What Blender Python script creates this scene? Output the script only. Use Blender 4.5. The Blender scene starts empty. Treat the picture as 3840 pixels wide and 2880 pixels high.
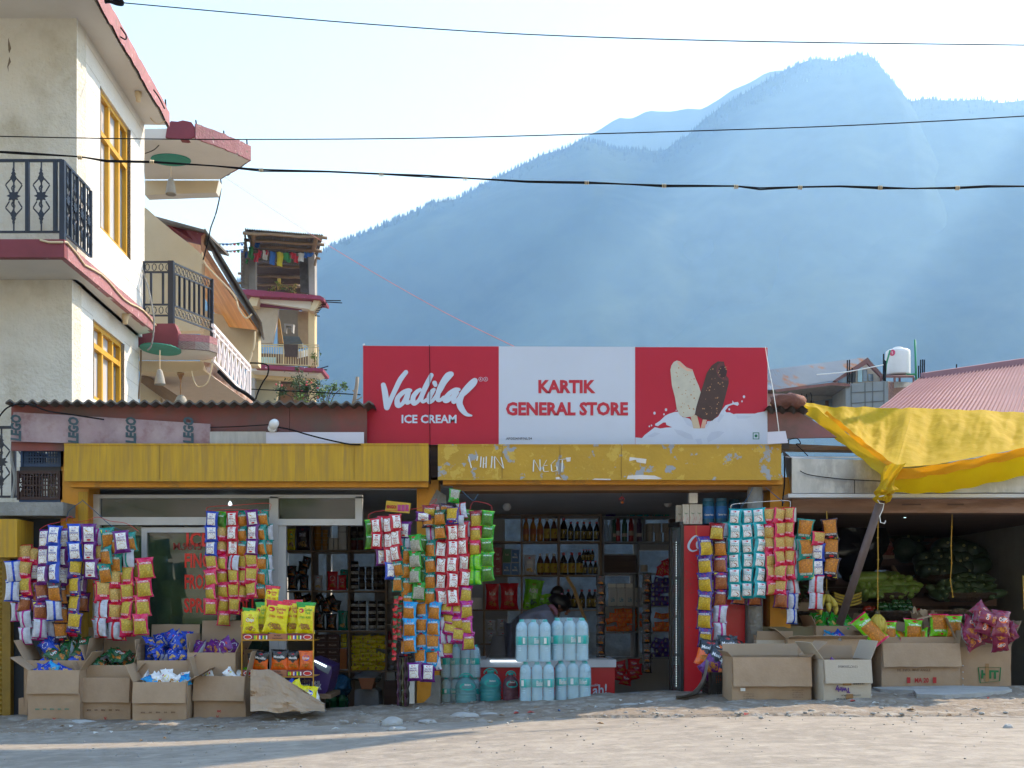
import bpy, math, random
from mathutils import Vector, Matrix, Euler, noise
random.seed(7)
S = bpy.context.scene
COL = S.collection
F = 3840 * 40 / 36.0          # focal length of the photograph in its own pixels
EYE = 0.74; HY = 2290.0
# ---------- camera ----------
cd = bpy.data.cameras.new("camera"); cam = bpy.data.objects.new("camera", cd); COL.objects.link(cam)
cd.lens = 40; cd.sensor_width = 36; cd.shift_y = (HY - 1440) / 3840
cd.clip_start = 0.05; cd.clip_end = 20000
cam.location = (0, 0, EYE); cam.rotation_euler = (math.pi / 2, 0, 0)
S.camera = cam
# ---------- sky and sun ----------
SUN = Vector((0.80, 0.62, 0.95)).normalized()
w = bpy.data.worlds.new("World"); S.world = w; w.use_nodes = True
nt = w.node_tree; bg = nt.nodes["Background"]
sky = nt.nodes.new("ShaderNodeTexSky"); sky.sky_type = 'NISHITA'; sky.sun_disc = False
sky.sun_elevation = math.asin(SUN.z); sky.sun_rotation = math.atan2(SUN.x, SUN.y)
sky.altitude = 1900; sky.air_density = 1.3; sky.dust_density = 1.6; sky.ozone_density = 1.0
nt.links.new(sky.outputs[0], bg.inputs[0]); bg.inputs[1].default_value = 0.15
sl = bpy.data.lights.new("sun", 'SUN'); sun = bpy.data.objects.new("sun", sl); COL.objects.link(sun)
sl.energy = 3.0; sl.angle = math.radians(0.5); sl.color = (1.0, 0.955, 0.89)
sun.rotation_euler = SUN.to_track_quat('Z', 'Y').to_euler(); sun.location = (8, 6, 12)
S.view_settings.view_transform = 'Standard'; S.view_settings.look = 'None'
S.view_settings.exposure = 1.36; S.view_settings.gamma = 1
S.cycles.volume_step_rate = 1; S.cycles.max_bounces = 8; S.cycles.volume_bounces = 3
S.cycles.transparent_max_bounces = 16
# ---------- pixel frames of the photograph ----------
Z = {'A': (0, 0, 1.6931), 'B': (0, 900, 1.6931), 'C': (0, 1880, 1.6931), 'D': (1260, 1800, 1.6931), 'E': (2540, 1780, 1.6931),
     'G': (1040, 1880, 2.0742), 'H': (1800, 1820, 2.5132), 'L': (1380, 1360, 4.608), 'I': (2380, 1300, 4.366),
     'P': (0, 0, 1 / 1.73598), 'R': (2800, 1240, 2.1269), 'S': (1300, 1260, 1.3325), 'T': (860, 840, 2.4391),
     'V': (2940, 1860, 2.4578), 'M': (1100, 150, .8073), 'W': (0, 560, 3.95), 'X': (0, 0, 1)}
def px(t, x, y):
    a, b, s = Z[t]; return a + x / s, b + y / s
def Wp(X, Y, d): return Vector(((X - 1920) * d / F, d, EYE + (HY - Y) * d / F))
def W(t, x, y, d):
    X, Y = px(t, x, y); return Wp(X, Y, d)
def Wz(t, x, y, z):                       # point of the ray at height z
    X, Y = px(t, x, y); d = (z - EYE) * F / (HY - Y); return Wp(X, Y, d)
def wid(t, n, d): return n / Z[t][2] * d / F
def gz(x):
    pts = [(-9, -.22), (-4, -.10), (-2, -.075), (-1.3, -.045), (1.2, .085), (2.2, .10), (4.5, .13), (9, .16)]
    if x <= -9: return -.22
    for (a, b), (c, e) in zip(pts, pts[1:]):
        if x <= c: return b + (e - b) * (x - a) / (c - a)
    return .16
def onground(t, x, y):                    # where the ray meets the ground
    X, Y = px(t, x, y); d = 8.0
    for _ in range(30): d = (gz((X - 1920) * d / F) - EYE) * F / (HY - Y)
    return Wp(X, Y, d)
# ---------- materials ----------
MATS = {}
def nd(n, kind, **kw):
    o = n.nodes.new(kind)
    for k, v in kw.items():
        if k in o.inputs: o.inputs[k].default_value = v
        else: setattr(o, k, v)
    return o
def mat(name, col=(.5, .5, .5), rough=.6, metal=0., var=.12, scale=6., bump=0., bscale=40., col2=None, p2scale=5., thr=.58,
        stretch=None, trans=0., emit=None, estr=0., spec=.5, kind=None, soft=.06, alpha=1., coat=0., third=None):
    if name in MATS: return MATS[name]
    m = bpy.data.materials.new(name); m.use_nodes = True; n = m.node_tree; b = n.nodes["Principled BSDF"]
    L = n.links.new
    b.inputs["Roughness"].default_value = rough; b.inputs["Metallic"].default_value = metal
    b.inputs["Specular IOR Level"].default_value = spec; b.inputs["Coat Weight"].default_value = coat
    if trans: b.inputs["Transmission Weight"].default_value = trans; b.inputs["IOR"].default_value = 1.15
    if alpha < 1: b.inputs["Alpha"].default_value = alpha
    tc = nd(n, "ShaderNodeTexCoord"); mp = nd(n, "ShaderNodeMapping"); L(tc.outputs["Object"], mp.inputs[0])
    if stretch: mp.inputs["Scale"].default_value = stretch
    vec = mp.outputs[0]
    no = nd(n, "ShaderNodeTexNoise", Scale=scale, Detail=5.0, Roughness=.6); L(vec, no.inputs["Vector"])
    cr = nd(n, "ShaderNodeMapRange"); L(no.outputs[0], cr.inputs[0])
    cr.inputs[1].default_value = .25; cr.inputs[2].default_value = .75; cr.inputs[3].default_value = 1 - var; cr.inputs[4].default_value = 1 + var
    mx = nd(n, "ShaderNodeMix", data_type='RGBA', blend_type='MULTIPLY'); mx.inputs[0].default_value = 1
    mx.inputs[6].default_value = (*col, 1); L(cr.outputs[0], mx.inputs[7])
    out = mx.outputs[2]
    if kind == 'snack':                     # bits of fried snack behind the clear window of a packet
        vo = nd(n, "ShaderNodeTexVoronoi", Scale=bscale); L(vec, vo.inputs["Vector"])
        m2 = nd(n, "ShaderNodeMix", data_type='RGBA'); L(vo.outputs["Color"], m2.inputs[0])
        m2.inputs[6].default_value = (*col, 1); m2.inputs[7].default_value = (*col2, 1); out = m2.outputs[2]
        m3 = nd(n, "ShaderNodeMix", data_type='RGBA', blend_type='MULTIPLY'); m3.inputs[0].default_value = .8
        r3 = nd(n, "ShaderNodeMapRange"); r3.inputs[2].default_value = .55; r3.inputs[3].default_value = 1.1; r3.inputs[4].default_value = .45
        L(vo.outputs["Distance"], r3.inputs[0]); L(out, m3.inputs[6]); L(r3.outputs[0], m3.inputs[7]); out = m3.outputs[2]
    elif col2 is not None:
        def patch(out, c, seed, thr):
            pn = nd(n, "ShaderNodeTexNoise", Scale=p2scale, Detail=7.0, Roughness=.65)
            ad = nd(n, "ShaderNodeVectorMath", operation='ADD'); ad.inputs[1].default_value = (seed, seed * 2, seed * 3)
            L(vec, ad.inputs[0]); L(ad.outputs[0], pn.inputs["Vector"])
            pr = nd(n, "ShaderNodeMapRange"); L(pn.outputs[0], pr.inputs[0]); pr.inputs[1].default_value = thr - soft; pr.inputs[2].default_value = thr + soft
            m2 = nd(n, "ShaderNodeMix", data_type='RGBA'); L(pr.outputs[0], m2.inputs[0]); L(out, m2.inputs[6]); m2.inputs[7].default_value = (*c, 1)
            return m2.outputs[2]
        out = patch(out, col2, 0., thr)
        if third: out = patch(out, third[:3], 7.3, third[3])
    L(out, b.inputs["Base Color"])
    if bump:
        bn = nd(n, "ShaderNodeTexNoise", Scale=bscale, Detail=6.0); L(vec, bn.inputs["Vector"])
        bp = nd(n, "ShaderNodeBump", Strength=bump, Distance=.02); L(bn.outputs[0], bp.inputs["Height"]); L(bp.outputs[0], b.inputs["Normal"])
    if emit: b.inputs["Emission Color"].default_value = (*emit, 1); b.inputs["Emission Strength"].default_value = estr
    MATS[name] = m; return m
# ---------- meshes ----------
class MB:
    def __init__(s): s.v = []; s.f = []; s.mi = []; s.ms = []; s.sm = []
    def m(s, material):
        if material not in s.ms: s.ms.append(material)
        return s.ms.index(material)
    def add(s, vs, fs, material, smooth=False):
        o = len(s.v); s.v += [Vector(v) for v in vs]; i = s.m(material)
        for f in fs: s.f.append([o + k for k in f]); s.mi.append(i); s.sm.append(smooth)
    def box(s, a, b, material, M=None):
        x0, y0, z0 = a; x1, y1, z1 = b
        vs = [Vector(p) for p in ((x0, y0, z0), (x1, y0, z0), (x1, y1, z0), (x0, y1, z0), (x0, y0, z1), (x1, y0, z1), (x1, y1, z1), (x0, y1, z1))]
        if M: vs = [M @ v for v in vs]
        s.add(vs, [(0, 3, 2, 1), (4, 5, 6, 7), (0, 1, 5, 4), (1, 2, 6, 5), (2, 3, 7, 6), (3, 0, 4, 7)], material)
    def prism(s, pts, vec, material, side=None):       # polygon of 3-D points swept along vec
        n = len(pts); vec = Vector(vec); P = [Vector(p) for p in pts]; Q = [p + vec for p in P]
        s.add(P, [tuple(range(n))], material); s.add(Q, [tuple(reversed(range(n)))], material)
        s.add(P + Q, [(i, i + n, (i + 1) % n + n, (i + 1) % n) for i in range(n)], side or material)
    def quad(s, pts, material): s.add(pts, [tuple(range(len(pts)))], material)
    def tube(s, pts, r, material, n=6, r1=None, caps=True):
        P = [Vector(p) for p in pts]; m = len(P); vs = []; up = Vector((0, 0, 1))
        for i, p in enumerate(P):
            t = (P[min(i + 1, m - 1)] - P[max(i - 1, 0)])
            t = t.normalized() if t.length > 1e-9 else Vector((0, 0, 1))
            a = t.cross(up if abs(t.z) < .95 else Vector((0, 1, 0))).normalized(); b = t.cross(a)
            rr = r if r1 is None else r + (r1 - r) * i / max(m - 1, 1)
            if isinstance(r, (list, tuple)): rr = r[i]
            for k in range(n):
                g = 2 * math.pi * k / n; vs.append(p + a * (math.cos(g) * rr) + b * (math.sin(g) * rr))
        fs = [(i * n + k, i * n + (k + 1) % n, (i + 1) * n + (k + 1) % n, (i + 1) * n + k) for i in range(m - 1) for k in range(n)]
        if caps: fs += [tuple(reversed(range(n))), tuple(range((m - 1) * n, m * n))]
        s.add(vs, fs, material, n > 5)
    def bar(s, a, b, w, material, h=None):             # square bar between two points
        a = Vector(a); b = Vector(b); t = (b - a).normalized(); up = Vector((0, 0, 1)) if abs(t.z) < .95 else Vector((0, 1, 0))
        p = t.cross(up).normalized() * w / 2; q = t.cross(p).normalized() * (h or w) / 2
        vs = [a - p - q, a + p - q, a + p + q, a - p + q, b - p - q, b + p - q, b + p + q, b - p + q]
        s.add(vs, [(0, 1, 2, 3), (7, 6, 5, 4), (0, 4, 5, 1), (1, 5, 6, 2), (2, 6, 7, 3), (3, 7, 4, 0)], material)
    def lathe(s, prof, material, n=14, c=(0, 0, 0), M=None, smooth=True, sq=0.):
        vs = []; c = Vector(c)
        for r, z in prof:
            for k in range(n):
                g = 2 * math.pi * k / n; q = r
                if sq: q = r * (1 + sq * (1 / max(abs(math.cos(g)), abs(math.sin(g))) - 1))
                v = Vector((q * math.cos(g), q * math.sin(g), z)); vs.append(c + (M @ v if M else v))
        m = len(prof)
        fs = [(i * n + k, i * n + (k + 1) % n, (i + 1) * n + (k + 1) % n, (i + 1) * n + k) for i in range(m - 1) for k in range(n)]
        fs += [tuple(reversed(range(n))), tuple(range((m - 1) * n, m * n))]
        s.add(vs, fs, material, smooth)
    def ball(s, c, r, material, n=10, m=7, jit=0., sc=(1, 1, 1), M=None, seed=0):
        vs = []; c = Vector(c)
        for j in range(m + 1):
            a = math.pi * j / m
            for k in range(n):
                g = 2 * math.pi * k / n
                v = Vector((math.sin(a) * math.cos(g), math.sin(a) * math.sin(g), math.cos(a)))
                q = 1 + jit * noise.noise(v * 1.7 + Vector((seed, seed * .7, 3)))
                v = Vector((v.x * sc[0], v.y * sc[1], v.z * sc[2])) * r * q
                vs.append(c + (M @ v if M else v))
        fs = [(j * n + k, (j + 1) * n + k, (j + 1) * n + (k + 1) % n, j * n + (k + 1) % n) for j in range(m) for k in range(n)]
        s.add(vs, fs, material, True)
    def grid(s, fn, nu, nv, material, smooth=True, mf=None):
        o = len(s.v); s.v += [Vector(fn(i / nu, j / nv)) for j in range(nv + 1) for i in range(nu + 1)]
        d = s.m(material)
        for j in range(nv):
            for i in range(nu):
                a = o + j * (nu + 1) + i; s.f.append([a, a + 1, a + nu + 2, a + nu + 1]); s.sm.append(smooth)
                s.mi.append(s.m(mf((i + .5) / nu, (j + .5) / nv)) if mf else d)
    def text(s, txt, o, r, u, h, material, bold=.0, wmax=None, center=True, fn=None, lift=.0):
        vs, fs, wd = glyphs(txt, bold); o = Vector(o); k = h
        sx = k
        if wmax and wd * k > wmax: sx = wmax / wd
        if fn: P = [fn((v[0] - (wd / 2 if center else 0)) * sx, (v[1] - (.35 if center else 0)) * k) for v in vs]
        else:
            r = Vector(r).normalized(); u = Vector(u).normalized()
            P = [o + r * ((v[0] - (wd / 2 if center else 0)) * sx) + u * ((v[1] - (.35 if center else 0)) * k) for v in vs]
        s.add(P, fs, material)
    def build(s, name, parent=None, loc=None, world=True):
        me = bpy.data.meshes.new(name)
        off = Vector((0, 0, 0))
        if world and parent is not None: off = parent_off(parent)
        me.from_pydata([tuple(v - off) for v in s.v], [], s.f)
        for m in s.ms: me.materials.append(m)
        me.polygons.foreach_set("material_index", s.mi); me.polygons.foreach_set("use_smooth", s.sm); me.update()
        o = bpy.data.objects.new(name, me)
        if parent is not None:
            o.parent = parent
            if parent.get('_p'): pass
        elif loc is not None: o.location = loc
        return o
OFF = {}
def parent_off(p):
    o = Vector(p.location)
    while p.parent: p = p.parent; o += Vector(p.location)
    return o
_g = {}
def glyphs(txt, bold=0.):
    if (txt, bold) in _g: return _g[(txt, bold)]
    c = bpy.data.curves.new("t", 'FONT'); c.body = txt; c.resolution_u = 2; c.offset = bold; c.fill_mode = 'FRONT'
    o = bpy.data.objects.new("t", c); COL.objects.link(o)
    dg = bpy.context.evaluated_depsgraph_get(); me = o.evaluated_get(dg).to_mesh()
    vs = [(v.co.x, v.co.y) for v in me.vertices]; fs = [tuple(p.vertices) for p in me.polygons]
    x0 = min([v[0] for v in vs] or [0]); x1 = max([v[0] for v in vs] or [1])
    vs = [(v[0] - x0, v[1]) for v in vs]
    o.evaluated_get(dg).to_mesh_clear(); bpy.data.objects.remove(o); bpy.data.curves.remove(c)
    _g[(txt, bold)] = (vs, fs, x1 - x0); return _g[(txt, bold)]
# ---------- things ----------
def link(o): COL.objects.link(o); return o
def tag(o, label, cat, group=None):
    o['label'] = label; o['category'] = cat
    if group: o['group'] = group
    return o
def thing(name, label, cat, loc=(0, 0, 0), rz=0, group=None):
    o = link(bpy.data.objects.new(name, None)); o.location = loc; o.rotation_euler = (0, 0, rz); o.empty_display_size = .1
    return tag(o, label, cat, group)
def one(name, mb, label, cat, group=None, loc=None):
    return tag(link(mb.build(name, loc=loc)), label, cat, group)
def part(name, mb, parent, label=None, world=True):
    o = link(mb.build(name, parent, world=world))
    if label: o['label'] = label
    return o
def struct(name, mb, kind='structure'):
    o = link(mb.build(name)); o['kind'] = kind; return o
def lpart(name, mb, parent, linked=True):                # part in local coordinates (prototypes)
    o = mb.build(name, parent, world=False)
    if linked: link(o)
    return o
def copy_tree(o, parent=None, kids=None):
    c = o.copy(); COL.objects.link(c)
    if parent is not None: c.parent = parent
    for ch in (kids or PK).get(o.name_full, []): copy_tree(ch, c)
    return c
PK = {}
class Proto:                                              # an unlinked master: node = (data, name, children)
    def __init__(s, name, mb=None, kids=()):
        s.name = name; s.mesh = None; s.kids = list(kids)
        if mb is not None:
            o = mb.build(name); s.mesh = o.data; bpy.data.objects.remove(o)
    def put(s, parent=None, M=None):
        o = bpy.data.objects.new(s.name, s.mesh); COL.objects.link(o)
        if s.mesh is None: o.empty_display_size = .1
        if parent is not None: o.parent = parent
        if M is not None: o.matrix_basis = M
        for k in s.kids: k.put(o)
        return o
def TRS(loc, rz=0, sc=(1, 1, 1), rx=0, ry=0):
    return Matrix.LocRotScale(Vector(loc), Euler((rx, ry, rz), 'XYZ'), Vector(sc if hasattr(sc, '__len__') else (sc,) * 3))
def ordn(i): return ['first', 'second', 'third', 'fourth', 'fifth', 'sixth', 'seventh', 'eighth', 'ninth', 'tenth', 'eleventh', 'twelfth', 'thirteenth',
                     'fourteenth', 'fifteenth', 'sixteenth', 'seventeenth', 'eighteenth', 'nineteenth', 'twentieth'][i]
# common paints
OCHRE = mat('ochre_paint', (.50, .29, .012), .6, var=.2, scale=5, stretch=(5, 5, .35), col2=(.36, .21, .03), p2scale=6, thr=.55, soft=.1)
YEL = mat('orange_yellow_paint', (.62, .27, .015), .55, var=.18, scale=5, col2=(.33, .17, .03), p2scale=4, thr=.62, bump=.2)
CONC = mat('grey_concrete', (.24, .24, .23), .9, var=.25, scale=6, bump=.5, bscale=50)
DARKC = mat('dark_concrete', (.12, .12, .12), .9, var=.3, scale=6, bump=.4)
STEEL = mat('galvanised_steel', (.42, .44, .47), .38, metal=.7, var=.3, scale=7, col2=(.55, .56, .58), p2scale=10, thr=.55)
ALU = mat('grey_aluminium', (.50, .52, .55), .45, metal=.3, var=.08)
WHITE = mat('white_paint', (.78, .78, .76), .5, var=.06)
BLACK = mat('black_plastic', (.015, .015, .017), .4, var=.1)
IRON = mat('black_iron', (.02, .025, .04), .35, metal=.3, var=.2)
RED = mat('red_paint', (.55, .012, .022), .35, var=.08, scale=3)
WOOD = mat('brown_wood', (.20, .13, .08), .7, var=.3, scale=8, stretch=(1, 1, 12), bump=.2)
SHELFW = mat('shelf_wood', (.24, .16, .10), .6, var=.2, scale=8)
DARKW = mat('dark_wood', (.09, .05, .035), .75, var=.35, scale=5, stretch=(1, 1, 6))
WIRE = mat('black_cable', (.012, .012, .014), .9, var=.1, spec=.1)
REDW = mat('red_wire', (.5, .03, .03), .5)
SHAFT_BLOCKERS = [(760, 2250, 55, 1100, 0.), (1250, 2450, 75, 950, .06), (1900, 2600, 60, 900, .0), (2350, 2700, 90, 850, .05), (3050, 2800, 130, 800, .05)]  # added sun blockers above the view: place, radii, turn
# ================= ground =================
ASPH = mat('dusty_asphalt', (.285, .25, .21), .95, var=.22, scale=1.3, bump=.35, bscale=42, col2=(.215, .19, .16), p2scale=9, thr=.56, soft=.1, third=(.36, .32, .265, .58), stretch=(.8, 1, 1))
DIRT = mat('dirt_shoulder', (.215, .175, .135), 1., var=.25, scale=5, bump=.8, bscale=30, col2=(.32, .29, .25), p2scale=7, thr=.56, third=(.13, .11, .09, .66))
EARTH = mat('earth', (.2, .17, .13), 1., var=.25, scale=.6, bump=.3)
def ns(x, y, s=1, k=0): return noise.noise(Vector((x * s, y * s, k)))
m = MB()
def road_edge(x):
    return (7.75 if x < -1 else 7.75 - .30 * (x + 1)) + .10 * ns(x, 0, 1.3) + .05 * ns(x, 3, 5)
m.grid(lambda u, v: (lambda x, y: (x, y, gz(x) - .012 * max(0, y - 7.6) + .012 * ns(x, y, .9)))(-9 + 18 * u, -3 + 12.05 * v), 120, 110, ASPH)
road = struct('road', m)
m = MB()
def sh(u, v):
    x = -8 + 16 * u; e = road_edge(x); y = e + (9.06 - e) * v
    b = min(1, v * 6) * min(1, (1 - v) * 10 + .15)
    return (x, y, gz(x) + (.006 if v > .03 else -.025) + b * (.014 + .022 * ns(x, y, 2.3) + .013 * ns(x, y, 7, 5) + .012 * ns(x, y, 19, 9)))
m.grid(sh, 420, 60, DIRT, smooth=True)
struct('dirt_shoulder', m)
m = MB()
def far_ground(u, v):
    x = -4000 + 8000 * u; y = -2500 + 8000 * v
    return (x, y, -1.6)
m.grid(far_ground, 16, 16, EARTH)
struct('ground', m)
# concrete sill between the road shoulder and the lowered shop floors
m = MB()
N = 60
for i in range(N):
    x0 = -4.3 + 8.9 * i / N; x1 = x0 + 8.9 / N
    h0, h1 = gz(x0) + .012, gz(x1) + .012
    m.add([(x0, 8.98, h0 - .3), (x1, 8.98, h1 - .3), (x1, 9.14, h1 - .9), (x0, 9.14, h0 - .9), (x0, 8.98, h0 + .006 * ns(x0, 0, 3)), (x1, 8.98, h1 + .006 * ns(x1, 0, 3)), (x1, 9.14, h1 + .006 * ns(x1, 0, 3)), (x0, 9.14, h0 + .006 * ns(x0, 0, 3))],
          [(4, 5, 6, 7), (0, 1, 5, 4), (2, 3, 7, 6), (0, 3, 2, 1)], CONC)
struct('kerb', m)
m = MB(); m.box((-4.2, 9.16, -.75), (4.8, 13.2, -.6), DARKC); struct('floor', m)
# litter on the verge
rr = random.Random(21); LIT = [mat('litter_white', (.5, .5, .48), .7), mat('litter_red', (.4, .05, .04), .5), mat('litter_brown', (.25, .17, .1), .9), mat('litter_blue', (.08, .15, .35), .5)]
for i in range(46):
    x = rr.uniform(-4.1, 4.3); y = rr.uniform(6.6, 8.5); s_ = rr.uniform(.010, .028); a = rr.uniform(0, 3); m = MB(); c, d = math.cos(a) * s_, math.sin(a) * s_; z = gz(x) + .02
    if x < -1.5 and y > 7.9: y -= .5
    m.prism([(x - c, y - d, z + .004), (x + d, y - c, z + .012), (x + c, y + d, z + .006), (x - d * .6, y + c * .8, z + .015)], (0, 0, .003), LIT[min(3, int(rr.random() ** 1.7 * 4))])
    one('litter_scrap', m, 'small scrap of litter lying on the road edge', 'litter', 'scraps of litter along the road edge')
# pebbles
PEB = mat('grey_pebble', (.30, .29, .27), .9, var=.3, scale=10)
m = MB(); rr = random.Random(3)
for i in range(900):
    x = rr.uniform(-4.6, 4.8); e = road_edge(x); y = e - .3 + (9.0 - e + .3) * rr.random(); r = rr.choice([.005, .007, .009, .012, .018]) * rr.uniform(.7, 1.3)
    m.ball((x, y, gz(x) + .018), r, PEB, 5, 3, .4, (1.2, 1, .5), seed=i)
for i in range(500):
    x = rr.uniform(-4.6, 4.8); y = rr.uniform(4.8, 7.6); r = rr.choice([.003, .004, .006])
    m.ball((x, y, gz(x) + .012), r, PEB, 4, 3, .3, (1.2, 1, .6), seed=i)
struct('gravel', m, 'stuff')
STONE = mat('river_stone', (.36, .36, .35), .85, var=.18, scale=9, bump=.3, bscale=80)
for i, (x, y, wpx, hh, lab) in enumerate([(355, 1560, 140, .6, 'rounded grey stone lying left of centre on the dirt shoulder'),
        (820, 1515, 190, .35, 'long flat pale stone in the dirt before the water bottles'), (975, 1500, 130, .3, 'small flat stone to the right of the long pale stone'),
        (385, 1590, 120, .35, 'low pale stone at the shadow edge below the rounded grey stone'), (580, 1540, 120, .25, 'thin slab stone sunk in dirt beside the rounded grey stone'), (1870, 1440, 150, .25, 'flat stone in the dirt near the open white mat'),
        (1990, 1420, 60, .5, 'small round stone close to the grey mat')]):
    p = onground('D', x, y); r = wid('D', wpx, p.y) / 2
    m = MB(); m.ball((0, 0, 0), r, STONE, 16, 9, .25, (1, .7, hh), seed=i * 3.1)
    one('stone', m, lab, 'stone', 'stones in the dirt shoulder', (p.x, p.y, p.z + r * hh * .35))
for i, (x, y, wpx, hh, lab) in enumerate([(2100, 1612, 66, .6, 'lone grey stone on the road at the far right'), (1480, 1490, 60, .35, 'small stone below the carton marked MA 20'), (185, 1470, 80, .4, 'grey stone left of the wide plain carton')]):
    p = onground('E', x, y); r = wid('E', wpx, p.y) / 2
    m = MB(); m.ball((0, 0, 0), r, STONE, 14, 8, .3, (1, .7, hh), seed=40 + i * 3.1)
    one('stone', m, lab, 'stone', 'stones in the dirt shoulder', (p.x, p.y, p.z + r * hh * .4))
for i, (x, y, wpx, hh, lab) in enumerate([(520, 1418, 200, .25, 'flat bluish stone under the edge of the second carton'), (760, 1428, 90, .3, 'small flat stone in front of the third carton')]):
    p = onground('C', x, y); r = wid('C', wpx, p.y) / 2
    m = MB(); m.ball((0, 0, 0), r, STONE, 14, 8, .3, (1, .6, hh), seed=60 + i * 3.1)
    one('stone', m, lab, 'stone', 'stones in the dirt shoulder', (p.x, p.y, p.z + r * hh * .3))
# broken concrete slab under the right hand cartons
m = MB(); P = [onground('E', x, y) for x, y in ((1240, 1385), (1760, 1375), (2100, 1385), (2125, 1405), (1960, 1425), (1700, 1440), (1520, 1432), (1500, 1405), (1290, 1400))]
m.prism([p + Vector((0, 0, .045)) for p in P], (0, 0, -.06), STONE)
one('concrete_slab', m, 'broken flat slab of concrete in front of the green lettered carton', 'slab')

# ================= mountains =================
FOREST = mat('forest_slope', (.045, .065, .04), 1., var=.35, scale=.012, col2=(.06, .075, .05), p2scale=.006, thr=.56, soft=.1, spec=0., third=(.02, .035, .025, .60))
def ridge(pts, d, dn, name, base=-2, nx=260, nz=44, relief=60):
    P = [px('M', a, b) if not isinstance(a, str) else px(a, b, c) for a, b in pts] if len(pts[0]) == 2 else []
    def top(X):
        for (a, b), (c, e) in zip(P, P[1:]):
            if X <= c: return b + (e - b) * (X - a) / (c - a)
        return P[-1][1]
    m = MB(); x0, x1 = P[0][0], P[-1][0]
    def fn(u, v):
        X = x0 + (x1 - x0) * u; q = (1 - v)
        zt = (HY - top(X)) / F * d
        dist = d - (d - dn) * v ** .8 + relief * (ns(u * 9, v * 3, 1, d) * 1.6 + .6 * ns(u * 30, v * 8, 1, 3)) * min(1, v * 4)
        x = (X - 1920) / F * (d * (1 - v) + dist * v)
        z = zt * q ** 1.25 + base * v + relief * .2 * ns(u * 24, v * 9, 1, 8) * min(1, v * 6) * q
        if v < .02: z += d * .0011 * (ns(u * 90, 1, 1, 2) + .7 * ns(u * 260, 5, 1, 1))
        return (x, dist, z + EYE)
    m.grid(fn, nx, nz, FOREST)
    # back side so that it is a solid ridge
    m.grid(lambda u, v: (lambda a: (a[0] * (1 + .25 * v), a[1] + d * .35 * v, a[2] * (1 - v) - 3 * v))(fn(u, 0)), nx, 4, FOREST)
    struct(name, m); return fn
far = [(-1500, 1250), (60, 760), (700, 400), (880, 296), (940, 262), (985, 236), (1020, 238), (1075, 214), (1140, 218), (1200, 206), (1240, 212), (1275, 188), (1330, 150), (1390, 125),
       (1430, 98), (1490, 92), (1560, 120), (1700, 200), (2000, 300), (2600, 420), (3400, 300)]
ridge(far, 3600, 2600, 'mountain', relief=110)
mid = [(-2600, 1250), (-900, 900), (-300, 770), (60, 660), (120, 622), (235, 575), (330, 535), (420, 495), (500, 478), (600, 425), (660, 395), (740, 355), (830, 325), (880, 300), (980, 330), (1120, 335), (1190, 292), (1245, 240), (1300, 198), (1400, 140), (1500, 86),
        (1535, 70), (1580, 57), (1640, 62), (1690, 46), (1730, 46), (1745, 72), (1780, 108), (1810, 150), (1840, 186), (2000, 300), (2600, 420), (3400, 300)]
fnm = ridge(mid, 2600, 1400, 'forested_mountain', relief=80, nx=420)
near = [(-2600, 1280), (-300, 1100), (500, 830), (900, 620), (1250, 420), (1600, 235), (1740, 196), (1850, 188), (1920, 178), (2000, 184), (2080, 180), (2130, 190), (2212, 184), (2500, 150), (3300, 60)]
fnn = ridge(near, 2480, 1350, 'forested_hillside', relief=60, nx=420)
m = MB(); rr = random.Random(5)
CON = mat('dark_conifer', (.02, .03, .02), 1., var=.3, scale=.2, spec=0.)
for fn_, cnt, u0, u1, hs in ((fnm, 2600, .3, .8, .42), (fnn, 1300, .55, .92, .4)):
    for i in range(cnt):
        u = u0 + (u1 - u0) * (i + rr.random()) / cnt; v = rr.random() ** 2 * .06
        p = Vector(fn_(u, v)); h = rr.uniform(7, 26) * hs
        r = h * rr.uniform(.14, .22)
        m.lathe([(r, -6), (r * .75, h * .35), (r * .45, h * .6), (.1, h)], CON, 5, p, smooth=False)
struct('far_woods', m, 'stuff')
# hillside across the road, behind the camera: it is what the shop glass mirrors
BUSH = mat('scrub_hillside', (.14, .19, .07), 1., var=.5, scale=1.5, bump=.6, bscale=3, col2=(.52, .47, .39), p2scale=.5, thr=.47)
m = MB()
m.grid(lambda u, v: (-45 + 90 * u, -5 - 26 * v, -.3 + 17 * v ** 1.1 + 1.3 * ns(u * 30, v * 12, 1, 4)), 70, 30, BUSH)
struct('hillside', m)
# unseen blockers added above the haze: their gaps cut sun shafts across the valley
SHAFT_MAT = mat('shaft_blocker_white', (.8, .8, .8), 1., var=.03)
for i, (x, y, rx_, ry_, k) in enumerate(SHAFT_BLOCKERS):
    m = MB(); m.ball((0, 0, 0), 1, SHAFT_MAT, 28, 14, .45, (rx_, ry_, 45), M=Euler((0, 0, k)).to_matrix(), seed=i * 2.3); o = m.build('shaft_blocker', loc=(x, y, 1950)); link(o); o['kind'] = 'structure'
# unseen board added to cast the shadow over the near left of the road
SHADOW_B = thing('shadow_board', 'added unseen shadow board on a steel pole above and right of the view', 'shadow_board', (6.2, 12.1, 0))
m = MB(); m.box((.8, 12, 7.95), (6.5, 12.06, 13), STEEL); part('panel', m, SHADOW_B)
m = MB(); m.tube([(6.2, 12.2, -1), (6.2, 12.2, 12.9)], .06, STEEL, 10); part('pole', m, SHADOW_B)
m = MB(); m.bar((.9, 12.12, 8.6), (6.4, 12.12, 8.6), .08, STEEL); part('frame', m, SHADOW_B)
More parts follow.
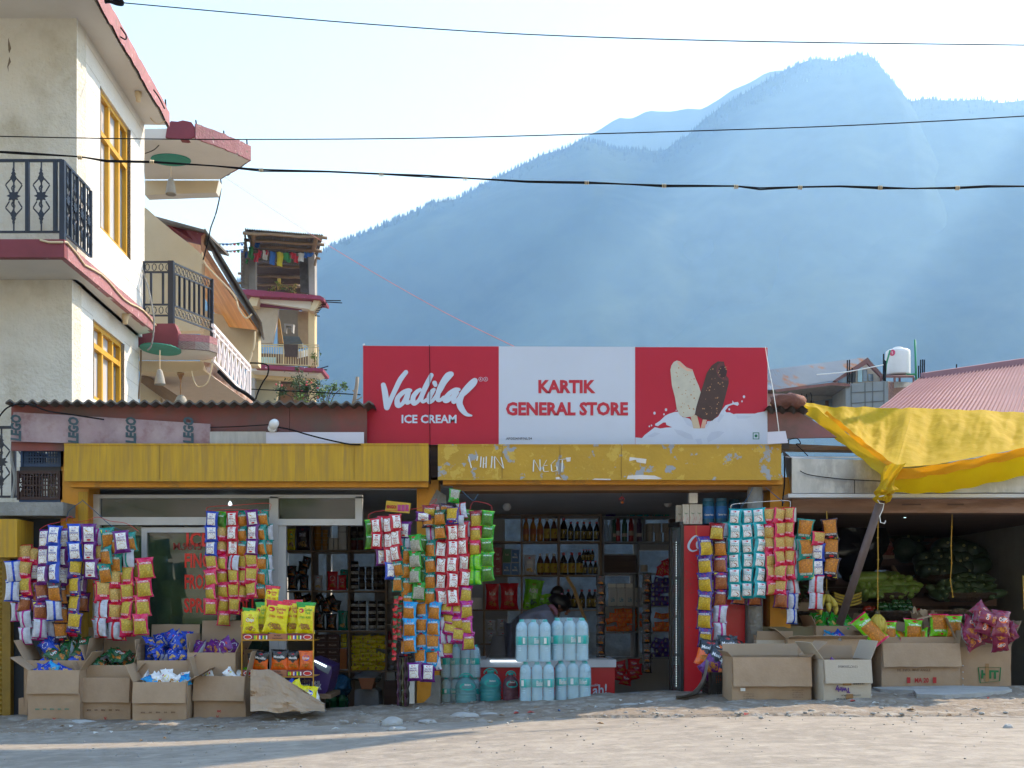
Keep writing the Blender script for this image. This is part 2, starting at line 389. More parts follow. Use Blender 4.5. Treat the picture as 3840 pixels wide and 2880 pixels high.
# ================= haze =================
m = MB(); m.box((-4200, -2600, -2.8), (4200, 5200, 1720), BUSH)
hz = struct('haze', m, 'stuff')
hm = bpy.data.materials.new('haze'); hm.use_nodes = True; n = hm.node_tree
n.nodes.remove(n.nodes["Principled BSDF"]); pv = n.nodes.new("ShaderNodeVolumePrincipled")
pv.inputs["Color"].default_value = (.27, .50, .86, 1); pv.inputs["Absorption Color"].default_value = (1, 1, 1, 1); pv.inputs["Density"].default_value = .00029; pv.inputs["Anisotropy"].default_value = .45
n.links.new(pv.outputs[0], n.nodes["Material Output"].inputs["Volume"])
hz.data.materials.clear(); hz.data.materials.append(hm)
# ================= guest house on the left =================
STUC = mat('rough_cream_stucco', (.60, .57, .50), .95, var=.12, scale=3, bump=1., bscale=28, col2=(.42, .37, .28), p2scale=1.2, thr=.60, soft=.1, third=(.66, .63, .57, .55))
WHT = mat('white_limewash', (.74, .73, .70), .9, var=.05, scale=4, bump=.3, bscale=30)
SOFF = mat('white_soffit', (.66, .63, .58), .9, var=.06, scale=2)
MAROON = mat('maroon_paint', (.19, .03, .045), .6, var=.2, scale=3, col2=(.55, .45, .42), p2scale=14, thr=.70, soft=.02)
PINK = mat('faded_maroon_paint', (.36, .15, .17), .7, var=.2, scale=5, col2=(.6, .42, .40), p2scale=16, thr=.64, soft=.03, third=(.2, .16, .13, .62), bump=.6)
BROKE = mat('broken_concrete', (.16, .13, .10), 1., var=.4, scale=12, bump=1., bscale=20)
CREAM = mat('cream_plaster', (.62, .50, .33), .85, var=.08, scale=2)
WINY = mat('ochre_window_frame', (.62, .34, .03), .5, var=.12, scale=6)
GLASS = mat('window_pane', (.16, .20, .24), .08, var=.3, scale=3, spec=.8)
CURT = mat('curtain_cloth', (.42, .45, .50), .9, var=.2, scale=7, stretch=(6, 6, .6), col2=(.5, .42, .38), p2scale=3, thr=.55)
TEAL = mat('green_medallion_paint', (.02, .26, .19), .6, var=.12, scale=8)
LAMPC = mat('woven_lamp_shade', (.36, .34, .30), .9, var=.15, scale=30, stretch=(1, 1, 3))
TIN = mat('rusty_roof_sheet', (.13, .12, .11), .6, metal=.3, var=.3, scale=6, col2=(.12, .07, .04), p2scale=3)
ORANGE = mat('orange_ply_soffit', (.66, .25, .05), .5, var=.25, scale=1.5, stretch=(.5, 2, 1), col2=(.78, .36, .10), p2scale=2, thr=.55)
gh = thing('guest_house', 'white and cream rendered house with ochre windows and maroon slab edges at the left', 'house', (-6, 13, gz(-6)))
DIR = Vector((-.0516, 1, 0)).normalized(); NRM = Vector((DIR.y, -DIR.x, 0))
def side_pt(t, x, y, P0):                    # ray hits the side wall plane
    X, Y = px(t, x, y); r = Vector(((X - 1920) / F, 1, (HY - Y) / F)); k = P0.dot(NRM) / Vector((r.x, r.y, 0)).dot(NRM)
    return r * k + Vector((0, 0, EYE))
def side_sz(t, x, y, P0):
    p = side_pt(t, x, y, P0); return (p - P0).dot(DIR), p.z
def PS(P0, s, z, off=0): q = P0 + DIR * s + NRM * off; return Vector((q.x, q.y, z))
def side_storey(P0, z0, z1, s1, win, name):
    s_a, zt = win[0]; s_b, zb = win[1]
    m = MB()
    T = .22
    for a, b, c, d in ((0, s_a, z0, z1), (s_b, s1, z0, z1), (s_a, s_b, z0, zb), (s_a, s_b, zt, z1)):
        m.prism([PS(P0, a, c), PS(P0, b, c), PS(P0, b, d), PS(P0, a, d)], -NRM * T, WHT)
    # thin rake lines of the block courses
    part('side_wall', m, gh)
    m = MB(); k = z0 + .12; LINE = mat('mortar_line', (.5, .49, .46), .9)
    while k < z1 - .1:
        for a, b in ((0, s_a - .02), (s_b + .02, s1)) if zb - .03 < k < zt + .03 else ((0, s1),):
            m.prism([PS(P0, a, k, .002), PS(P0, b, k, .002), PS(P0, b, k + .006, .002), PS(P0, a, k + .006, .002)], -NRM * .001, LINE)
        k += .21
    part('mortar_joint', m, gh)
    fr = MB()
    def bar(a, b, c, d, o0=-.12, o1=-.03, mt=WINY): fr.prism([PS(P0, a, c, o1), PS(P0, b, c, o1), PS(P0, b, d, o1), PS(P0, a, d, o1)], -NRM * (o1 - o0), mt)
    t = .055; zm = zt - (zt - zb) * .30; W_ = s_b - s_a
    bar(s_a, s_a + t, zb, zt); bar(s_b - t, s_b, zb, zt); bar(s_a + t, s_b - t, zt - t, zt); bar(s_a + t, s_b - t, zb, zb + t)
    bar(s_a + t, s_b - t, zm - .03, zm + .03, -.11, -.025)
    for q in (.36, .70): bar(s_a + W_ * q - .025, s_a + W_ * q + .025, zb + t, zm - .03); bar(s_a + W_ * q - .025, s_a + W_ * q + .025, zm + .03, zt - t)
    f = part('window', fr, gh)
    g = MB(); xs = [s_a + t, s_a + W_ * .36 - .025, s_a + W_ * .36 + .025, s_a + W_ * .70 - .025, s_a + W_ * .70 + .025, s_b - t]
    for k in range(3):
        for c, d in ((zb + t, zm - .03), (zm + .03, zt - t)):
            g.prism([PS(P0, xs[2 * k], c, -.08), PS(P0, xs[2 * k + 1], c, -.08), PS(P0, xs[2 * k + 1], d, -.08), PS(P0, xs[2 * k], d, -.08)], -NRM * .005, CURT if k < 2 else GLASS)
    o = link(g.build('pane', None)); o.parent = f; o.location = -parent_off(f)
    rv = MB()
    for a, b, c, d in ((s_a - .02, s_a, zb, zt), (s_b, s_b + .02, zb, zt)): rv.prism([PS(P0, a, c, .004), PS(P0, b, c, .004), PS(P0, b, d, .004), PS(P0, a, d, .004)], -NRM * .2, BROKE)
    o = link(rv.build('reveal', None)); o.parent = f; o.location = -parent_off(f)
PU = Wp(290, 500, 12); PU.z = 0
zsoff = Wp(290, 72, 12).z; zb1 = Wp(290, 1050, 12).z
ext = side_sz('A', 917, 900, PU)[0]
side_storey(PU, zb1, zsoff, ext, (side_sz('A', 640, 550, PU), side_sz('A', 825, 1650, PU)), 'upper')
PL = Wp(272, 1200, 12.0); PL.z = 0
extl = side_sz('B', 882, 900, PL)[0]
side_storey(PL, -.3, zb1 - .001, extl, (side_sz('B', 595, 505, PL), side_sz('B', 785, 1120, PL)), 'lower')
m = MB(); m.box((-8.5, 11.985, zb1), (PU.x - .001, 12.25, zsoff), STUC); part('front_wall', m, gh, 'cream roughcast wall facing the road, upper storey')
m = MB(); m.box((-8.5, 11.985, -.3), (PL.x - .001, 12.25, zb1 - .001), STUC); part('front_wall', m, gh, 'cream roughcast wall facing the road, lower storey')
# a long crack in the stucco
m = MB(); q = [W('A', x, y, 11.995) for x, y in ((75, 150), (82, 205), (55, 250), (66, 310), (58, 350), (66, 395), (52, 425), (60, 520), (48, 560))]
m.tube(q, [.008, .006, .012, .02, .008, .018, .014, .005, .003], BROKE, 5); part('wall_crack', m, gh)
# roof slab and far canopy
def Zs(t, x, y, z=None): return Wz(t, x, y, z)
m = MB(); a = Wz('A', 640, 60, zsoff); b = Wz('A', 1060, 795, zsoff); dd = (b - a).normalized(); a0 = a - dd * 2.0
poly = [Vector((-8.5, a0.y, zsoff)), a0, b, PS(PU, ext, zsoff, -.25), Vector((-8.5, 15, zsoff))]
m.prism(poly, (0, 0, .16), SOFF); part('roof_slab', m, gh)
m = MB(); n_ = 46
for i in range(n_):
    u0, u1 = i / n_, (i + 1) / n_; p, q = a0.lerp(b, u0), a0.lerp(b, u1); o = .012
    e0 = .05 * abs(ns(i * .37, 0, 1)) + .03 * ns(i, 2, 1.7); e1 = .05 * abs(ns((i + 1) * .37, 0, 1)) + .03 * ns(i + 1, 2, 1.7)
    t0 = .17 + .03 * ns(i, 7, 1.3); t1 = .17 + .03 * ns(i + 1, 7, 1.3)
    X = Vector((.035, 0, 0))
    m.add([p + Vector((0, 0, -.03 + e0)), q + Vector((0, 0, -.03 + e1)), q + Vector((0, 0, t1)), p + Vector((0, 0, t0)),
           p + X + Vector((0, 0, e0 - .03)), q + X + Vector((0, 0, e1 - .03)), q + X + Vector((0, 0, t1)), p + X + Vector((0, 0, t0))],
          [(4, 5, 6, 7), (0, 4, 7, 3), (1, 2, 6, 5), (3, 7, 6, 2)], PINK)
    m.add([p + X * .3 + Vector((0, 0, -.045)), q + X * .3 + Vector((0, 0, -.045)), q + X * .6 + Vector((0, 0, .06 + e1)), p + X * .6 + Vector((0, 0, .06 + e0))], [(0, 1, 2, 3)], BROKE)
part('roof_edge', m, gh, 'chipped maroon edge of the roof slab')
zc = zsoff - .02
cp = [('A', 905, 890), ('A', 1235, 885), ('A', 1400, 945), ('A', 1500, 985), ('A', 1580, 1020), ('A', 1510, 1070), ('A', 1390, 1140), ('A', 920, 1140)]
poly = [Wz(*c, zc) for c in cp]
m = MB(); m.prism(poly, (0, 0, .15), SOFF); part('canopy_slab', m, gh)
m = MB()
for i in range(1, 6):
    p, q = poly[i], poly[i + 1]; K = 8
    for k in range(K):
        c, d = p.lerp(q, k / K), p.lerp(q, (k + 1) / K); e = .03 * abs(ns(i * 8 + k, 1, 1.9)); o = (c - Vector((-4.9, 15.6, zc))).normalized() * .03
        m.prism([c + o + Vector((0, 0, e)), d + o + Vector((0, 0, e)), d + o + Vector((0, 0, .2 + e)), c + o + Vector((0, 0, .2 + e))], -o * .9, PINK if i < 4 or k < 3 else BROKE)
part('canopy_edge', m, gh)
m = MB(); d = poly[1].y - .02
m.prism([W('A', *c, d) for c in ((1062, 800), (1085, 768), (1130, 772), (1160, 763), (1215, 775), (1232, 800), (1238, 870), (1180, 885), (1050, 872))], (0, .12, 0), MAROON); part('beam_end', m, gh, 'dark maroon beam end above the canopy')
m = MB(); d = poly[-1].y
m.prism([W('A', 920, 1145, d), W('A', 1390, 1145, d), W('A', 1372, 1222, d), W('A', 920, 1238, d)], (0, .2, 0), CREAM, SOFF); part('canopy_beam', m, gh)
m = MB(); c0 = Wz('A', 1085, 1018, zc - .012); 
def disc(c, rx, ry, mt, th=.01, n=28):
    mm = MB(); mm.prism([c + Vector((rx * math.cos(-2 * math.pi * k / n), ry * math.sin(-2 * math.pi * k / n), 0)) for k in range(n)], (0, 0, th), mt); return mm
r_ = wid('A', 125, c0.y); ry_ = abs(Wz('A', 1085, 980, zc - .012).y - Wz('A', 1085, 1056, zc - .012).y) / 2
part('ceiling_medallion', disc(c0, r_, ry_, TEAL, .011), gh, 'green ceiling medallion under the roof canopy')
# balcony slab of the upper storey
p0 = Wz('B', 398, 113, zb1); dd = (Wz('B', 968, 585, zb1) - p0); far_b = p0 + dd
m = MB(); m.prism([Vector((-8.5, p0.y, zb1)), p0, far_b, PS(PU, ext, zb1, -.3), Vector((-8.5, 14, zb1))], (0, 0, .06), SOFF); part('balcony_slab', m, gh)
ht = W('A', 400, 1525, p0.y).z - p0.z
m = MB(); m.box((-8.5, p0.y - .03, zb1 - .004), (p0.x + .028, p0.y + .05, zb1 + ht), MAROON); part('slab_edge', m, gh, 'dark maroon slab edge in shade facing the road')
m = MB(); K = 30; X = Vector((.03, 0, 0))
for k in range(K):
    c, d = p0.lerp(far_b, k / K), p0.lerp(far_b, (k + 1) / K); e = -.004 + .02 * max(0, ns(k, 3, 1.5)) * (k / K); h2 = ht - .01 - .02 * abs(ns(k, 9, .9)) * k / K
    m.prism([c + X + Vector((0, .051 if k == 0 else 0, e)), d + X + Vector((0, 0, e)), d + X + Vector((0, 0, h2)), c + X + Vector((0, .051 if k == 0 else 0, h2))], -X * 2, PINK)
part('slab_edge', m, gh, 'sunlit faded pink slab edge along the side wall')
m = MB(); m.tube([W('A', x, y, p0.y - .045) for x, y in ((255, 1523), (310, 1538), (380, 1538))] + [p0.lerp(far_b, k / 12) + Vector((.04, 0, ht - .02 - .03 * math.sin(k * 1.1) - .05 * (k > 1))) for k in range(13)], .012, CREAM, 6)
one('conduit_pipe', m, 'cream plastic conduit sagging along the pink slab edge', 'conduit')
# second balcony at the back
zb2 = zb1 - .14
q1 = Wz('B', 880, 690, zb2); q2 = Wz('B', 1125, 690, zb2); q3 = Wz('B', 1380, 718, zb2); q4 = Wz('B', 1290, 762, zb2); q5 = Wz('B', 885, 765, zb2)
curve = [q2, Wz('B', 1240, 694, zb2), Wz('B', 1330, 702, zb2), q3, Wz('B', 1372, 738, zb2), Wz('B', 1340, 752, zb2), q4]
m = MB(); m.prism([q1] + curve + [q5], (0, 0, .1), SOFF); part('rear_balcony_slab', m, gh)
h3 = W('B', 1125, 575, q2.y).z - q2.z
m = MB()
for c, d in zip(curve, curve[1:]):
    m.prism([c, d, d + Vector((0, 0, .19)), c + Vector((0, 0, .19))], (-.02, .03, 0), PINK)
part('rear_balcony_edge', m, gh)
m = MB(); d = q1.y - .03
m.prism([W('B', x, y, d) for x, y in ((975, 530), (1108, 530), (1130, 582), (1127, 690), (1080, 658), (1010, 668), (880, 678), (865, 668), (865, 592), (968, 582))], (0, .16, 0), MAROON); part('beam_end', m, gh, 'maroon beam end below the rear balcony railing')
c0 = Wz('B', 1020, 697, zb2 - .012)
part('ceiling_medallion', disc(c0, wid('B', 122, c0.y), .35, TEAL, .011), gh, 'half green medallion under the rear balcony')
m = MB(); d = q5.y
m.prism([W('B', x, y, d) for x, y in ((880, 768), (1285, 768), (1300, 790), (1290, 825), (1180, 838), (885, 835))], (0, .3, 0), CREAM)
part('rear_beam', m, gh)
m = MB(); d = q5.y + .3
m.prism([W('B', 888, 838, d), W('B', 1300, 832, d), W('B', 1585, 1035, d + 2.4), W('B', 1400, 1060, d + 3), W('B', 888, 1060, d + 2)], (0, 0, .05), mat('pinkish_plaster', (.60, .50, .42), .9, var=.07))
part('stair_soffit', m, gh)
m = MB()
m.prism([W('B', 895, 855, d + .2), W('B', 925, 855, d + .2), W('B', 1130, 990, d + .6), W('B', 1130, 1060, d + .6), W('B', 1040, 1010, d + .4), W('B', 895, 905, d + .2)], (0, .3, 0), SHELFW)
m.prism([W('B', 890, 905, d + .5), W('B', 1020, 1000, d + .5), W('B', 1020, 1060, d + .5), W('B', 890, 1060, d + .5)], (0, .1, 0), CREAM)
part('stair_flight', m, gh)
# cables along the wall, small fittings
def fitting(t, x, y, P0, lab):
    m = MB(); p = Wz(t, x, y, (zsoff if t == 'A' else zb1) - .04); m.lathe([(.04, 0.04), (.045, .0), (.03, -.03), (.03, -.07), (.02, -.08)], CREAM, 10, p)
    one('lamp_holder', m, lab, 'lamp holder')
fitting('A', 878, 605, PU, 'empty cream bulb holder under the roof soffit beside the tall window'); fitting('B', 795, 492, PL, 'empty bulb holder under the balcony soffit above the lower window')
def cable(t, pts, d, r, lab, name='cable', mt=WIRE, cat='cable', n=5):
    m = MB(); dd = d if hasattr(d, '__len__') else [d] * len(pts)
    P = [W(t, x, y, q) for (x, y), q in zip(pts, dd)]
    Q = []
    for i in range(len(P) - 1):
        a, b, c, e = P[max(i - 1, 0)], P[i], P[i + 1], P[min(i + 2, len(P) - 1)]
        for k in range(6):
            u = k / 6; Q.append(.5 * ((2 * b) + (c - a) * u + (2 * a - 5 * b + 4 * c - e) * u * u + (3 * b - a - 3 * c + e) * u ** 3))
    Q.append(P[-1]); m.tube(Q, r, mt, n)
    return one(name, m, lab, cat)
cable('A', [(890, 595), (915, 640), (950, 740), (1000, 788), (1050, 765)], 14.4, .006, 'thin pale wire looping from the bulb holder under the roof', mt=CREAM)
cable('A', [(920, 975), (980, 950), (1030, 900), (1060, 880)], 15.2, .006, 'thin dark wire drooping below the maroon beam end')
cable('A', [(1400, 1135), (1403, 1200), (1375, 1340), (1340, 1440), (1325, 1510), (1290, 1650)], 16.6, .010, 'thin dark wire hanging from the corner of the roof canopy')
cable('B', [(905, 190), (945, 320), (975, 480), (975, 580), (960, 670), (935, 700)], 14.0, .012, 'pale conduit running down past the rear balcony corner', mt=CONC)
cable('B', [(895, 700), (893, 850), (880, 1010)], 14.5, .012, 'thin brown pipe down the corner of the white wall', mt=SHELFW)
cable('B', [(1215, 830), (1235, 900), (1265, 932), (1320, 900), (1350, 780)], 14.9, .009, 'loose wire drooping under the rear balcony', mt=CREAM)
# railings
def ornate(m, o, r, u, w_, h_):               # one cast ornament panel (centre o)
    P = lambda a, b: o + r * (a * w_) + u * (b * h_)
    m.bar(P(0, -.5), P(0, .5), .012, IRON)
    for s in (1, -1):
        leaf = [(-.02, .40), (-.05, .36), (-.03, .35), (-.09, .31), (-.06, .30), (-.13, .25), (-.06, .22), (0, .17), (.06, .22), (.13, .25), (.06, .30), (.09, .31), (.03, .35), (.05, .36), (.02, .40)]
        m.prism([P(a, s * b) for a, b in leaf], r.cross(u) * .012, IRON)
        for q in (1, -1):
            m.tube([P(q * .10, s * .25), P(q * .30, s * .17), P(q * .31, s * .155), P(q * .17, s * .07)], .007, IRON, 4)
        for k in range(5):
            a0_ = k * math.pi / 5
            m.tube([P(.10 * math.sin(math.pi * v / 8) * math.cos(a0_ + v * .35), s * (.165 - .11 * v / 8)) for v in range(9)], .0035, IRON, 3)
    st = []
    for k in range(16):
        g = 2 * math.pi * k / 16; q = (.26 if k % 2 == 0 else .15); st.append(o + r * (q * math.cos(g) * w_) + u * (q * .34 * math.sin(g) * h_))
    m.prism(st, r.cross(u) * .016, IRON)
ztop = W('A', 400, 1020, 11.25).z; zbot = W('A', 400, 1473, 11.25).z
cx = W('A', 398, 1200, 11.25).x
rl = thing('balcony_railing', 'black wrought iron railing with cast flower ornaments on the upper front balcony', 'railing', (cx, 11.25, zbot))
U = Vector((0, 0, 1)); RX = Vector((1, 0, 0))
m = MB(); m.bar((-7.5, 11.25, ztop), (cx, 11.25, ztop), .025, IRON); m.bar((-7.5, 11.25, zbot), (cx, 11.25, zbot), .02, IRON)
sx_end = PU.x + .12; 
m.bar((cx, 11.25, ztop), (sx_end, 12.02, ztop), .025, IRON); m.bar((cx, 11.25, zbot), (sx_end, 12.02, zbot), .02, IRON); part('rail', m, rl)
m = MB(); m.bar((cx, 11.25, zb1 + .1), (cx, 11.25, ztop), .05, IRON); part('corner_post', m, rl)
for xa in (352, 175):
    p = W('A', xa, 1250, 11.25); m = MB(); m.bar((p.x, 11.25, zbot), (p.x, 11.25, ztop), .036, IRON); part('post', m, rl)
for xa in (263, 88, -87, -262):
    p = W('A', xa, 1250, 11.25); m = MB(); ornate(m, Vector((p.x, 11.25, (ztop + zbot) / 2)), RX, U, .26, ztop - zbot); part('ornament', m, rl)
dr = Vector((sx_end - cx, .77, 0)); L_ = dr.length; dr.normalize()
for k in range(4):
    o = Vector((cx, 11.25, (ztop + zbot) / 2)) + dr * (.11 + k * .20); m = MB(); ornate(m, o, dr, U, .22, ztop - zbot); part('ornament', m, rl)
    m = MB(); q = o + dr * .10; m.bar((q.x, q.y, zbot), (q.x, q.y, ztop), .03, IRON); part('post', m, rl)
# ground storey balcony grille behind the crates
gy = 10.4
rl = thing('balcony_railing', 'black ornate railing seen below the tin roof behind the plastic crates', 'railing', (-4.6, gy, .4))
za, zb_ = W('B', 60, 1190, gy).z, W('B', 60, 1630, gy).z
m = MB(); m.bar((-5.6, gy, za), (-3.9, gy, za), .025, IRON); m.bar((-5.6, gy, zb_), (-3.9, gy, zb_), .02, IRON); part('rail', m, rl)
for xa in (88, 262): p = W('B', xa, 1500, gy); m = MB(); m.bar((p.x, gy, zb_), (p.x, gy, za), .034, IRON); part('post', m, rl)
for xa in (10, 172): p = W('B', xa, 1500, gy); m = MB(); ornate(m, Vector((p.x, gy, (za + zb_) / 2)), RX, U, .24, za - zb_); part('ornament', m, rl)
# railing of the rear balcony
ya = q1.y + .02; zt_ = W('B', 1090, 140, ya).z; zl = W('B', 1090, 480, ya).z
pa = W('B', 914, 300, ya); pb = W('B', 1088, 300, ya); e_ = Wz('B', 1345, 253, zt_)
rl = thing('balcony_railing', 'dark grey steel railing with scrollwork bands on the rear balcony', 'railing', (pb.x, ya, zl))
def scroll_side(a, b, nbars, bands=True):
    a = Vector(a); b = Vector(b); d = (b - a); L_ = d.length; d.normalize(); hh = zt_ - zl
    m = MB()
    for z in (zt_, zt_ - .13, zl + .14, zl): m.bar((a.x, a.y, z), (b.x, b.y, z), .022, IRON)
    k_ = int(L_ / .075)
    for z in (zt_ - .065, zl + .07):
        for k in range(k_):
            c = Vector((a.x, a.y, z)) + d * ((k + .5) * L_ / k_)
            m.tube([c + d * (.028 * math.cos(g * .9)) + U * (.045 * math.sin(g * .9)) for g in range(8)], .006, IRON, 4)
    part('rail', m, rl)
    for k in range(nbars):
        c = a + d * ((k + .6) * L_ / (nbars + .3)); m = MB(); m.bar((c.x, c.y, zl + .14), (c.x, c.y, zt_ - .13), .026, IRON); part('bar', m, rl)
scroll_side((pa.x, ya, 0), (pb.x, ya, 0), 2); scroll_side((pb.x, ya, 0), (e_.x, e_.y, 0), 8)
for c, w__ in ((pa, .03), (pb, .07), (e_, .04)): m = MB(); m.bar((c.x, c.y, zl - .16), (c.x, c.y, zt_ + .01), w__, IRON); part('post', m, rl)
# pendant lamps
def pendant(t, x, y0, y1, y2, w0, w1, d, lab):
    p0_ = W(t, x, y0, d); a = W(t, x, y1, d); b = W(t, x, y2, d); h = a.z - b.z
    o = thing('pendant_lamp', lab, 'lamp', p0_, group=None)
    m = MB(); m.tube([p0_, a], .006, CREAM, 5); part('cord', m, o)
    r0, r1 = wid(t, w0, d) / 2, wid(t, w1, d) / 2
    m = MB(); m.lathe([(r0 * .5, h), (r0, h * .93), ((r0 + r1) / 2 * 1.12, h * .5), (r1, .02), (r1 * .97, 0), (r1 * .9, .03)], LAMPC, 16, b); part('lamp_shade', m, o)
pendant('A', 1085, 1056, 1130, 1236, 32, 68, 15.5, 'grey woven pendant lamp hanging from the green medallion under the roof canopy')
pendant('B', 1015, 700, 822, 920, 30, 68, 14.1, 'grey woven pendant lamp hanging below the rear balcony')
o = thing('pendant_lamp', 'small brass chain lamp hanging right of the woven lamp below the rear balcony', 'lamp', W('B', 1147, 850, 14.9))
BRASS = mat('aged_brass', (.30, .16, .07), .5, metal=.6)
m = MB(); m.lathe([(.045, 0), (.05, .03), (.01, -.07), (.008, -.1)], BRASS, 10, W('B', 1147, 858, 14.9)); part('ceiling_rose', m, o)
m = MB(); m.tube([W('B', x, y, 14.9) for x, y in ((1147, 875), (1149, 900), (1145, 930), (1148, 965), (1146, 990))], .008, BRASS, 5); part('chain', m, o)
m = MB(); m.lathe([(.03, .03), (.06, .0), (.085, -.06), (.09, -.12)], LAMPC, 14, W('B', 1150, 1000, 14.9)); part('lamp_shade', m, o)

# ================= cream house with orange ply eaves =================
ch = thing('cream_house', 'cream house with stepped parapet, orange ply eaves and tin roof behind the rear balcony', 'house', W('B', 1200, 1000, 17.2))
m = MB(); m.prism([W('A', x, y, 17.1) for x, y in ((900, 1300), (945, 1335), (1000, 1385), (1100, 1470), (1200, 1545), (1262, 1598), (1280, 1640), (1272, 2100), (900, 2100))], (0, .2, 0), CREAM); part('wall', m, ch, 'cream wall with a sloping parapet')
m = MB(); m.prism([W('B', x, y, 18.8) for x, y in ((1270, 440), (1420, 480), (1640, 560), (1640, 800), (1270, 800))], (0, .2, 0), CREAM); part('wall', m, ch, 'cream wall in the shade of the orange eaves')
pts = [W('A', 1150, 1510, 19.0), W('A', 1278, 1545, 17.4), W('B', 1628, 572, 17.0), W('B', 1420, 548, 19.2), W('B', 1272, 330, 19.3)]
m = MB(); m.prism(pts, (0, 0, .04), ORANGE); part('eaves', m, ch)
m = MB(); m.prism([W('A', 1278, 1500, 17.35), W('A', 1310, 1470, 17.35), W('B', 1290, 20, 17.3), W('B', 1455, 290, 17.1), W('B', 1632, 578, 16.98), W('B', 1612, 545, 16.98), W('B', 1430, 300, 17.1), W('B', 1275, 60, 17.3)], (0, .05, 0), mat('weathered_bargeboard', (.45, .22, .12), .8, var=.3, scale=8)); part('bargeboard', m, ch)
m = MB(); m.prism([W('A', 1040, 1408, 17.5), W('A', 1170, 1422, 17.5), W('A', 1300, 1465, 17.35), W('A', 1272, 1550, 17.35), W('A', 1150, 1520, 17.6)], (0, .05, 0), MAROON); part('gable_board', m, ch)
# corrugated roof sheet edge
m = MB(); a, b = W('A', 985, 1372, 17.3), W('A', 1300, 1458, 17.25); c = W('B', 1658, 528, 16.9)
def edge(p, q, K, r, back):
    for k in range(K):
        u, v = p.lerp(q, k / K), p.lerp(q, (k + .55) / K); m.tube([u + (v - u) * .5, u + (v - u) * .5 + back], r, TIN, 6)
edge(b, c, 80, .018, Vector((-.5, 2.5, .35))); m.prism([b + Vector((0, 0, .03)), c + Vector((0, 0, .03)), c + Vector((0, 0, -.01)), b + Vector((0, 0, -.02))], (-.5, 2.5, .35), TIN)
m.prism([a, b, b + Vector((0, 0, -.04)), a + Vector((0, 0, -.04))], (0, 1.5, .1), TIN); part('roof', m, ch)
cable('B', [(1285, 150), (1283, 80), (1310, 160), (1480, 340), (1515, 430), (1560, 495), (1600, 470)], 16.9, .014, 'pale conduit looping along the orange eaves', mt=CREAM)
cable('B', [(1620, 580), (1612, 680), (1575, 790)], 16.9, .016, 'pale conduit dropping from the tip of the orange eaves', mt=CREAM)
# white stair railing
PW = mat('white_railing_paint', (.80, .74, .76), .5, var=.04)
rl = thing('stair_railing', 'white steel stair railing with crossed bars below the orange eaves', 'railing', W('B', 1350, 770, 14.9))
T0, T1, B0, B1 = W('B', 1350, 540, 15.0), W('B', 1583, 803, 16.6), W('B', 1300, 765, 15.0), W('B', 1583, 1012, 16.6)
B0.x = T0.x - .0; 
m = MB(); m.bar(T0, T1, .04, PW); m.bar(B0, B1, .035, PW); m.bar(T0.lerp(B0, .16), T1.lerp(B1, .16), .025, PW); part('rail', m, rl)
for k in range(9):
    u = (k + .4) / 9; m = MB(); a, b = T0.lerp(T1, u), B0.lerp(B1, u); m.bar(a, b, .026, PW)
    if k < 8:
        c, d = T0.lerp(T1, u + .1), B0.lerp(B1, u + .1); m.bar(a.lerp(b, .16), d, .014, PW); m.bar(c.lerp(d, .16), b, .014, PW)
    part('bar', m, rl)
m = MB(); m.bar(T1, B1, .045, PW); part('post', m, rl)
# broken brick edge under it
m = MB(); m.prism([W('B', 1290, 772, 15.0), W('B', 1335, 780, 15.0), W('B', 1595, 1010, 16.6), W('B', 1595, 1040, 16.6), W('B', 1480, 960, 15.9), W('B', 1310, 830, 15.0)], (0, .1, 0), mat('broken_brick_edge', (.42, .24, .18), .9, var=.35, scale=12, bump=.6, bscale=25, col2=(.55, .42, .36), p2scale=5, thr=.52)); part('stair_edge', m, gh)
cable('B', [(1390, 835), (1450, 895), (1500, 940), (1560, 975), (1620, 1022)], [15.2, 15.5, 15.8, 16, 16.2], .028, 'thick black cable running down along the stair edge')
cable('B', [(1545, 780), (1690, 790), (1700, 850), (1670, 900), (1640, 960), (1620, 1020)], 17, .012, 'thin black cable loop in front of the stair tower')

# ================= stair tower far behind =================
D_ = 43.
tw = thing('stair_tower', 'unfinished open stair tower with maroon slab edges and a tin roof on top', 'building', W('T', 500, 1659, D_ + 1))
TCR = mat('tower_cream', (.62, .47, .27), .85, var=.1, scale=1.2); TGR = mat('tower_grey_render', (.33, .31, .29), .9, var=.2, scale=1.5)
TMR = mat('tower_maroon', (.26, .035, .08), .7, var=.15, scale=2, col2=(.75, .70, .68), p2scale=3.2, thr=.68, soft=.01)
def tp(pts, mt, d=D_, back=.3, name='wall', lab=None, side=None):
    m = MB(); m.prism([W('T', x, y, d) for x, y in pts], (0, back, 0), mt, side); return part(name, m, tw, lab)
tp([(178, 330), (238, 330), (238, 600), (178, 600)], TGR, name='column', lab='grey column at the left of the open top floor')
tp([(720, 270), (780, 270), (782, 650), (730, 640)], TGR, back=.5, name='column', lab='grey column at the right of the open top floor')
tp([(640, 350), (722, 300), (730, 640), (650, 620)], DARKC, d=D_ + .6, name='wall', lab='dark brick side wall of the open top floor')
tp([(105, 570), (105, 240), (720, 300), (720, 640), (240, 600)], DARKW, d=D_ + 3.5, name='wall', lab='dark plank wall at the back of the top floor')
tp([(110, 596), (215, 600), (830, 655), (868, 678), (862, 700), (830, 688), (700, 680), (225, 658), (130, 640)], TMR, d=D_ - .7, back=1.2, name='slab_edge', lab='chipped maroon slab edge under the open top floor')
tp([(130, 645), (225, 660), (760, 690), (740, 780), (270, 712)], SOFF, d=D_ - .3, back=.4, name='soffit')
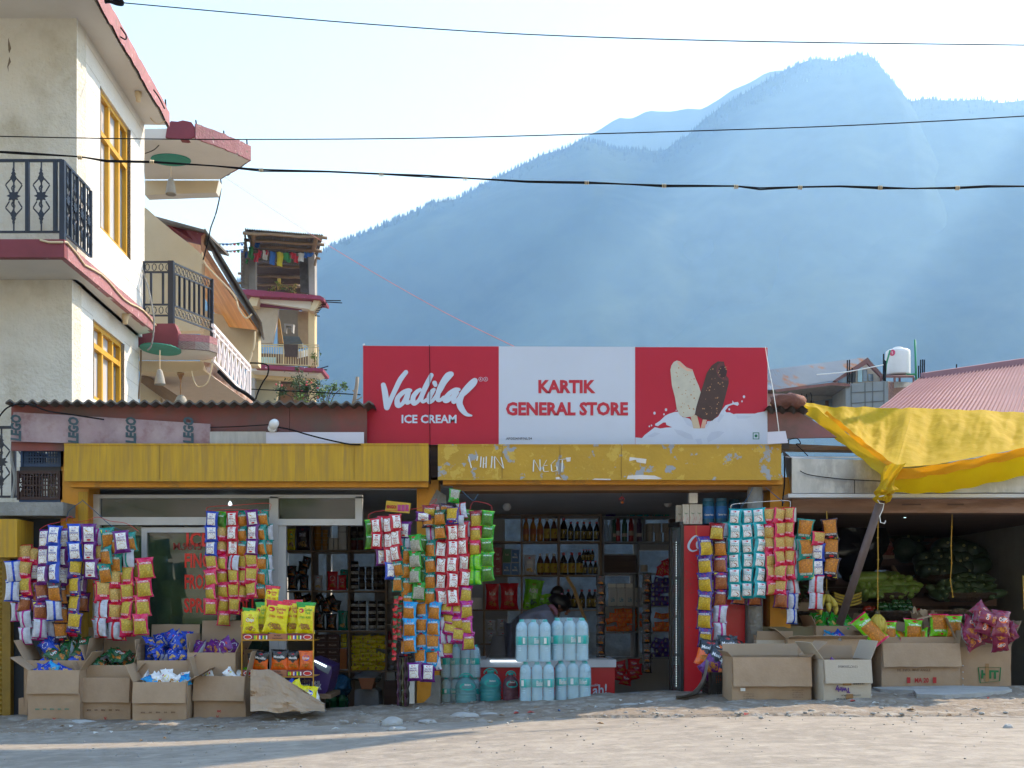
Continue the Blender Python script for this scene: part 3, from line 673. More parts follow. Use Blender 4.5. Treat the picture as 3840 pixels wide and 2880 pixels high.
tp([(180, 690), (210, 655), (275, 665), (250, 750), (190, 745)], CREAM, d=D_ - .5, back=.5, name='bracket', lab='cream bracket at the left of the slab')
tp([(770, 700), (835, 690), (800, 760), (770, 795), (728, 790)], CREAM, d=D_ - .5, back=.5, name='bracket', lab='cream bracket at the right of the slab')
tp([(262, 712), (760, 735), (735, 785), (250, 752)], mat('tower_purple_band', (.16, .03, .07), .7), d=D_ - .1, back=.2, name='beam')
tp([(180, 750), (250, 750), (245, 1110), (180, 1110)], TCR, name='column', lab='cream column at the left of the middle floor')
tp([(245, 755), (450, 770), (440, 860), (395, 1090), (245, 1090)], mat('tower_beige', (.44, .36, .27), .9, var=.06), back=.15, name='wall', lab='beige wall beside the open stair')
tp([(722, 790), (780, 800), (780, 1290), (725, 1290)], TCR, back=.5, name='column', lab='cream column at the right of the middle floor')
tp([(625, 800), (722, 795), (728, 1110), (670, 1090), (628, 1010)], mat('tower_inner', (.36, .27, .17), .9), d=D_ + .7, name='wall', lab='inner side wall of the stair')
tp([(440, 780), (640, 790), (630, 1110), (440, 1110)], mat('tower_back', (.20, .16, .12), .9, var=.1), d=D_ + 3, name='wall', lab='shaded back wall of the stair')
for k in range(4):
    tp([(485 - k * 2, 1025 + k * 24), (662 + k * 2, 1030 + k * 24), (665 + k * 2, 1052 + k * 24), (485 - k * 2, 1048 + k * 24)], mat('stair_step', (.12, .14, .15), .8), d=D_ + 2.2 - k * .4, back=.35, name='step')
tp([(443, 845), (458, 870), (492, 1090), (455, 1090), (440, 1000)], mat('stair_string', (.38, .22, .06), .8), d=D_ + .8, back=.1, name='stair_string')
tp([(500, 910), (590, 915), (585, 930), (580, 990), (565, 990), (565, 935), (515, 930), (515, 990), (502, 990)], TGR, d=D_ + 2, back=.3, name='stool', lab='small wooden stool at the stair head')
tp([(235, 1282), (860, 1322), (855, 1348), (240, 1320)], TMR, d=D_ - 1.0, back=1.4, name='slab_edge', lab='maroon slab edge below the balcony rail')
tp([(190, 1322), (860, 1350), (800, 1385), (190, 1340)], SOFF, d=D_ - .7, back=.9, name='soffit')
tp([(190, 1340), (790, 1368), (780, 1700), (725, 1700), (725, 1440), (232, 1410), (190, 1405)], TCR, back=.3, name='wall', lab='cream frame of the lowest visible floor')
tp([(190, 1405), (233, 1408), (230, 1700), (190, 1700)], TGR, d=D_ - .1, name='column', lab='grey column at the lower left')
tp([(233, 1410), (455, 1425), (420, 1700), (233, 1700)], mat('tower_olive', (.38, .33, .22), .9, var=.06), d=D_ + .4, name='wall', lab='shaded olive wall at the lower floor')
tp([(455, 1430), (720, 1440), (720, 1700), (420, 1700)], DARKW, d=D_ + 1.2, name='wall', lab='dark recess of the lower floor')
tp([(470, 1460), (640, 1465), (640, 1700), (465, 1700)], mat('brown_door', (.20, .10, .05), .7), d=D_ + 1, back=.1, name='door')
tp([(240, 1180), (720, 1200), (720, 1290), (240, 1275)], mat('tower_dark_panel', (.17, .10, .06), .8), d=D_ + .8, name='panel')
tp([(245, 1215), (430, 1220), (430, 1285), (245, 1280)], mat('window_bright', (.45, .62, .55), .2, var=.3, scale=1), d=D_ + .6, back=.05, name='window')
# rail
m = MB(); RC = mat('tower_rail_paint', (.55, .42, .22), .6)
for y0, y1 in ((1100, 1108), (1118, 1128)): m.bar(W('T', 238, y0, D_ - .9), W('T', 818, y1, D_ - .9), .035, RC)
m.bar(W('T', 0, 1085, D_ - .5), W('T', 240, 1096, D_ - .9), .05, DARKW)
m.bar(W('T', 240, 1272, D_ - .9), W('T', 818, 1300, D_ - .9), .035, RC); m.bar(W('T', 0, 1262, D_ - .5), W('T', 240, 1272, D_ - .9), .035, RC)
part('balcony_rail', m, tw)
for k in range(36):
    x = 20 + k * 22.6; f = x / 818; m = MB()
    m.bar(W('T', x, 1092 + f * 34, D_ - .9), W('T', x, 1265 + f * 34, D_ - .9), .045 if k in (10, 21, 35) else .022, RC); part('baluster', m, tw)
# tin lean-to roof on poles
a, b, c, d = W('T', 142, 42, D_ - 2), W('T', 862, 98, D_ - 2), W('T', 780, 390, D_ + 3.3), W('T', 238, 330, D_ + 3.3)
d2 = W('T', 105, 590, D_ + 1.5)
m = MB(); K = 60
TW = mat('weathered_tin', (.19, .18, .16), .7, metal=.2, var=.25, scale=2, stretch=(1, .2, 1))
m.grid(lambda u, v: a.lerp(b, u).lerp(d.lerp(c, u), v) + Vector((0, 0, .03 * math.sin(u * 2 * math.pi * 34))), 204, 2, TW, smooth=False)
part('tin_roof', m, tw)
m = MB(); m.grid(lambda u, v: a.lerp(W('T', 108, 590, D_ - .6), v).lerp(W('T', 178, 330, D_ + 2.6).lerp(W('T', 178, 596, D_ + 2.6), v), u) + Vector((.02 * math.sin(v * 100), 0, 0)), 12, 60, TW, smooth=False); part('tin_side', m, tw)
m = MB()
for (x0, y0), (x1, y1), dd_ in (((125, 82), (895, 128), -1.9), ((135, 145), (868, 190), -1.2), ((285, 200), (845, 250), -.6), ((240, 372), (700, 400), 1.5), ((240, 470), (675, 490), 2.2), ((240, 550), (650, 570), 2.8)):
    m.tube([W('T', x0 + (x1 - x0) * k / 6, y0 + (y1 - y0) * k / 6 + 4 * math.sin(k * 2.1), D_ + dd_) for k in range(7)], .06, SHELFW, 6)
m.tube([W('T', 228, 85, D_ - 1.9), W('T', 208, 205, D_ - .5)], .09, SHELFW, 6); m.tube([W('T', 797, 115, D_ - 1.9), W('T', 762, 262, D_ - .2)], .09, SHELFW, 6)
for x0, y0, x1, y1 in ((80, 453, 118, 456), (68, 540, 112, 542), (790, 312, 832, 318), (795, 320, 780, 380)): m.tube([W('T', x0, y0, D_ - .4), W('T', x1, y1, D_ - .4)], .05, SHELFW, 5)
part('pole_frame', m, tw)
m = MB()
for i, (x0, y0, x1, y1) in enumerate([(870, 699, 1020, 701), (868, 712, 1032, 722), (850, 722, 888, 724), (838, 735, 885, 738), (825, 748, 870, 752), (812, 762, 850, 765), (800, 775, 840, 778), (790, 790, 830, 792), (782, 805, 820, 808), (780, 822, 802, 825), (782, 838, 828, 843), (820, 1325, 905, 1300), (850, 1330, 895, 1335)]):
    m.tube([W('T', x0, y0, D_ - .3), W('T', x1, y1, D_ - .3)], .02, WIRE, 4)
part('rebar', m, tw)
# things on the tower
FL = {'r': mat('red_flag', (.45, .03, .05), .8), 'g': mat('green_flag', (.05, .25, .09), .8), 'w': mat('white_flag', (.5, .5, .5), .8), 'b': mat('blue_flag', (.04, .13, .42), .8), 'y': mat('yellow_flag', (.50, .42, .04), .8)}
fl = thing('prayer_flags', 'string of coloured prayer flags sagging under the tin roof of the tower', 'flags', W('T', 480, 250, D_ - .7))
m = MB(); m.tube([W('T', 150, 215, D_ - .75), W('T', 300, 245, D_ - .75), W('T', 480, 258, D_ - .75), W('T', 700, 262, D_ - .75)], .012, WIRE, 4); part('string', m, fl)
for x, y, w_, h_, c in ((195, 205, 45, 105, 'g'), (245, 265, 50, 85, 'r'), (280, 235, 40, 75, 'r'), (330, 240, 55, 90, 'w'), (348, 240, 38, 45, 'r'), (392, 250, 58, 125, 'b'), (460, 255, 60, 135, 'y'), (515, 262, 55, 70, 'g'), (545, 290, 50, 62, 'g'), (580, 262, 60, 60, 'r'), (612, 290, 48, 65, 'r'), (655, 264, 60, 80, 'w'), (700, 262, 40, 50, 'b'), (740, 262, 60, 38, 'b'), (256, 165, 48, 52, 'b'), (212, 290, 36, 40, 'g'), (150, 250, 30, 60, 'b'), (160, 320, 26, 45, 'g')):
    m = MB(); k_ = random.Random(x)
    a = [W('T', x - w_ / 2, y, D_ - .75), W('T', x + w_ / 2, y + 3, D_ - .75), W('T', x + w_ * .42, y + h_, D_ - .75 + k_.uniform(-.1, .1)), W('T', x - w_ * .4, y + h_ * .95, D_ - .75 + k_.uniform(-.1, .1))]
    m.grid(lambda u, v: a[0].lerp(a[1], u).lerp(a[3].lerp(a[2], u), v) + Vector((.02 * math.sin(v * 6), .05 * math.sin(u * 7 + x), 0)), 6, 4, FL[c]); part('flag', m, fl)
for yy, lab in ((1545, 'upper of two thin flag strings left of the tower roof'), (1590, 'lower of two thin flag strings left of the tower roof')):
    fl = thing('prayer_flags', lab, 'flags', W('A', 1450, yy, 42))
    m = MB(); m.tube([W('A', 1345, yy, 42), W('A', 1450, yy + 6, 42), W('A', 1560, yy - 8, 42)], .015, WIRE, 4); part('string', m, fl)
    for k, c in enumerate('rgbbwrgb'):
        x = 1358 + k * 24; m = MB(); m.prism([W('A', x, yy - 1, 42), W('A', x + 20, yy, 42), W('A', x + 16, yy + 14, 42), W('A', x + 4, yy + 12, 42)], (0, .02, 0), FL[c]); part('flag', m, fl)
def leafy(name, lab, cat, c, R, n, lsz, mats, sq=(1, 1, 1), stem=None, seed=1, flowers=None, group=None):
    o = thing(name, lab, cat, c, group=group); rr = random.Random(seed); m = MB(); cl = []
    for k in range(7): cl.append((Vector((rr.uniform(-.8, .8) * sq[0], rr.uniform(-.6, .6), rr.uniform(-.7, .9) * sq[2])) * R, R * rr.uniform(.25, .55)))
    for k in range(n):
        cc, r = rr.choice(cl); p = cc + Vector((rr.gauss(0, 1), rr.gauss(0, 1), rr.gauss(0, 1))) * r * .45
        a = Vector((rr.uniform(-1, 1), rr.uniform(-1, 1), rr.uniform(-.6, .6))).normalized(); b = a.cross(Vector((rr.uniform(-1, 1), rr.uniform(-1, 1), 1))).normalized()
        s_ = lsz * rr.uniform(.6, 1.4); p = Vector(c) + p
        m.add([p - a * s_, p - b * s_ * .4, p + a * s_, p + b * s_ * .4], [(0, 1, 2, 3)], rr.choice(mats))
    part('foliage', m, o)
    m = MB()
    for cc, r in cl: m.tube([Vector(c) + Vector((0, 0, -R * 1.3)), Vector(c) + cc * .5 + Vector((0, 0, -.2 * R)), Vector(c) + cc], R * .03, DARKW, 5)
    part('stem', m, o)
    if flowers:
        m = MB()
        for k in range(16): cc, r = rr.choice(cl); m.ball(Vector(c) + cc + Vector((rr.uniform(-r, r), -r * .6, rr.uniform(-r, r))), lsz * .7, flowers, 6, 4)
        part('flower', m, o)
    return o
G1 = mat('leaf_mid_green', (.06, .12, .03), .7, var=.3, scale=9); G2 = mat('leaf_dark_green', (.03, .07, .025), .7, var=.3, scale=9); G3 = mat('leaf_yellow_green', (.16, .26, .04), .7, var=.3, scale=9)
leafy('rose_bush', 'dark leafy rose bush with small pink blooms in front of the stair tower', 'bush', W('T', 665, 1560, 30), .55, 1500, .04, [G1, G2, G2], (1.2, 1, 1.3), seed=2, flowers=mat('rose_petal', (.6, .1, .12), .7))
leafy('shrub', 'bright yellow green shrub right of the rose bush above the tin roof', 'shrub', W('T', 870, 1580, 29), .42, 700, .04, [G3, G1], (1.6, 1, .9), seed=5)
leafy('climbing_plant', 'dark creeper climbing the tower column above the rose bush', 'plant', W('T', 680, 1450, 31), .30, 500, .035, [G2, G1], (.8, 1, 1.3), seed=8)
leafy('potted_plant', 'dry flowering plant in a pot on the tower slab, left of the other pot', 'plant', W('T', 470, 590, D_ - .6), .32, 260, .05, [G3, mat('dry_leaf', (.4, .28, .1), .8)], (1.3, 1, .8), seed=12)
leafy('potted_plant', 'small plant with yellow blooms in a green pot on the tower slab', 'plant', W('T', 545, 608, D_ - .6), .24, 200, .045, [G1, mat('dry_leaf', (.4, .28, .1), .8)], (1.3, 1, .7), seed=15)
leafy('potted_plant', 'green plant at the right end of the tower balcony', 'plant', W('T', 790, 1262, D_ - .8), .3, 180, .05, [G1, G3], (.5, 1, 1.4), seed=18)
m = MB(); m.prism([W('T', x, y, D_ - 1.0) for x, y in ((498, 1098), (628, 1102), (624, 1215), (505, 1212))], (0, .04, 0), mat('brown_rug', (.08, .05, .04), 1., var=.3)); one('rug', m, 'dark brown rug hung over the tower balcony rail', 'rug')
m = MB(); m.grid(lambda u, v: W('T', 622 + 95 * u, 1172 - 25 * u + 60 * v, D_ - .8 + .05 * math.sin(u * 9)), 8, 4, WHITE); one('white_cloth', m, 'white cloth drying behind the tower balcony rail', 'cloth')
m = MB(); m.tube([W('T', 455, 500, D_ - .4), W('T', 455, 600, D_ - .4)], .07, mat('yellow_post', (.5, .33, .05), .7), 6); one('yellow_post', m, 'short yellow post standing on the tower slab edge', 'post')
m = MB(); ST = mat('dead_bark', (.30, .25, .2), .9, var=.3, scale=10)
m.tube([W('S', x, y, 13) for x, y in ((32, 350), (42, 300), (50, 250), (54, 205))], .022, ST, 6, r1=.02); m.tube([W('S', x, y, 13) for x, y in ((38, 320), (55, 318), (75, 305))], .008, ST, 5); m.tube([W('S', x, y, 13) for x, y in ((44, 285), (30, 270))], .008, ST, 5)
one('dead_branch', m, 'bare sawn branch sticking up left of the red sign', 'branch')
# ================= houses on the right =================
D2 = 48.
BLUETIN = mat('bluish_tin_roof', (.17, .22, .28), .9, metal=0., spec=.05, var=.12, scale=1, col2=(.28, .14, .08), p2scale=1.3, thr=.60, stretch=(1.2, .25, .25))
hs = thing('tin_roof_house', 'grey house with a blue tin gable roof streaked with rust, right of the sign', 'house', W('R', 650, 620, D2))
a, b, c, d = W('R', 120, 318, D2 + 3), W('R', 965, 212, D2 + 3), W('R', 690, 400, D2 - 1.5), W('R', 100, 500, D2 - 1.5)
m = MB(); m.grid(lambda u, v: a.lerp(b, u).lerp(d.lerp(c, u), v) + Vector((0, 0, .03 * math.sin(u * 2 * math.pi * 60))), 360, 6, BLUETIN, smooth=False); part('roof', m, hs, 'blue tin slope streaked with rust')
m = MB(); m.prism([b, W('R', 1110, 375, D2 - .2), W('R', 1095, 385, D2 - .2), b + Vector((0, 0, -.15))], (.2, 1.2, 0), TIN); part('roof', m, hs, 'far slope of the gable roof')
m = MB(); gb = mat('reddish_bargeboard', (.20, .09, .08), .8, var=.2)
m.prism([W('R', x, y, D2 - 1.4) for x, y in ((965, 215), (985, 245), (1105, 375), (1085, 385), (965, 262), (715, 408), (690, 402))], (0, .15, 0), gb); part('bargeboard', m, hs)
m = MB(); m.prism([W('R', x, y, D2 - 1.0) for x, y in ((965, 262), (1085, 385), (1085, 420), (700, 420), (700, 405))], (0, .2, 0), mat('gable_plaster', (.50, .42, .33), .9)); part('gable_wall', m, hs)
for x0, x1, y0, y1, mt in ((730, 800, 355, 415, GLASS), (812, 870, 320, 410, BLACK), (888, 922, 288, 408, mat('blue_ply', (.42, .62, .66), .6)), (928, 962, 310, 402, GLASS), (970, 1010, 345, 402, GLASS)):
    m = MB(); m.prism([W('R', x0, y0 if x0 > 880 else y0 + 20, D2 - 1.06), W('R', x1, y0, D2 - 1.06), W('R', x1, y1, D2 - 1.06), W('R', x0, y1, D2 - 1.06)], (0, .05, 0), mt); part('window', m, hs)
m = MB(); m.prism([W('R', x, y, D2 - 2.2) for x, y in ((220, 470), (690, 412), (830, 425), (825, 445), (680, 435), (240, 490))], (0, 2.2, 0), gb, DARKC); part('eaves', m, hs)
GB = mat('grey_block_wall', (.22, .24, .25), .9, var=.14, scale=1.2)
m = MB(); m.prism([W('R', x, y, D2) for x, y in ((100, 490), (830, 440), (830, 700), (100, 700))], (0, .3, 0), mat('grey_plaster', (.27, .26, .24), .9, var=.1)); part('wall', m, hs, 'grey plastered wall under the eaves')
m = MB(); m.prism([W('R', x, y, D2 - .05) for x, y in ((375, 585), (785, 530), (785, 610), (375, 640))], (0, .04, 0), GLASS); part('window', m, hs)
for x in (520, 640, 700): m = MB(); m.bar(W('R', x, 560, D2 - .12), W('R', x, 620, D2 - .12), .12, DARKW); part('window_post', m, hs)
o = thing('pendant_lamp', 'small wire cage lamp hanging under the eaves of the tin roofed house', 'lamp', W('R', 440, 490, D2 - 1))
m = MB(); m.tube([W('R', 440, 485, D2 - 1), W('R', 440, 520, D2 - 1)], .02, WIRE, 4); part('cord', m, o)
m = MB(); c_ = W('R', 440, 545, D2 - 1)
for k in range(4):
    g = k * math.pi / 4; m.tube([c_ + Vector((.42 * math.sin(math.pi * v / 10) * math.cos(g), .42 * math.sin(math.pi * v / 10) * math.sin(g), .5 * math.cos(math.pi * v / 10))) for v in range(11)] , .02, WIRE, 4)
part('cage', m, o)
bb = thing('block_building', 'bare grey concrete block building carrying the white water tank', 'building', W('R', 960, 620, D2 - 2))
m = MB(); m.prism([W('R', x, y, D2 - 2) for x, y in ((790, 425), (1095, 402), (1130, 405), (1130, 700), (790, 700))], (0, 4, 0), GB); part('wall', m, bb, 'grey block wall facing the road')
m = MB(); m.prism([W('R', 1130, 410, D2 - 1.99), W('R', 1360, 420, D2 + 1.2), W('R', 1360, 700, D2 + 1.2), W('R', 1130, 700, D2 - 1.99)], (0, .3, 0), mat('raw_brick', (.16, .08, .06), .95, var=.5, scale=7, bump=.5, bscale=8, stretch=(1, 1, 3))); part('wall', m, bb, 'raw brick side wall')
m = MB(); m.prism([W('R', 1125, 402, D2 - 2.02), W('R', 1370, 415, D2 + 1.2), W('R', 1370, 440, D2 + 1.2), W('R', 1125, 460, D2 - 2.02)], (0, .35, 0), CONC); part('band', m, bb)
m = MB(); JT = mat('block_joint', (.12, .13, .13), .9)
for x0, y0, x1, y1 in ((835, 430, 835, 620), (945, 415, 945, 620), (1005, 412, 1005, 620), (830, 495, 1095, 480), (835, 580, 1095, 560), (1095, 405, 1095, 620)):
    m.bar(W('R', x0, y0, D2 - 2.01), W('R', x1, y1, D2 - 2.01), .03, JT)
part('joint', m, bb)
wt = thing('water_tank', 'white ribbed plastic water tank on a steel stand', 'tank', W('R', 1206, 360, D2 - .5))
TK = mat('white_tank_plastic', (.72, .70, .70), .45, var=.04)
pb_ = W('R', 1206, 358, D2 - .5); hh = W('R', 1206, 148, D2 - .5).z - pb_.z; rr_ = wid('R', 96, D2 - .5)
prof = [(rr_ * .95, 0)]
for k in range(15): z = hh * (.04 + .72 * k / 15); prof += [(rr_ * .985, z), (rr_ * 1.0, z + hh * .02), (rr_ * .985, z + hh * .04)]
prof += [(rr_ * .99, hh * .80), (rr_ * .97, hh * .92), (rr_ * .80, hh * .97), (rr_ * .42, hh * .99), (rr_ * .40, hh * 1.0)]
m = MB(); m.lathe(prof, TK, 40, pb_); part('body', m, wt)
m = MB(); m.lathe([(rr_ * .40, 0), (rr_ * .40, hh * .05), (rr_ * .3, hh * .07)], TK, 24, pb_ + Vector((0, 0, hh))); lid = part('lid', m, wt)
m = MB(); g0 = 3.95; cc = pb_ + Vector((rr_ * 1.005 * math.cos(g0), rr_ * 1.005 * math.sin(g0), hh * .79)); nn = Vector((math.cos(g0), math.sin(g0), 0)); tt = Vector((-nn.y, nn.x, 0))
m.prism([cc + tt * (.12 * math.cos(k * math.pi / 8)) + U * (.13 * math.sin(k * math.pi / 8)) for k in range(16)], nn * .01, mat('red_badge', (.6, .03, .12), .5)); m.text('5', cc + nn * .015, tt, U, .17, WHITE); part('badge', m, wt)
m = MB(); GP_ = mat('green_pipe', (.02, .25, .12), .5)
m.tube([W('R', 1145, 155, D2 - 1.4), W('R', 1112, 270, D2 - 1.2), W('R', 1104, 380, D2 - 1.2)], .04, GP_, 6); part('inlet_pipe', m, wt)
m = MB(); m.tube([W('R', 1275, 350, D2 - 1), W('R', 1352, 348, D2 - 1)], .045, GP_, 6); m.tube([W('R', 1342, 72, D2 - 1), W('R', 1353, 415, D2 - 1)], .045, GP_, 6); one('green_pipe', m, 'tall green plastic pipe standing right of the water tank', 'pipe')
ts = thing('tank_stand', 'dark angle iron stand under the white water tank', 'stand', W('R', 1206, 400, D2 - .5))
m = MB(); m.prism([W('R', 1065, 375, D2 - 1.6), W('R', 1335, 375, D2 - 1.6), W('R', 1300, 356, D2 + .6), W('R', 1120, 356, D2 + .6)], (0, 0, .08), gb); part('frame', m, ts)
for x, y0, y1, d_ in ((1070, 375, 395, -1.6), (1180, 375, 400, -1.6), (1332, 375, 412, -1.6), (1220, 360, 400, .6)): m = MB(); m.bar(W('R', x, y0, D2 + d_), W('R', x, y1 + 8, D2 + d_), .07, gb); part('leg', m, ts)
for i, (grp, lab) in enumerate(((((1090, 185, 375), (1098, 235, 380), (1106, 240, 380)), 'three rusty rebar rods left of the water tank'), (((1370, 280, 400), (1386, 232, 400), (1402, 230, 400), (1416, 232, 385)), 'four rebar rods right of the green pipe'), (((1640, 315, 345), (1655, 312, 345), (1672, 268, 345)), 'three thin rebar rods rising behind the pink roof'),
        (((802, 235, 408), (818, 232, 410), (840, 300, 408)), 'thin rebar rods in front of the gable windows'))):
    o = thing('rebar_rods', lab, 'rebar', W('R', grp[0][0], grp[0][2], D2 - 1.8))
    for x, y0, y1 in grp: m = MB(); m.tube([W('R', x, y1 + 25, D2 - 1.8), W('R', x + 2, y0, D2 - 1.8)], .028, WIRE, 5); part('rod', m, o)
cable('R', [(560, 350), (800, 328), (1090, 272)], D2 - 2.6, .02, 'pale wire strung from the water tank to the tin roof', mt=WHITE)
# small tin roof peeking by the sign
m = MB(); m.grid(lambda u, v: W('R', 100 + 110 * u, 415 + 30 * v + 25 * u + 4 * math.sin(u * 40), 30 - 2 * v), 24, 2, BLUETIN, smooth=False); m.prism([W('R', 100, 500, 29), W('R', 370, 505, 29), W('R', 370, 620, 29), W('R', 100, 620, 29)], (0, .3, 0), mat('pinkish_wall', (.36, .22, .21), .8)); m.box((W('R', 100, 480, 29).x, 28.9, W('R', 100, 500, 29).z), (W('R', 205, 480, 29).x, 29.2, W('R', 100, 478, 29).z), DARKW)
one('small_shed', m, 'low shed with a scrap of tin roof just right of the red sign', 'shed')
# pink tin roof
PT = mat('pink_tin_roof', (.28, .145, .165), .6, metal=.1, var=.08, scale=1, spec=.2)
pr = thing('pink_roof_house', 'house under a large ribbed pink tin roof at the far right', 'house', W('R', 1700, 700, 24))
a, b = W('R', 1388, 392, 27), W('R', 2500, 225, 29); d, c = W('R', 960, 705, 20.5), W('R', 2400, 760, 20.5)
def prf(u, v):
    p = a.lerp(b, u).lerp(d.lerp(c, u), v); ph = (u * 40) % 1
    return p + Vector((0, 0, .05 if ph < .25 else 0)) + Vector((0, -.02 if v > .5 else 0, .02 if v < .52 else 0))
m = MB(); m.grid(prf, 640, 8, PT, smooth=False); part('roof', m, pr)
m = MB(); m.prism([a, b, b + Vector((0, 0, .16)), a + Vector((0, 0, .16))], (0, -.25, -.05), PT); part('ridge_cap', m, pr)
m = MB(); m.box((a.x - .5, 26, -.5), (b.x, 30, 2.4), GB); part('wall', m, pr)
# ================= wires overhead =================
cable('X', [(455, 10), (900, 50), (1400, 92), (2000, 130), (2800, 155), (3900, 170)], 13, .0065, 'uppermost thin cable crossing the sky')
cable('X', [(-60, 510), (450, 520), (950, 523), (1600, 518), (2300, 500), (3000, 478), (3500, 455), (3900, 432)], 10, .005, 'middle thin cable crossing in front of the mountain')
bd = thing('cable_bundle', 'lowest thick cable bundle tied at intervals across the whole view', 'cable', Wp(1920, 680, 9.5))
pts = [(-60, 565), (80, 572), (300, 588), (400, 602), (570, 606), (800, 622), (980, 636), (1230, 643), (1430, 652), (1600, 658), (1745, 668), (1980, 680), (2200, 683), (2330, 690), (2490, 695), (2640, 696), (2760, 698), (2850, 705), (3000, 701), (3150, 698), (3300, 702), (3420, 707), (3590, 703), (3700, 697), (3900, 699)]
for off in (0, 3): m = MB(); m.tube([Wp(x, y + off * math.sin(i * 2.3) * 1.1 + off, 9.5) for i, (x, y) in enumerate(pts)], .0065 if off == 0 else .005, WIRE, 6); part('strand', m, bd)
for x, y in pts[2:-1:2]:
    m = MB(); p = Wp(x, y + 2, 9.5)
    for k in (-1, 0, 1): m.lathe([(.017, -.003), (.02, 0), (.017, .003)], CREAM, 8, p + Vector((k * .013, 0, 0)), M=Matrix.Rotation(math.pi / 2, 3, 'Y'))
    part('tie', m, bd)
cable('X', [(845, 665), (1200, 900), (1600, 1135), (1930, 1300)], [16, 13, 10.5, 9.0], .0035, 'pink string running down to the top of the sign', name='pink_string', mt=mat('pink_string', (.75, .28, .25), .7), cat='string')
cable('T', [(190, 1510), (700, 1535), (1200, 1562)], 20, .010, 'thin dark wire crossing in front of the stair tower')
cable('A', [(665, 10), (700, 8), (740, 22), (775, 25), (770, 5), (720, -5)], 11.6, .02, 'coil of black cable at the roof corner at the top', n=6)
cable('A', [(735, 135), (770, 180), (800, 225), (795, 250), (760, 230)], 12.4, .008, 'thin black wire looping over the chipped roof edge')
cable('A', [(975, 570), (1010, 620), (1045, 690)], 13.5, .008, 'short black wire on the roof edge near the first rebar stub')
for i, (x, y0, y1, d, lab) in enumerate(((1050, 632, 725, 14.5, 'first rebar stub standing on the roof edge'), (1243, 762, 805, 15.1, 'rebar stub above the maroon beam end'), (1420, 830, 885, 15.4, 'rebar stub in the middle of the canopy edge'), (1567, 888, 985, 15.7, 'rebar stub at the tip of the canopy edge'))):
    m = MB(); m.tube([W('A', x + 6, y1, d), W('A', x, y0, d)], .01, WIRE, 5); one('rebar_stub', m, lab, 'rebar')

# ================= shop building shell =================
YF = 9.15
sb = thing('shop_building', 'low row of shops under a corrugated roof with ochre fascias', 'shop', (0, 10.5, -.6))
def BACKWALL():
    holes = []
    for t, x0, y0, x1, y1 in (('G', 75, 395, 262, 1010), ('G', 285, 395, 382, 1320), ('G', 415, 395, 545, 1010), ('G', 572, 395, 758, 1010), ('G', 415, 180, 470, 380), ('D', 1072, 232, 1172, 600), ('D', 1090, 612, 1172, 1010), ('D', 1186, 232, 1404, 1030), ('D', 1424, 232, 1676, 1130), ('D', 1704, 238, 1890, 470),
            ('D', 1704, 608, 1870, 800), ('D', 1704, 975, 1888, 1130), ('D', 1926, 242, 2118, 400), ('D', 1926, 445, 2118, 1130), ('V', 500, 680, 968, 752), ('V', 960, 304, 1325, 340), ('V', 120, 202, 350, 214), ('V', 660, 210, 1450, 220)):
        a, b = W(t, x0, y1, 12.4), W(t, x1, y0, 12.4); holes.append((a.x, a.z, b.x, b.z))
    xs = sorted({xl - .1, xe} | {h[0] for h in holes} | {h[2] for h in holes}); m = MB()
    dk = mat('stall_back_boards', (.15, .09, .07), .8, var=.3, scale=5)
    for x0, x1 in zip(xs, xs[1:]):
        if x1 - x0 < 1e-4: continue
        c = (x0 + x1) / 2; cut = sorted((h[1], h[3]) for h in holes if h[0] < c < h[2]); z = -.7
        for a, b in cut + [(2.04, 9)]:
            if a > z + 1e-4: m.box((x0, 12.4, z), (x1, 12.5, a), WALL_IN if c < xr else dk)
            z = max(z, b)
    part('back_wall', m, sb)
def rect(t, x0, y0, x1, y1, d, th, mt, m=None, side=None):
    m = m or MB(); m.prism([W(t, x0, y1, d), W(t, x1, y1, d), W(t, x1, y0, d), W(t, x0, y0, d)], (0, th, 0), mt, side); return m
WALL_IN = mat('shop_inner_wall', (.48, .48, .47), .8, var=.12, scale=2)
CEIL = mat('shop_ceiling', (.40, .42, .44), .7, var=.15, scale=1.5)
xl, xm, xr, xe = Wp(300, 0, YF).x, Wp(1590, 0, YF).x, Wp(2935, 0, YF).x, 4.75
# roof & corrugated edge
TINR = mat('asbestos_roof', (.115, .105, .095), .75, var=.2, scale=5)
def roof(u, v, x0, x1, dz=0): x = x0 + (x1 - x0) * u; return (x, 8.72 + 4.4 * v, W('X', 0, 1502, 8.72).z + .035 * (x - x0) * -.12 + dz + .012 * math.sin(x / .086 * 2 * math.pi) - .12 * v + .006 * ns(x, 0, 2))
m = MB(); x0, x1 = Wp(20, 0, 8.72).x, Wp(1400, 0, 8.72).x
m.grid(lambda u, v: roof(u, v, x0, x1), 460, 3, TINR, smooth=False); m.grid(lambda u, v: roof(u, v, x0, x1, -.014), 460, 3, TINR, smooth=False)
m.grid(lambda u, v: roof(u, 0, x0, x1, -.014 * v), 460, 1, TINR, smooth=False)
part('corrugated_roof', m, sb, 'wavy grey roof sheet over the left shop')
m = MB(); x0, x1 = Wp(2870, 0, 8.9).x, Wp(2995, 0, 8.9).x; zr = W('R', 200, 612, 8.85).z
f2 = lambda u, v, dz=0: (x0 + (x1 + .08 - x0) * u, 8.85 + 1.5 * v, zr + dz + .014 * math.sin((x0 + (x1 + .08 - x0) * u) / .086 * 6.28) - .1 * v)
m.grid(f2, 120, 2, TINR, smooth=False); m.grid(lambda u, v: f2(u, v, -.014), 120, 2, TINR, smooth=False); part('corrugated_roof', m, sb, 'short piece of wavy roof right of the sign')
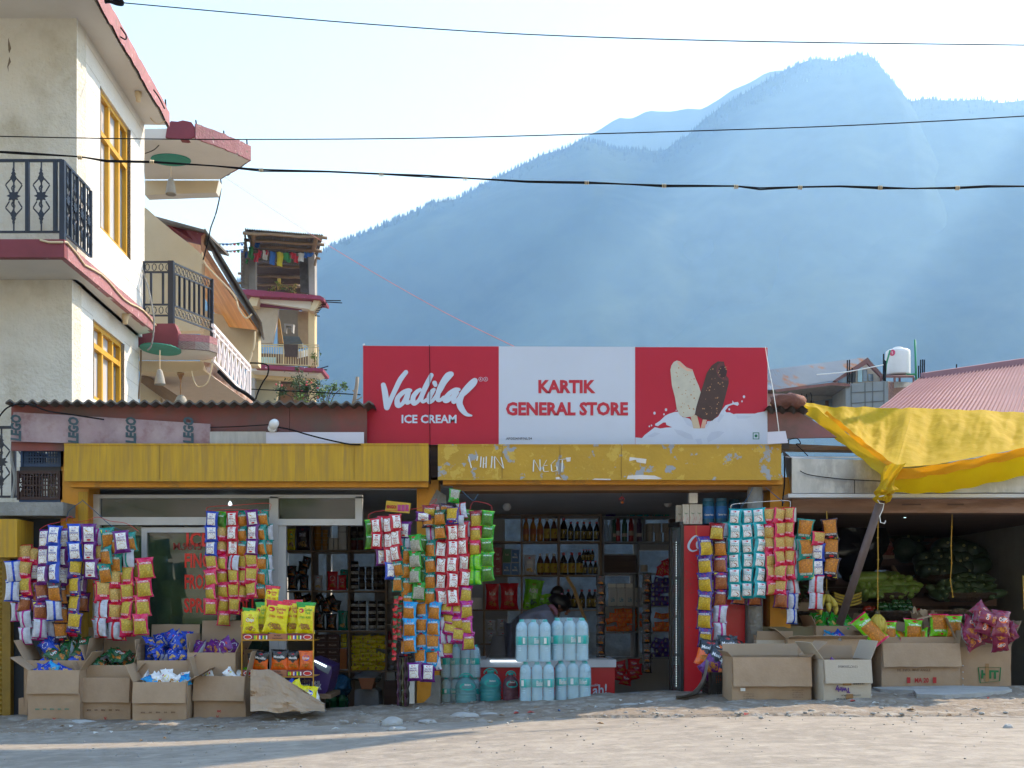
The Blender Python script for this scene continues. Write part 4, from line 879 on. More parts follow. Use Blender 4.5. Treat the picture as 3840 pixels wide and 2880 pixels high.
m = MB(); m.box((x0 - 2.5, 9.2, 2.05), (x1, 13.1, 2.12), TINR); m.box((x1, 9.3, 1.72), (xe + .6, 13.1, 1.80), TINR); part('roof_deck', m, sb)
# fascia boards
FR = mat('rusty_red_fascia', (.20, .055, .05), .7, var=.15, scale=3, col2=(.12, .075, .065), p2scale=2.2, thr=.52, soft=.12, third=(.26, .07, .06, .60))
m = rect('X', 42, 1512, 1085, 1690, 8.84, .03, FR); part('fascia_board', m, sb, 'rust red board under the left part of the wavy roof')
m = rect('X', 1087, 1518, 1375, 1690, 8.84, .03, FR); part('fascia_board', m, sb, 'rust red board left of the big sign')
m = MB(); m.prism([W('R', x, y, 8.95) for x, y in ((165, 650), (420, 650), (560, 735), (720, 850), (330, 858), (165, 858))], (0, .03, 0), mat('faded_red_fascia', (.26, .11, .11), .75, var=.2, scale=3, col2=(.16, .09, .08), p2scale=3, thr=.5, soft=.1)); part('fascia_board', m, sb, 'faded red board behind the yellow tarpaulin')
PLY = mat('weathered_ply', (.30, .21, .23), .8, var=.3, scale=4, col2=(.42, .33, .34), p2scale=5, thr=.52, soft=.15, third=(.16, .03, .035, .67))
m = MB(); m.prism([W('B', x, y, 8.80) for x, y in ((65, 1278), (85, 1092), (700, 1128), (1335, 1168), (1330, 1298), (690, 1296))], (0, .02, 0), PLY)
STN = mat('stencil_blue_black', (.05, .09, .11), .8, var=.3, scale=20)
for x in (100, 465, 830, 1195):
    m.text('LEGO', W('B', x, 1205 if x > 100 else 1190, 8.795), (0, 0, 1), (-1, 0, .12), wid('B', 86, 8.8), STN, .05, wmax=.20)
pb = one('plywood_plank', m, 'weathered purple grey plywood plank with stencilled letters nailed over the red fascia', 'plank')
m = rect('B', 1332, 1216, 1688, 1300, 8.80, .012, mat('grey_board', (.42, .40, .37), .8, var=.2, scale=5, stretch=(8, 1, 1))); one('grey_board', m, 'narrow grey board between the plank and the white board', 'board')
m = rect('B', 1689, 1220, 2310, 1304, 8.79, .012, mat('white_board', (.60, .60, .70), .6, var=.05)); one('white_board', m, 'long narrow white board left of the big sign', 'board')
m = MB(); m.prism([W('R', x, y, 8.70) for x, y in ((165, 808), (310, 800), (330, 895), (165, 905))], (0, .012, 0), mat('white_board', (.6, .6, .7))); one('white_board', m, 'small white board right of the big sign', 'board')
bl = thing('light_bulb', 'unlit white bulb on the rust red fascia', 'bulb', W('B', 1725, 1185, 8.7))
m = MB(); m.lathe([(.012, 0), (.03, .02), (.038, .055), (.03, .085), (.01, .1)], mat('opal_glass', (.72, .73, .74), .2), 14, W('B', 1722, 1190, 8.74), M=Euler((math.radians(70), 0, math.radians(35))).to_matrix()); part('bulb', m, bl)
m = MB(); m.lathe([(.033, 0), (.033, .05), (.02, .06)], WHITE, 12, W('B', 1735, 1200, 8.83), M=Euler((math.radians(90), 0, 0)).to_matrix()); part('holder', m, bl)
cable('B', [(1335, 1190), (1500, 1185), (1720, 1172)], 8.78, .004, 'thin wire leading left from the bulb on the fascia')
cable('B', [(1745, 1185), (1850, 1205), (1950, 1235), (2080, 1268), (2210, 1295), (2290, 1300)], 8.72, .006, 'black cable drooping from the fascia bulb to the sign')
cable('B', [(-10, 1130), (40, 1070), (110, 1043), (200, 1048), (300, 1085), (450, 1108), (660, 1140)], 8.7, .006, 'black cable sagging along the corrugated roof at the left')
cable('B', [(80, 1285), (75, 1400), (95, 1520), (75, 1640)], 8.9, .012, 'grey hose hanging beside the plastic crates', mt=CONC)
# ochre rolling-shutter housings
def housing(t, x0, x1, y0, y1, d, mt, lab, lip):
    o = thing('shutter_housing', lab, 'fascia', W(t, (x0 + x1) / 2, y1, d))
    a, b, c, e = W(t, x0, y0, d), W(t, x1, y0, d), W(t, x1, y1, d), W(t, x0, y1, d)
    m = MB(); m.prism([e, c, b, a], (0, .012, 0), mt); m.box((a.x, d + .013, e.z), (b.x, YF, a.z - .004), DARKW); part('front_panel', m, o)
    m = MB(); m.bar(a + Vector((0, 0, .004)), b + Vector((0, 0, .004)), .012, mt); m.bar(e + Vector((0, .006, 0)), c + Vector((0, .006, 0)), .014, mt); part('trim', m, o)
    if lip:
        m = MB(); f_, g_ = W(t, x0 + lip[0], y1 + 1, d + .10), W(t, x1, y1 + lip[1], d + .10); m.box((f_.x, d + .06, g_.z), (g_.x, d + .16, f_.z + .03), YEL); part('lower_lip', m, o)
    return o
SEAM = mat('seam_dark', (.22, .13, .02), .7)
h1 = housing('X', 241, 1607, 1668, 1801, 8.74, OCHRE, 'plain ochre shutter housing over the left shop', (28, 28))
m = MB()
for x in (599, 1328): m.bar(Wp(x, 1669, 8.738), Wp(x, 1800, 8.738), .0025, SEAM)
part('seam', m, h1)
PATCH = mat('chipped_ochre_paint', (.46, .27, .018), .5, var=.12, scale=4, col2=(.30, .32, .36), p2scale=7, thr=.585, soft=.008, third=(.55, .36, .05, .60), bump=.15)
h2 = housing('X', 1642, 2930, 1671, 1797, 8.78, PATCH, 'patchy ochre shutter housing with peeling paint over the middle shop', (20, 22))
m = MB()
for x in (1883, 2100, 2330): m.bar(Wp(x, 1672, 8.778), Wp(x, 1796, 8.778), .004, SEAM)
part('seam', m, h2)
CH = mat('white_chalk_paint', (.72, .74, .72), .9, var=.1)
m = MB()
def stroke(t, pts, r, d, mt, dash=False):
    P = [W(t, x, y, d) for x, y in pts]
    for a, b in zip(P, P[1:]):
        n = max(1, int((b - a).length / (r * 2.2)))
        n = max(1, n // 3)
        for k in range(n): m.bar(a.lerp(b, (k + .04) / n), a.lerp(b, (k + .92) / n) + Vector((0, 0, .002 * (k % 2))), r * (.8 + .3 * (k % 2)), mt, .003)
for q in ([(608, 598), (625, 665)], [(655, 598), (650, 625)], [(672, 600), (668, 660)], [(685, 605), (682, 664)], [(698, 600), (696, 664)], [(683, 640), (697, 636)], [(727, 598), (722, 664)], [(740, 664), (738, 598), (785, 664), (770, 600)],
          [(932, 680), (935, 615), (968, 678), (965, 612)], [(1000, 618), (982, 650), (985, 678), (1012, 676)], [(985, 648), (1005, 646)], [(1045, 618), (1022, 640), (1025, 678), (1052, 672), (1050, 650), (1038, 650)], [(1060, 618), (1118, 612)], [(1078, 618), (1075, 682)]):
    stroke('S', q, .0105, 8.775, CH)
part('hand_lettering', m, h2)
m = MB()
for pl in ([(1415, 605), (1498, 615), (1495, 638), (1450, 630), (1445, 618), (1412, 625)], [(1225, 718), (1240, 712), (1320, 714), (1318, 720)], [(1405, 698), (1470, 694), (1540, 698), (1575, 712), (1560, 716), (1400, 714)], [(1045, 706), (1060, 704), (1075, 716), (1045, 716)], [(1095, 608), (1120, 606), (1118, 626), (1100, 628)]):
    m.prism([W('S', x, y, 8.776) for x, y in pl], (0, .004, 0), mat('torn_paper', (.66, .62, .60), .9))
part('torn_paper', m, h2)
# pillars and lintels
m = rect('X', 228, 1665, 332, 2240, 9.0, .25, YEL); part('pillar', m, sb, 'orange yellow pillar left of the left shop')
m = rect('C', 497, -60, 556, 870, 8.99, .25, OCHRE); part('pillar', m, sb, 'dark yellow side strip beside the sliding windows')
m = rect('X', 1563, 1790, 1645, 2660, 9.0, .25, YEL); part('pillar', m, sb, 'yellow pillar between the two shops with bare cement patches')
m = rect('X', 1597, 1640, 1645, 1800, 9.0, .1, DARKW); part('gap_board', m, sb)
m = MB(); m.prism([W('D', x, y, 8.995) for x, y in ((590, 150), (640, 60), (700, 100), (700, 330), (600, 330))], (0, .004, 0), CONC); part('cement_patch', m, sb); m = MB(); m.prism([W('D', x, y, 8.995) for x, y in ((540, 1430), (600, 1370), (612, 1240), (664, 1240), (664, 1430))], (0, .004, 0), CONC); part('cement_patch', m, sb)
m = rect('X', 2888, 1790, 2965, 2640, 9.02, .25, YEL); part('pillar', m, sb, 'yellow pillar right of the middle shop')
m = MB(); m.lathe([(wid('E', 50, 8.93), 0), (wid('E', 50, 8.93), W('E', 0, 80, 8.93).z - W('E', 0, 1150, 8.93).z)], CONC, 14, W('E', 492, 1150, 8.95)); part('round_column', m, sb)
m = MB(); m.prism([W('D', x, y, 8.92) for x, y in ((740, 22), (2201, 10), (2400, 12), (2400, 62), (745, 70))], (0, .22, 0), mat('old_wood_lintel', (.24, .12, .04), .7, var=.3, scale=8, stretch=(.5, 1, 8))); part('lintel', m, sb, 'wooden lintel over the middle shop')
m = rect('E', 0, 45, 600, 95, 8.93, .2, mat('old_wood_lintel', (.2, .1, .03))); part('lintel', m, sb, 'wooden lintel end above the juice cartons')
# interior shell
m = MB()
yb = 12.4
def bx(x0, y0, z0, x1, y1, z1, mt): m.box((x0, y0, z0), (x1, y1, z1), mt)
BACKWALL()
m = MB()
bx(xl - .3, 9.26, -.7, xl - .1, yb, 2.04, WALL_IN); part('partition_wall', m, sb); m = MB(); bx(xm - .02, 9.26, -.7, xm + .06, 11.4, 1.80, WALL_IN); part('partition_wall', m, sb); m = MB(); bx(xr, 9.3, -.7, xr + .08, yb, 1.80, WALL_IN)
part('partition_wall', m, sb); m = MB(); bx(xe, 9.1, -.7, xe + .2, yb, 2.0, mat('dim_plaster', (.30, .28, .24), .9)); part('side_wall', m, sb)
m = MB()
zce = W('D', 0, 62, 9.2).z + .02
bx(xm + .1, 9.26, zce, xr, yb, zce + .05, CEIL); part('ceiling', m, sb, 'grey panel ceiling of the middle shop')
m = MB(); bx(xl - .1, 9.26, W('X', 0, 1838, 9.3).z, xm - .05, yb, W('X', 0, 1838, 9.3).z + .05, CEIL); part('ceiling', m, sb, 'ceiling of the left shop')
m = MB(); bx(xr + .1, 9.1, W('V', 0, 150, 9.2).z, xe, yb, W('V', 0, 150, 9.2).z + .05, DARKW); part('ceiling', m, sb, 'dark board ceiling of the vegetable stall')
# window framing of the left shop
fw = thing('shop_window', 'grey aluminium window wall with a sliding glass door in the left shop', 'window', (xl + .5, YF, 0))
def fr_(x0, y0, x1, y1, d=9.1, th=.06, lab=None): m = rect('C', x0, y0, x1, y1, d, th, ALU); part('frame', m, fw, lab)
fr_(572, -45, 632, 850); fr_(632, -42, 2300, -20, lab=None); fr_(632, 100, 1710, 150); fr_(1710, -30, 1766, 1350); fr_(1766, 112, 2300, 152); fr_(2255, -30, 2300, 112)
fr_(898, 165, 932, 860, 9.14, .05); fr_(932, 165, 1320, 198, 9.14, .05); fr_(1766, 152, 1815, 1350, 9.12, .05)
SG = mat('smoky_glass', (.05, .06, .06), .04, var=.2, scale=3, spec=.9, alpha=.55)
DG = mat('door_glass_with_reflection', (.02, .045, .03), .03, var=.5, scale=5, spec=.8, alpha=.88, col2=(.06, .10, .04), p2scale=3, thr=.52)  # green blotches put the mirrored greenery into the glass colour
for x0, y0, x1, y1 in ((632, -20, 1710, 100), (1766, -20, 2255, 112)): m = rect('C', x0, y0, x1, y1, 9.13, .006, SG); part('upper_pane', m, fw)
m = rect('C', 560, 150, 898, 860, 9.15, .006, DG); part('side_pane', m, fw)
m = rect('C', 932, 198, 1710, 1250, 9.17, .006, DG); dp = part('door_pane', m, fw)
m = MB(); RL = mat('red_vinyl', (.90, .03, .02), .4)
for tx, x, y, wd_ in (('ICE', 1255, 240, 145), ('FING', 1255, 375, 165), ('FROZ', 1255, 510, 165), ('SPRING ROLL', 1400, 660, 465)):
    m.text(tx, W('C', x, y, 9.165), (1, 0, 0), (0, 0, 1), wid('C', 122, 9.165), RL, .03, wmax=wid('C', wd_, 9.16))
m.text('M.9815', W('C', 1190, 285, 9.165), (1, 0, 0), (0, 0, 1), wid('C', 62, 9.165), mat('faint_red', (.3, .04, .03)), .02, wmax=.27)
part('vinyl_lettering', m, fw)
m = rect('G', 0, 0, 0, 0, 9.1, .01, BLACK); 
# left ledge, concrete shelf, yellow box, shutter
m = MB(); m.box((-4.6, 8.75, W('C', 0, 90, 8.75).z), (W('C', 400, 0, 8.75).x, 9.6, W('C', 0, 5, 8.75).z), CONC); part('concrete_ledge', m, sb)
m = MB(); m.box((-4.9, 9.3, -.7), (xl - .2, 9.45, W('C', 0, 92, 9.3).z), DARKC); m.box((W('C', 60, 0, 9.05).x, 9.05, -.4), (xl + .05, 9.12, W('C', 0, 92, 9.05).z), mat('dark_blue_wall', (.035, .045, .06), .8, var=.2)); part('dark_wall', m, sb)
m = rect('C', -60, 112, 108, 355, 8.7, .3, OCHRE); one('yellow_box', m, 'ochre sheet metal box at the left edge of the photo', 'box')
sh_ = thing('rolling_shutter', 'ribbed yellow shutter at the far left edge', 'shutter', W('C', 0, 1400, 8.95))
m = MB(); m.grid(lambda u, v: W('C', -160 + 190 * u, 360 + 1060 * v, 9.0) + Vector((0, .014 * math.sin(v * 2 * math.pi * 33), 0)), 2, 264, mat('dirty_yellow_slats', (.32, .2, .02), .6, var=.3, scale=6)); part('slats', m, sh_)
m = rect('C', 12, 360, 66, 1410, 8.96, .06, mat('dirty_yellow_post', (.25, .15, .015), .6, var=.3)); part('guide_rail', m, sh_)

# lit stone retaining wall outside the rear windows
m = MB(); RWM = mat('stone_retaining_wall', (.075, .10, .12), .95, var=.45, scale=7, bump=1., bscale=9)
m.grid(lambda u, v: (-4.4 + 10.5 * u, 14.6 + .12 * ns(u * 40, v * 14, 1), -.9 + 2.9 * v), 90, 26, RWM); m.box((-4.4, 14.9, -1), (6.1, 15.2, 2.0), RWM)
one('stone_wall', m, 'grey stone retaining wall seen through the rear windows of the shops', 'wall')
# ================= the big sign =================
SD = 8.95
sg = thing('store_sign', 'large red and white ice cream sign board reading KARTIK GENERAL STORE', 'sign', (W('X', 2120, 1670, SD)))
FLEX_R = mat('red_flex', (.46, .010, .035), .45, var=.05, scale=3, spec=.35); FLEX_W = mat('white_flex', (.56, .61, .72), .45, var=.04, scale=2, spec=.35)
def SP(x, y, o=0): return W('S', x, y, SD - o)
m = MB(); m.prism([SP(81, 543), SP(1442, 546), SP(2103, 545), SP(2104, 57), SP(1442, 55), SP(81, 48)], (0, .10, 0), STEEL); part('board', m, sg)
m = MB()
def panel(pts, mt, o, mm=None):
    mm = mm or m; mm.prism([SP(x, y, o) for x, y in pts], (0, .0015, 0), mt)
panel([(82, 542), (760, 545), (760, 52), (82, 49)], FLEX_R, .003); part('panel', m, sg, 'red left panel with the script lettering'); m = MB()
panel([(760.3, 545), (1441, 546), (1441, 54), (760.3, 52)], FLEX_W, .003); part('panel', m, sg, 'white middle panel with the shop name'); m = MB()
panel([(1441.3, 546), (2102, 545), (2103, 58), (1441.3, 55)], FLEX_R, .003); part('panel', m, sg, 'red right panel with two ice cream bars'); m = MB()
LT = mat('white_lettering', (.55, .62, .74), .5, var=.02)
# brush lettering traced as thick strokes
def LPt(x, y, o=.006): return W('L', x, y, SD - o)
def brush(m, pts, mt, o=.006, fr=LPt, seg=7):
    Q = []
    for i in range(len(pts) - 1):
        a, b, c, e = [Vector(pts[j]) for j in (max(i - 1, 0), i, i + 1, min(i + 2, len(pts) - 1))]
        for k in range(seg):
            u = k / seg; Q.append(.5 * ((2 * b) + (c - a) * u + (2 * a - 5 * b + 4 * c - e) * u * u + (3 * b - a - 3 * c + e) * u ** 3))
    Q.append(Vector(pts[-1])); n = len(Q); L, R = [], []
    for i, q in enumerate(Q):
        t = Q[min(i + 1, n - 1)] - Q[max(i - 1, 0)]; t = Vector((t.x, t.y)).normalized(); nn = Vector((-t.y, t.x)) * q.z / 2
        oo = o + i * .00002; L.append(fr(q.x + nn.x, q.y + nn.y, oo)); R.append(fr(q.x - nn.x, q.y - nn.y, oo))
    m.add(L + R, [(i, i + 1, n + i + 1, n + i) for i in range(n - 1)], mt)
    for q in (Q[0], Q[-1]): m.add([fr(q.x + q.z / 2 * math.cos(g * math.pi / 8), q.y + q.z / 2 * math.sin(g * math.pi / 8), o - .0001 + (.0012 if q is Q[-1] else 0)) for g in range(16)], [tuple(range(16))], mt)
for i, pts in enumerate([[(265, 385, 84), (285, 470, 100), (305, 600, 105), (320, 760, 92), (328, 778, 90)], [(330, 775, 90), (400, 620, 82), (480, 450, 84), (560, 290, 88), (655, 165, 78)],
    [(735, 480, 60), (690, 478, 70), (600, 520, 78), (510, 620, 85), (515, 730, 100), (580, 720, 70), (640, 640, 75), (700, 500, 80), (690, 560, 80), (668, 690, 70), (740, 670, 55)],
    [(900, 465, 60), (840, 510, 78), (780, 600, 85), (790, 700, 86), (860, 670, 66), (915, 590, 70), (990, 420, 85), (1095, 215, 76)], [(1090, 225, 70), (1020, 370, 90), (960, 500, 85), (925, 610, 72), (945, 680, 50), (1010, 640, 60)],
    [(1140, 465, 62), (1110, 500, 85), (1060, 590, 90), (1050, 680, 66), (1110, 660, 62), (1150, 610, 60)], [(1150, 350, 80), (1165, 385, 70)],
    [(1165, 600, 70), (1250, 470, 80), (1330, 350, 60), (1420, 235, 70), (1440, 195, 84), (1370, 215, 80), (1290, 330, 80), (1225, 480, 88), (1200, 620, 80), (1240, 650, 60), (1310, 600, 62)],
    [(1570, 465, 60), (1500, 470, 72), (1400, 540, 80), (1330, 640, 90), (1370, 660, 70), (1450, 600, 66), (1545, 500, 76), (1490, 600, 75), (1475, 680, 66), (1530, 660, 60)],
    [(1530, 660, 60), (1600, 590, 70), (1720, 490, 66), (1830, 370, 75), (1850, 305, 82), (1790, 340, 80), (1700, 430, 74), (1620, 560, 96), (1580, 690, 110), (1620, 800, 104), (1700, 890, 70), (1790, 915, 28)]]):
    brush(m, pts, LT, .006 + .0013 * i)
m.text('ICE CREAM', LPt(1055, 972, .007), (1, 0, 0), (0, 0, 1), .088, LT, .03, wmax=.436)
for x, t in ((1947, 'R'), (2033, 'C')):
    for k in range(18):
        g, h = 2 * math.pi * k / 18, 2 * math.pi * (k + 1) / 18
        m.add([LPt(x + 38 * math.cos(g), 286 + 38 * math.sin(g)), LPt(x + 38 * math.cos(h), 286 + 38 * math.sin(h)), LPt(x + 32 * math.cos(h), 286 + 32 * math.sin(h)), LPt(x + 32 * math.cos(g), 286 + 32 * math.sin(g))], [(0, 1, 2, 3)], LT)
    m.text(t, LPt(x, 286, .0065), (1, 0, 0), (0, 0, 1), .018, LT, .03)
part('lettering', m, sg, 'white script and block lettering on the red panel'); m = MB()
RT = mat('red_lettering', (.50, .012, .035), .5, var=.02); NV = mat('dark_print', (.04, .05, .08), .6)
m.text('KARTIK', SP(1101, 252, .006), (1, 0, 0), (0, 0, 1), .136, RT, .042, wmax=wid('S', 286, SD)); part('lettering', m, sg, 'red word KARTIK'); m = MB()
m.text('GENERAL STORE', SP(1101, 363, .006), (1, 0, 0), (0, 0, 1), .136, RT, .042, wmax=wid('S', 610, SD)); part('lettering', m, sg, 'red words GENERAL STORE'); m = MB()
m.text('AP/2024/HP/NL/34', SP(861, 512, .006), (1, 0, 0), (0, 0, 1), .026, NV, .01, wmax=wid('S', 130, SD))
part('lettering', m, sg, 'small black licence number'); m = MB()
def IP(x, y, o=.006): return W('I', x, y, SD - o)
def poly(pts, mt, o, mm): mm.prism([IP(x, y, o) for x, y in pts], (0, .0008, 0), mt)
MILK = mat('milk_print', (.56, .61, .73), .5, var=.04, scale=8); MILK2 = mat('milk_fold_print', (.49, .54, .67), .5, var=.06, scale=8)
poly([(12, 1604), (12, 1486), (120, 1497), (160, 1450), (330, 1318), (420, 1340), (520, 1325), (615, 1320), (520, 1280), (510, 1240), (470, 1240), (380, 1300), (335, 1290), (335, 1265), (420, 1210), (500, 1130), (560, 1100), (660, 1068), (720, 1066), (760, 1130), (900, 1250), (1075, 1340), (1250, 1215), (1300, 1185), (1370, 1140),
      (1420, 1050), (1490, 960), (1600, 925), (1600, 880), (1625, 915), (1690, 905), (1708, 940), (1685, 968), (1620, 945), (1540, 970), (1480, 1050), (1500, 1075), (1560, 1078), (1620, 1105), (1660, 1098), (1970, 1096), (2010, 1082), (2130, 1060), (2170, 1010), (2178, 1604)], MILK, .006, m)
for pl in ([(780, 1150), (900, 1180), (1000, 1300), (960, 1330), (850, 1270)], [(640, 1350), (760, 1370), (930, 1440), (960, 1520), (840, 1500), (700, 1430)], [(1180, 1500), (1250, 1400), (1380, 1380), (1470, 1400), (1380, 1480), (1200, 1570)], [(1660, 1120), (1920, 1140), (1840, 1175), (1680, 1180)], [(200, 1470), (330, 1400), (420, 1420), (300, 1480)], [(1400, 1100), (1470, 1120), (1380, 1240), (1350, 1230)], [(990, 1520), (1090, 1500), (1110, 1590), (1040, 1600)], [(1190, 1220), (1240, 1220), (1190, 1310), (1160, 1330)]): poly(pl, MILK2, .0072, m)
for x, y, r in ((325, 1088, 24), (513, 1033, 24), (480, 1108, 16), (240, 1305, 15), (276, 1290, 15), (1790, 820, 24), (1757, 895, 16), (1549, 1026, 18), (680, 1040, 10)): poly([(x + r * .8 * math.cos(k * .524), y + r * math.sin(k * .524)) for k in range(12)][::-1], MILK, .0062, m)
part('milk_splash', m, sg); m = MB()
STK = mat('stick_print', (.52, .42, .30), .6); STK2 = mat('stick_print_pink', (.60, .36, .28), .6)
poly([(910, 1120), (1020, 1120), (1075, 1340), (960, 1335)][::-1], STK, .0080, m); poly([(1118, 1180), (1185, 1180), (1150, 1335), (1080, 1335)][::-1], STK2, .0082, m)
IVO = mat('ivory_print', (.52, .50, .42), .5, var=.10, scale=14); BITE = mat('bite_print', (.62, .38, .27), .6)
poly([(690, 227), (740, 240), (850, 340), (945, 375), (1000, 530), (1050, 640), (1082, 745), (1040, 900), (985, 1110), (940, 1140), (820, 1160), (740, 1120), (690, 1020), (660, 830), (610, 640), (585, 380), (600, 310), (640, 250)][::-1], IVO, .0086, m)
poly([(700, 240), (740, 250), (850, 350), (940, 380), (945, 405), (860, 400), (760, 335), (700, 270)][::-1], BITE, .0092, m)
CHO = mat('chocolate_print', (.055, .025, .022), .5, var=.2, scale=14); CHO2 = mat('chocolate_bite_print', (.12, .03, .035), .5); CHO3 = mat('chocolate_core_print', (.035, .010, .015), .5)
poly([(1360, 240), (1460, 245), (1470, 290), (1510, 400), (1500, 480), (1540, 520), (1540, 600), (1490, 800), (1430, 1020), (1380, 1110), (1270, 1215), (1180, 1195), (1115, 1190), (985, 1110), (1010, 980), (1080, 750), (1130, 600), (1180, 430), (1260, 310)][::-1], CHO, .0094, m)
poly([(1400, 255), (1460, 262), (1465, 310), (1515, 400), (1490, 500), (1540, 515), (1535, 560), (1440, 545), (1360, 480), (1335, 400), (1350, 310)][::-1], CHO2, .0100, m)
poly([(1440 + 72 * math.cos(k * .524), 410 + 100 * math.sin(k * .524)) for k in range(12)][::-1], CHO3, .0106, m)
NUT = mat('nut_print', (.42, .22, .10), .6); rr = random.Random(4)
for k in range(70):
    v = rr.random(); 
    if k < 30: x, y = 640 + 110 * v + rr.uniform(0, 1) * (330 - 60 * v), 300 + 780 * v
    else: x, y = 1240 - 180 * v + rr.uniform(0, 1) * 290, 330 + 780 * v
    r = rr.uniform(6, 14); poly([(x + r * math.cos(g * 1.05), y + r * math.sin(g * 1.05)) for g in range(6)][::-1], NUT, .0112, m)
part('ice_cream_bars', m, sg); m = MB(); VG = mat('green_veg_mark', (.0, .16, .10), .5)
for pl in ([(1934, 1405), (2040, 1405), (2040, 1417), (1934, 1417)], [(1934, 1505), (2040, 1505), (2040, 1516), (1934, 1516)], [(1934, 1417), (1946, 1417), (1946, 1505), (1934, 1505)], [(2028, 1417), (2040, 1417), (2040, 1505), (2028, 1505)]): poly(pl[::-1], VG, .0076, m)
poly([(1987 + 25 * math.cos(k * .524), 1460 + 25 * math.sin(k * .524)) for k in range(12)][::-1], VG, .0076, m); part('veg_mark', m, sg)
m = MB(); m.tube([SP(x, y, .02) for x, y in ((413, 45), (416, 200), (414, 400), (417, 560))], .0025, WIRE, 5); one('thin_wire', m, 'thin wire hanging straight down over the script lettering of the sign', 'wire')
cable('R', [(150, 130), (168, 250), (215, 500), (255, 780), (262, 900)], 8.8, .003, 'thin white cord hanging at the right edge of the big sign', mt=WHITE)
cable('S', [(81, 46), (90, 40), (86, 44)], 8.93, .006, 'scrap of white cloth tied to the top left corner of the sign', name='cloth_scrap', mt=WHITE, cat='cloth')
# ================= snack packets =================
def C_(r, g, b): return (r / 255) ** 2.2, (g / 255) ** 2.2, (b / 255) ** 2.2
def foil(n, c, **k): return mat('foil_' + n, (min(c[0] * 1.2, .85), min(c[1] * 1.2, .85), min(c[2] * 1.2, .85)), .22, var=.16, scale=4, bump=.45, bscale=6, spec=.8, **k)
SNACK = {'yellow': ((.95, .66, .03), (.70, .42, .02)), 'orange': ((.92, .36, .02), (.62, .18, .01)), 'noodle': ((.95, .72, .10), (.66, .42, .03)), 'red': ((.66, .22, .06), (.36, .08, .02)), 'beige': ((.95, .66, .20), (.74, .42, .08)), 'green': ((.16, .42, .04), (.04, .18, .02)), 'white': ((.70, .66, .55), (.4, .4, .3)), 'puff': ((.72, .40, .08), (.5, .2, .03))}
def snack(k): return mat('snack_' + k, SNACK[k][0], .45, kind='snack', col2=SNACK[k][1], bscale=13)
FC = dict(blue=C_(20, 60, 165), purple=C_(95, 25, 110), teal=C_(0, 125, 115), red=C_(175, 20, 45), pink=C_(200, 30, 85), violet=C_(60, 35, 120), dark=C_(45, 20, 45), maroon=C_(120, 12, 25), lime=C_(110, 190, 25), green=C_(30, 140, 30), dgreen=C_(10, 80, 40), sky=C_(10, 140, 200), magenta=C_(160, 25, 120), silver=C_(175, 180, 195), yellow=C_(225, 205, 20), black=C_(25, 28, 35), orange=C_(230, 95, 20), white=C_(225, 228, 235), aqua=C_(20, 150, 160), wine=C_(118, 22, 60), crimson=C_(190, 20, 40))
WH = foil('white', FC['white']); OVAL = foil('logo_red', C_(185, 15, 30)); FLASH = foil('flash_yellow', C_(235, 215, 20))
